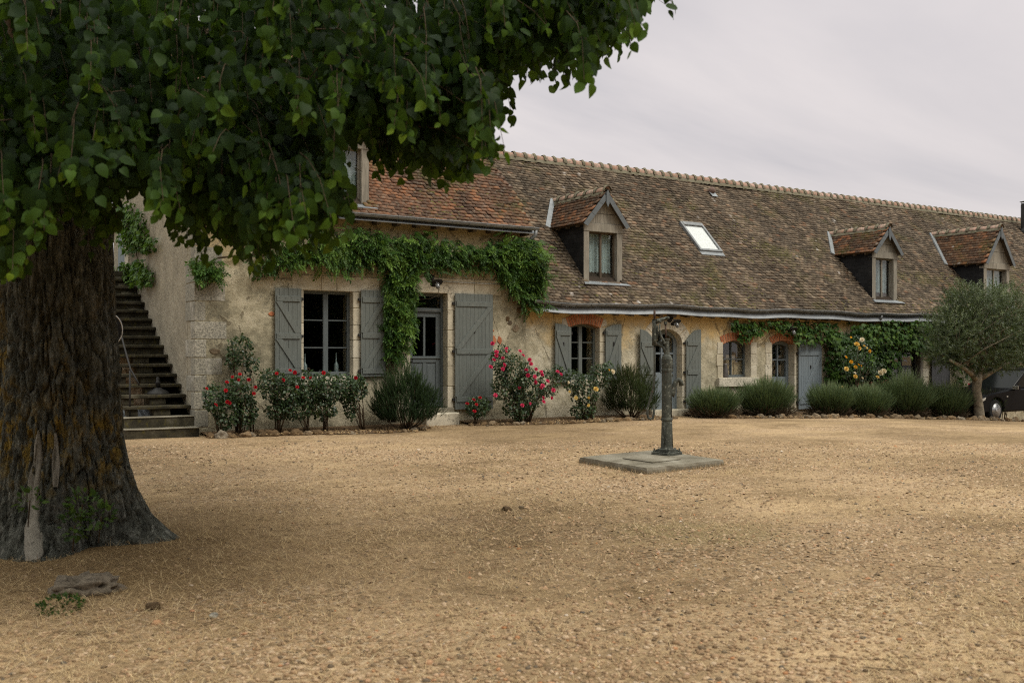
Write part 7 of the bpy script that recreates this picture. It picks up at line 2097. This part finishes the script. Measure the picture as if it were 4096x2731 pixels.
far_tree('broad tree beyond the field left of the lime trunk', 7.2, 84, 6.5, 4.2, 2000, .6, 'far trees beyond the field')
far_tree('low bushy tree at the far edge of the field', 10.6, 78, 4.2, 3.5, 1500, .5, 'far trees beyond the field')
LAB = ['leafy tree across the yard, %s of the %s row facing the house' % (a_, r_) for r_ in ('front', 'back') for a_ in ('first', 'second', 'third', 'fourth', 'fifth', 'sixth')]
# trees added out of view across the yard, to darken what the panes reflect
for k, (x_, y_, h_, r_) in enumerate(((-16, -22, 12, 5.5), (-5, -26, 14, 6), (6, -28, 13, 6), (17, -27, 12, 6), (28, -24, 13, 6), (40, -20, 12, 6), (-11, -34, 17, 7), (1, -38, 18, 7), (12, -38, 17, 7), (24, -36, 18, 7), (36, -33, 17, 7))):
    far_tree(LAB[k], x_, y_, h_, r_, 2600, 1.5, 'trees across the yard', gz(x_, y_) if y_ > -2 else float(ground_z(x_, y_)))

hg = thing('hedge', 'long dense hedge across the yard behind the trees, facing the house', 'hedge', (8, -31, 0))  # added out of view so the low panes reflect foliage, not brightness
n = 5200
p = np.column_stack([rng.uniform(-45, 62, n), -31 + rng.normal(0, 1.0, n), rng.uniform(.1, 4.6, n) + .5 * np.sin(rng.uniform(0, 6, n))])
link('foliage', scatter([OV], np.zeros(n, int), frames(rand_dirs(n), rand_dirs(n)) * rng.uniform(1.0, 1.9, (n, 1, 1)), p, rng.beta(2, 3, n)), MAT['far_leaf'], hg, kind='stuff')
# ================================================================== GRAVEL, STRAW AND LITTER ON THE YARD
def ground_points(n, d0, d1, power, margin=.06):
    u = rng.random(n); d = (d0 ** power + u * (d1 ** power - d0 ** power)) ** (1 / power)
    sx = rng.uniform(-.53 - margin, .53 + margin, n)
    xc = sx * d
    return np.stack([xc * CA + d * SA, -xc * SA + d * CA], -1), d
ICO = rock(1, 0, (1, .8, .55), .25)
OCV = np.array([(1, 0, 0), (0, 1, 0), (-1, 0, 0), (0, -1, 0), (.1, .1, 1), (0, -.1, -1)], float); OCT = tris([(0, 1, 4), (1, 2, 4), (2, 3, 4), (3, 0, 4)])
PEB = [(OCV * np.array([1, random.uniform(.65, .95), random.uniform(.45, .7)]) + rng.normal(0, .12, OCV.shape), OCT) for k in range(4)] + [rock(60 + k, 0, (1, random.uniform(.65, .95), random.uniform(.4, .65)), .22) for k in range(5)]
xy, d = ground_points(92000, 3.0, 17.0, .55)
dtree = np.hypot(xy[:, 0] - TX, xy[:, 1] - TY)
pat_ = fbm(np.stack([xy[:, 0] * .42, xy[:, 1] * .62, np.zeros(len(xy))], -1), 4)
keep = (rng.random(len(xy)) < np.clip(.85 + .6 * pat_, .18, 1) * np.clip((dtree - 1.6) / 4.6, .10, 1)) & (xy[:, 1] < 17.0) & (dtree > .95)
xy, d = xy[keep], d[keep]
n = len(xy)
s = rng.gamma(4, .0018, n) * np.clip(.75 + d * .05, .8, 1.4) + .003
z = ground_z(xy[:, 0], xy[:, 1]) + s * .18
a0 = rng.uniform(0, 2 * np.pi, n)
R = frames(np.stack([np.cos(a0), np.sin(a0), rng.normal(0, .15, n)], -1), np.tile([[0, 0, 1.0]], (n, 1)) + rng.normal(0, .15, (n, 3))) * s[:, None, None]
pg = link('gravel', scatter(PEB, np.where(d < 6.2, rng.integers(4, 9, n), rng.integers(0, 4, n)), R, np.column_stack([xy, z]), rng.beta(2.2, 2.0, n), True), MAT['pebble'], kind='stuff')
tag(pg, 'loose tan pebbles scattered over the yard', 'gravel')
# dry grass: short bleached blades in patches, long straws lying flat
BLD = (np.array([(-.5, 0, 0), (.5, 0, 0), (-.3, .6, .35), (.3, .6, .35), (0, 1, .5)]), np.array([(0, 1, 3), (0, 3, 2), (2, 3, 4)], np.int32))
xy, d = ground_points(170000, 3.0, 15.0, .8)
f1 = fbm(np.stack([xy[:, 0] * .8 + 7, xy[:, 1] * 1.1, np.ones(len(xy))], -1), 4)
dtree = np.hypot(xy[:, 0] - TX, xy[:, 1] - TY)
dens = np.clip((f1 - .16) * 3.0, 0, 1) * .95 + .05 + .75 * np.exp(-((dtree - 2.2) / 1.9) ** 2)
keep = (rng.random(len(xy)) < dens) & (dtree > .8) & (xy[:, 1] < 17.2)
xy, d = xy[keep][:60000], d[keep][:60000]; n = len(xy)
dt_ = np.hypot(xy[:, 0] - TX, xy[:, 1] - TY); ln = rng.uniform(.03, .10, n) * (1 + .6 * np.exp(-((dt_ - 2.4) / 1.8) ** 2)); up_b = rng.uniform(-.02, .16, n)
a0 = rng.uniform(0, 2 * np.pi, n)
ld = nrm(np.stack([np.cos(a0), np.sin(a0), up_b], -1))
R = frames(ld, np.tile([[0, 0, 1.0]], (n, 1))) * np.stack([rng.uniform(.0016, .0035, n), ln, ln * .35], -1)[:, None, :]
T_st = np.clip(rng.beta(2.6, 1.8, n) - .12 * np.exp(-((np.hypot(xy[:, 0] - TX, xy[:, 1] - TY) - 1) / 1.4) ** 2), 0, 1)
L_st = np.column_stack([xy, ground_z(xy[:, 0], xy[:, 1]) + .006])
cxy, cd_ = ground_points(300, 3.4, 13.0, 1.3)
fc = fbm(np.stack([cxy[:, 0] * .55 + 3, cxy[:, 1] * .8, np.ones(len(cxy))], -1), 3); dtc = np.hypot(cxy[:, 0] - TX, cxy[:, 1] - TY)
cxy = cxy[((fc > .18) | ((dtc < 5.5) & (rng.random(len(cxy)) < .5))) & (dtc > 1.1)]
kq = np.repeat(np.arange(len(cxy)), 70); nq = len(kq)
q_ = cxy[kq] + rng.normal(0, 1, (nq, 2)) * rng.uniform(.05, .22, len(cxy))[kq][:, None]
lq = rng.uniform(.03, .10, nq); aq = rng.uniform(0, 6.283, nq)
Rq = frames(nrm(np.stack([np.cos(aq), np.sin(aq), rng.uniform(.0, .4, nq)], -1)), np.tile([[0, 0, 1.0]], (nq, 1))) * np.stack([rng.uniform(.0012, .0024, nq), lq, lq * .4], -1)[:, None, :]
R = np.concatenate([R, Rq]); L_st = np.concatenate([L_st, np.column_stack([q_, ground_z(q_[:, 0], q_[:, 1]) + .008])]); T_st = np.concatenate([T_st, rng.uniform(.45, .95, nq)])
sg = link('straw', scatter([BLD], np.zeros(len(R), int), R, L_st, T_st), MAT['straw'], kind='stuff')
tag(sg, 'bleached dry grass and straw lying on the gravel', 'dry grass')
# dry grass growing along the foot of the slab, the trunk and the bed edge
ed_ = []
for k in range(4):
    a_, b_ = cor[k], cor[(k + 1) % 4]
    for q in range(330): p_ = a_.lerp(b_, random.random()); c_ = (p_ - sum(cor, Vector()) / 4).normalized(); ed_.append((p_.x + c_.x * abs(random.gauss(0, .05)), p_.y + c_.y * abs(random.gauss(0, .05))))
for k in range(900):
    a_ = random.uniform(0, 6.28); r_ = random.uniform(.62, 1.15); ed_.append((TX + r_ * math.cos(a_), TY + r_ * math.sin(a_)))
xy = np.array(ed_); n = len(xy); ln = rng.uniform(.03, .09, n)
a0 = rng.uniform(0, 2 * np.pi, n)
R = frames(nrm(np.stack([np.cos(a0), np.sin(a0), rng.uniform(.1, 1.1, n)], -1)), np.tile([[0, 0, 1.0]], (n, 1))) * np.stack([rng.uniform(.002, .004, n), ln, ln * .4], -1)[:, None, :]
eg = link('edge_grass', scatter([BLD], np.zeros(n, int), R, np.column_stack([xy, ground_z(xy[:, 0], xy[:, 1]) + .004]), rng.beta(2, 2, n)), MAT['straw'], kind='stuff')
tag(eg, 'dry grass tufts round the pump slab and the lime trunk', 'dry grass')
xy, d = ground_points(700, 3.4, 14.0, 1.2)
dtree = np.hypot(xy[:, 0] - TX, xy[:, 1] - TY)
keep = (dtree > 1.0) & (rng.random(len(xy)) < np.clip(1.4 - dtree / 6, .18, 1))
m = MB()
for (x_, y_) in xy[keep]:
    L = random.uniform(.06, .26); a_ = random.uniform(0, 6.28); r_ = random.uniform(.0012, .0034)
    m.tube([(x_ + math.cos(a_ + random.uniform(-.2, .2)) * L * q, y_ + math.sin(a_ + random.uniform(-.2, .2)) * L * q, gz(x_, y_) + .012 + random.uniform(0, .012)) for q in (0, .35, .7, 1)], [r_, r_, r_ * .8, r_ * .4], 5)
tg = m.build('twigs', MAT['stick'], None, kind='stuff'); tag(tg, 'dry twigs strewn on the ground under the lime tree', 'twigs')
# litter along the beds: dry leaves and chips on the soil
pp = []
for path in (BED_L, BED_R, BED_F):
    for x_, y_ in lerp_path(path, 60):
        k = 26; yy = y_ + rng.uniform(-.35, .95, k); pp.append(np.stack([x_ + rng.normal(0, .12, k), yy], -1))
xy = np.concatenate(pp); xy = xy[xy[:, 1] < YF - .05]; n = len(xy); s = rng.uniform(.014, .045, n)
R = frames(np.column_stack([rng.normal(size=(n, 2)), rng.normal(0, .25, n)]), np.tile([[0, 0, 1.0]], (n, 1)) + rng.normal(0, .4, (n, 3))) * s[:, None, None]
lf_ = link('leaf_litter', scatter([OV], np.zeros(n, int), R, np.column_stack([xy, ground_z(xy[:, 0], xy[:, 1]) + .045]), rng.random(n) * .75), MAT['straw'], kind='stuff')
tag(lf_, 'dry leaf litter on the bed soil along the house', 'leaf litter')
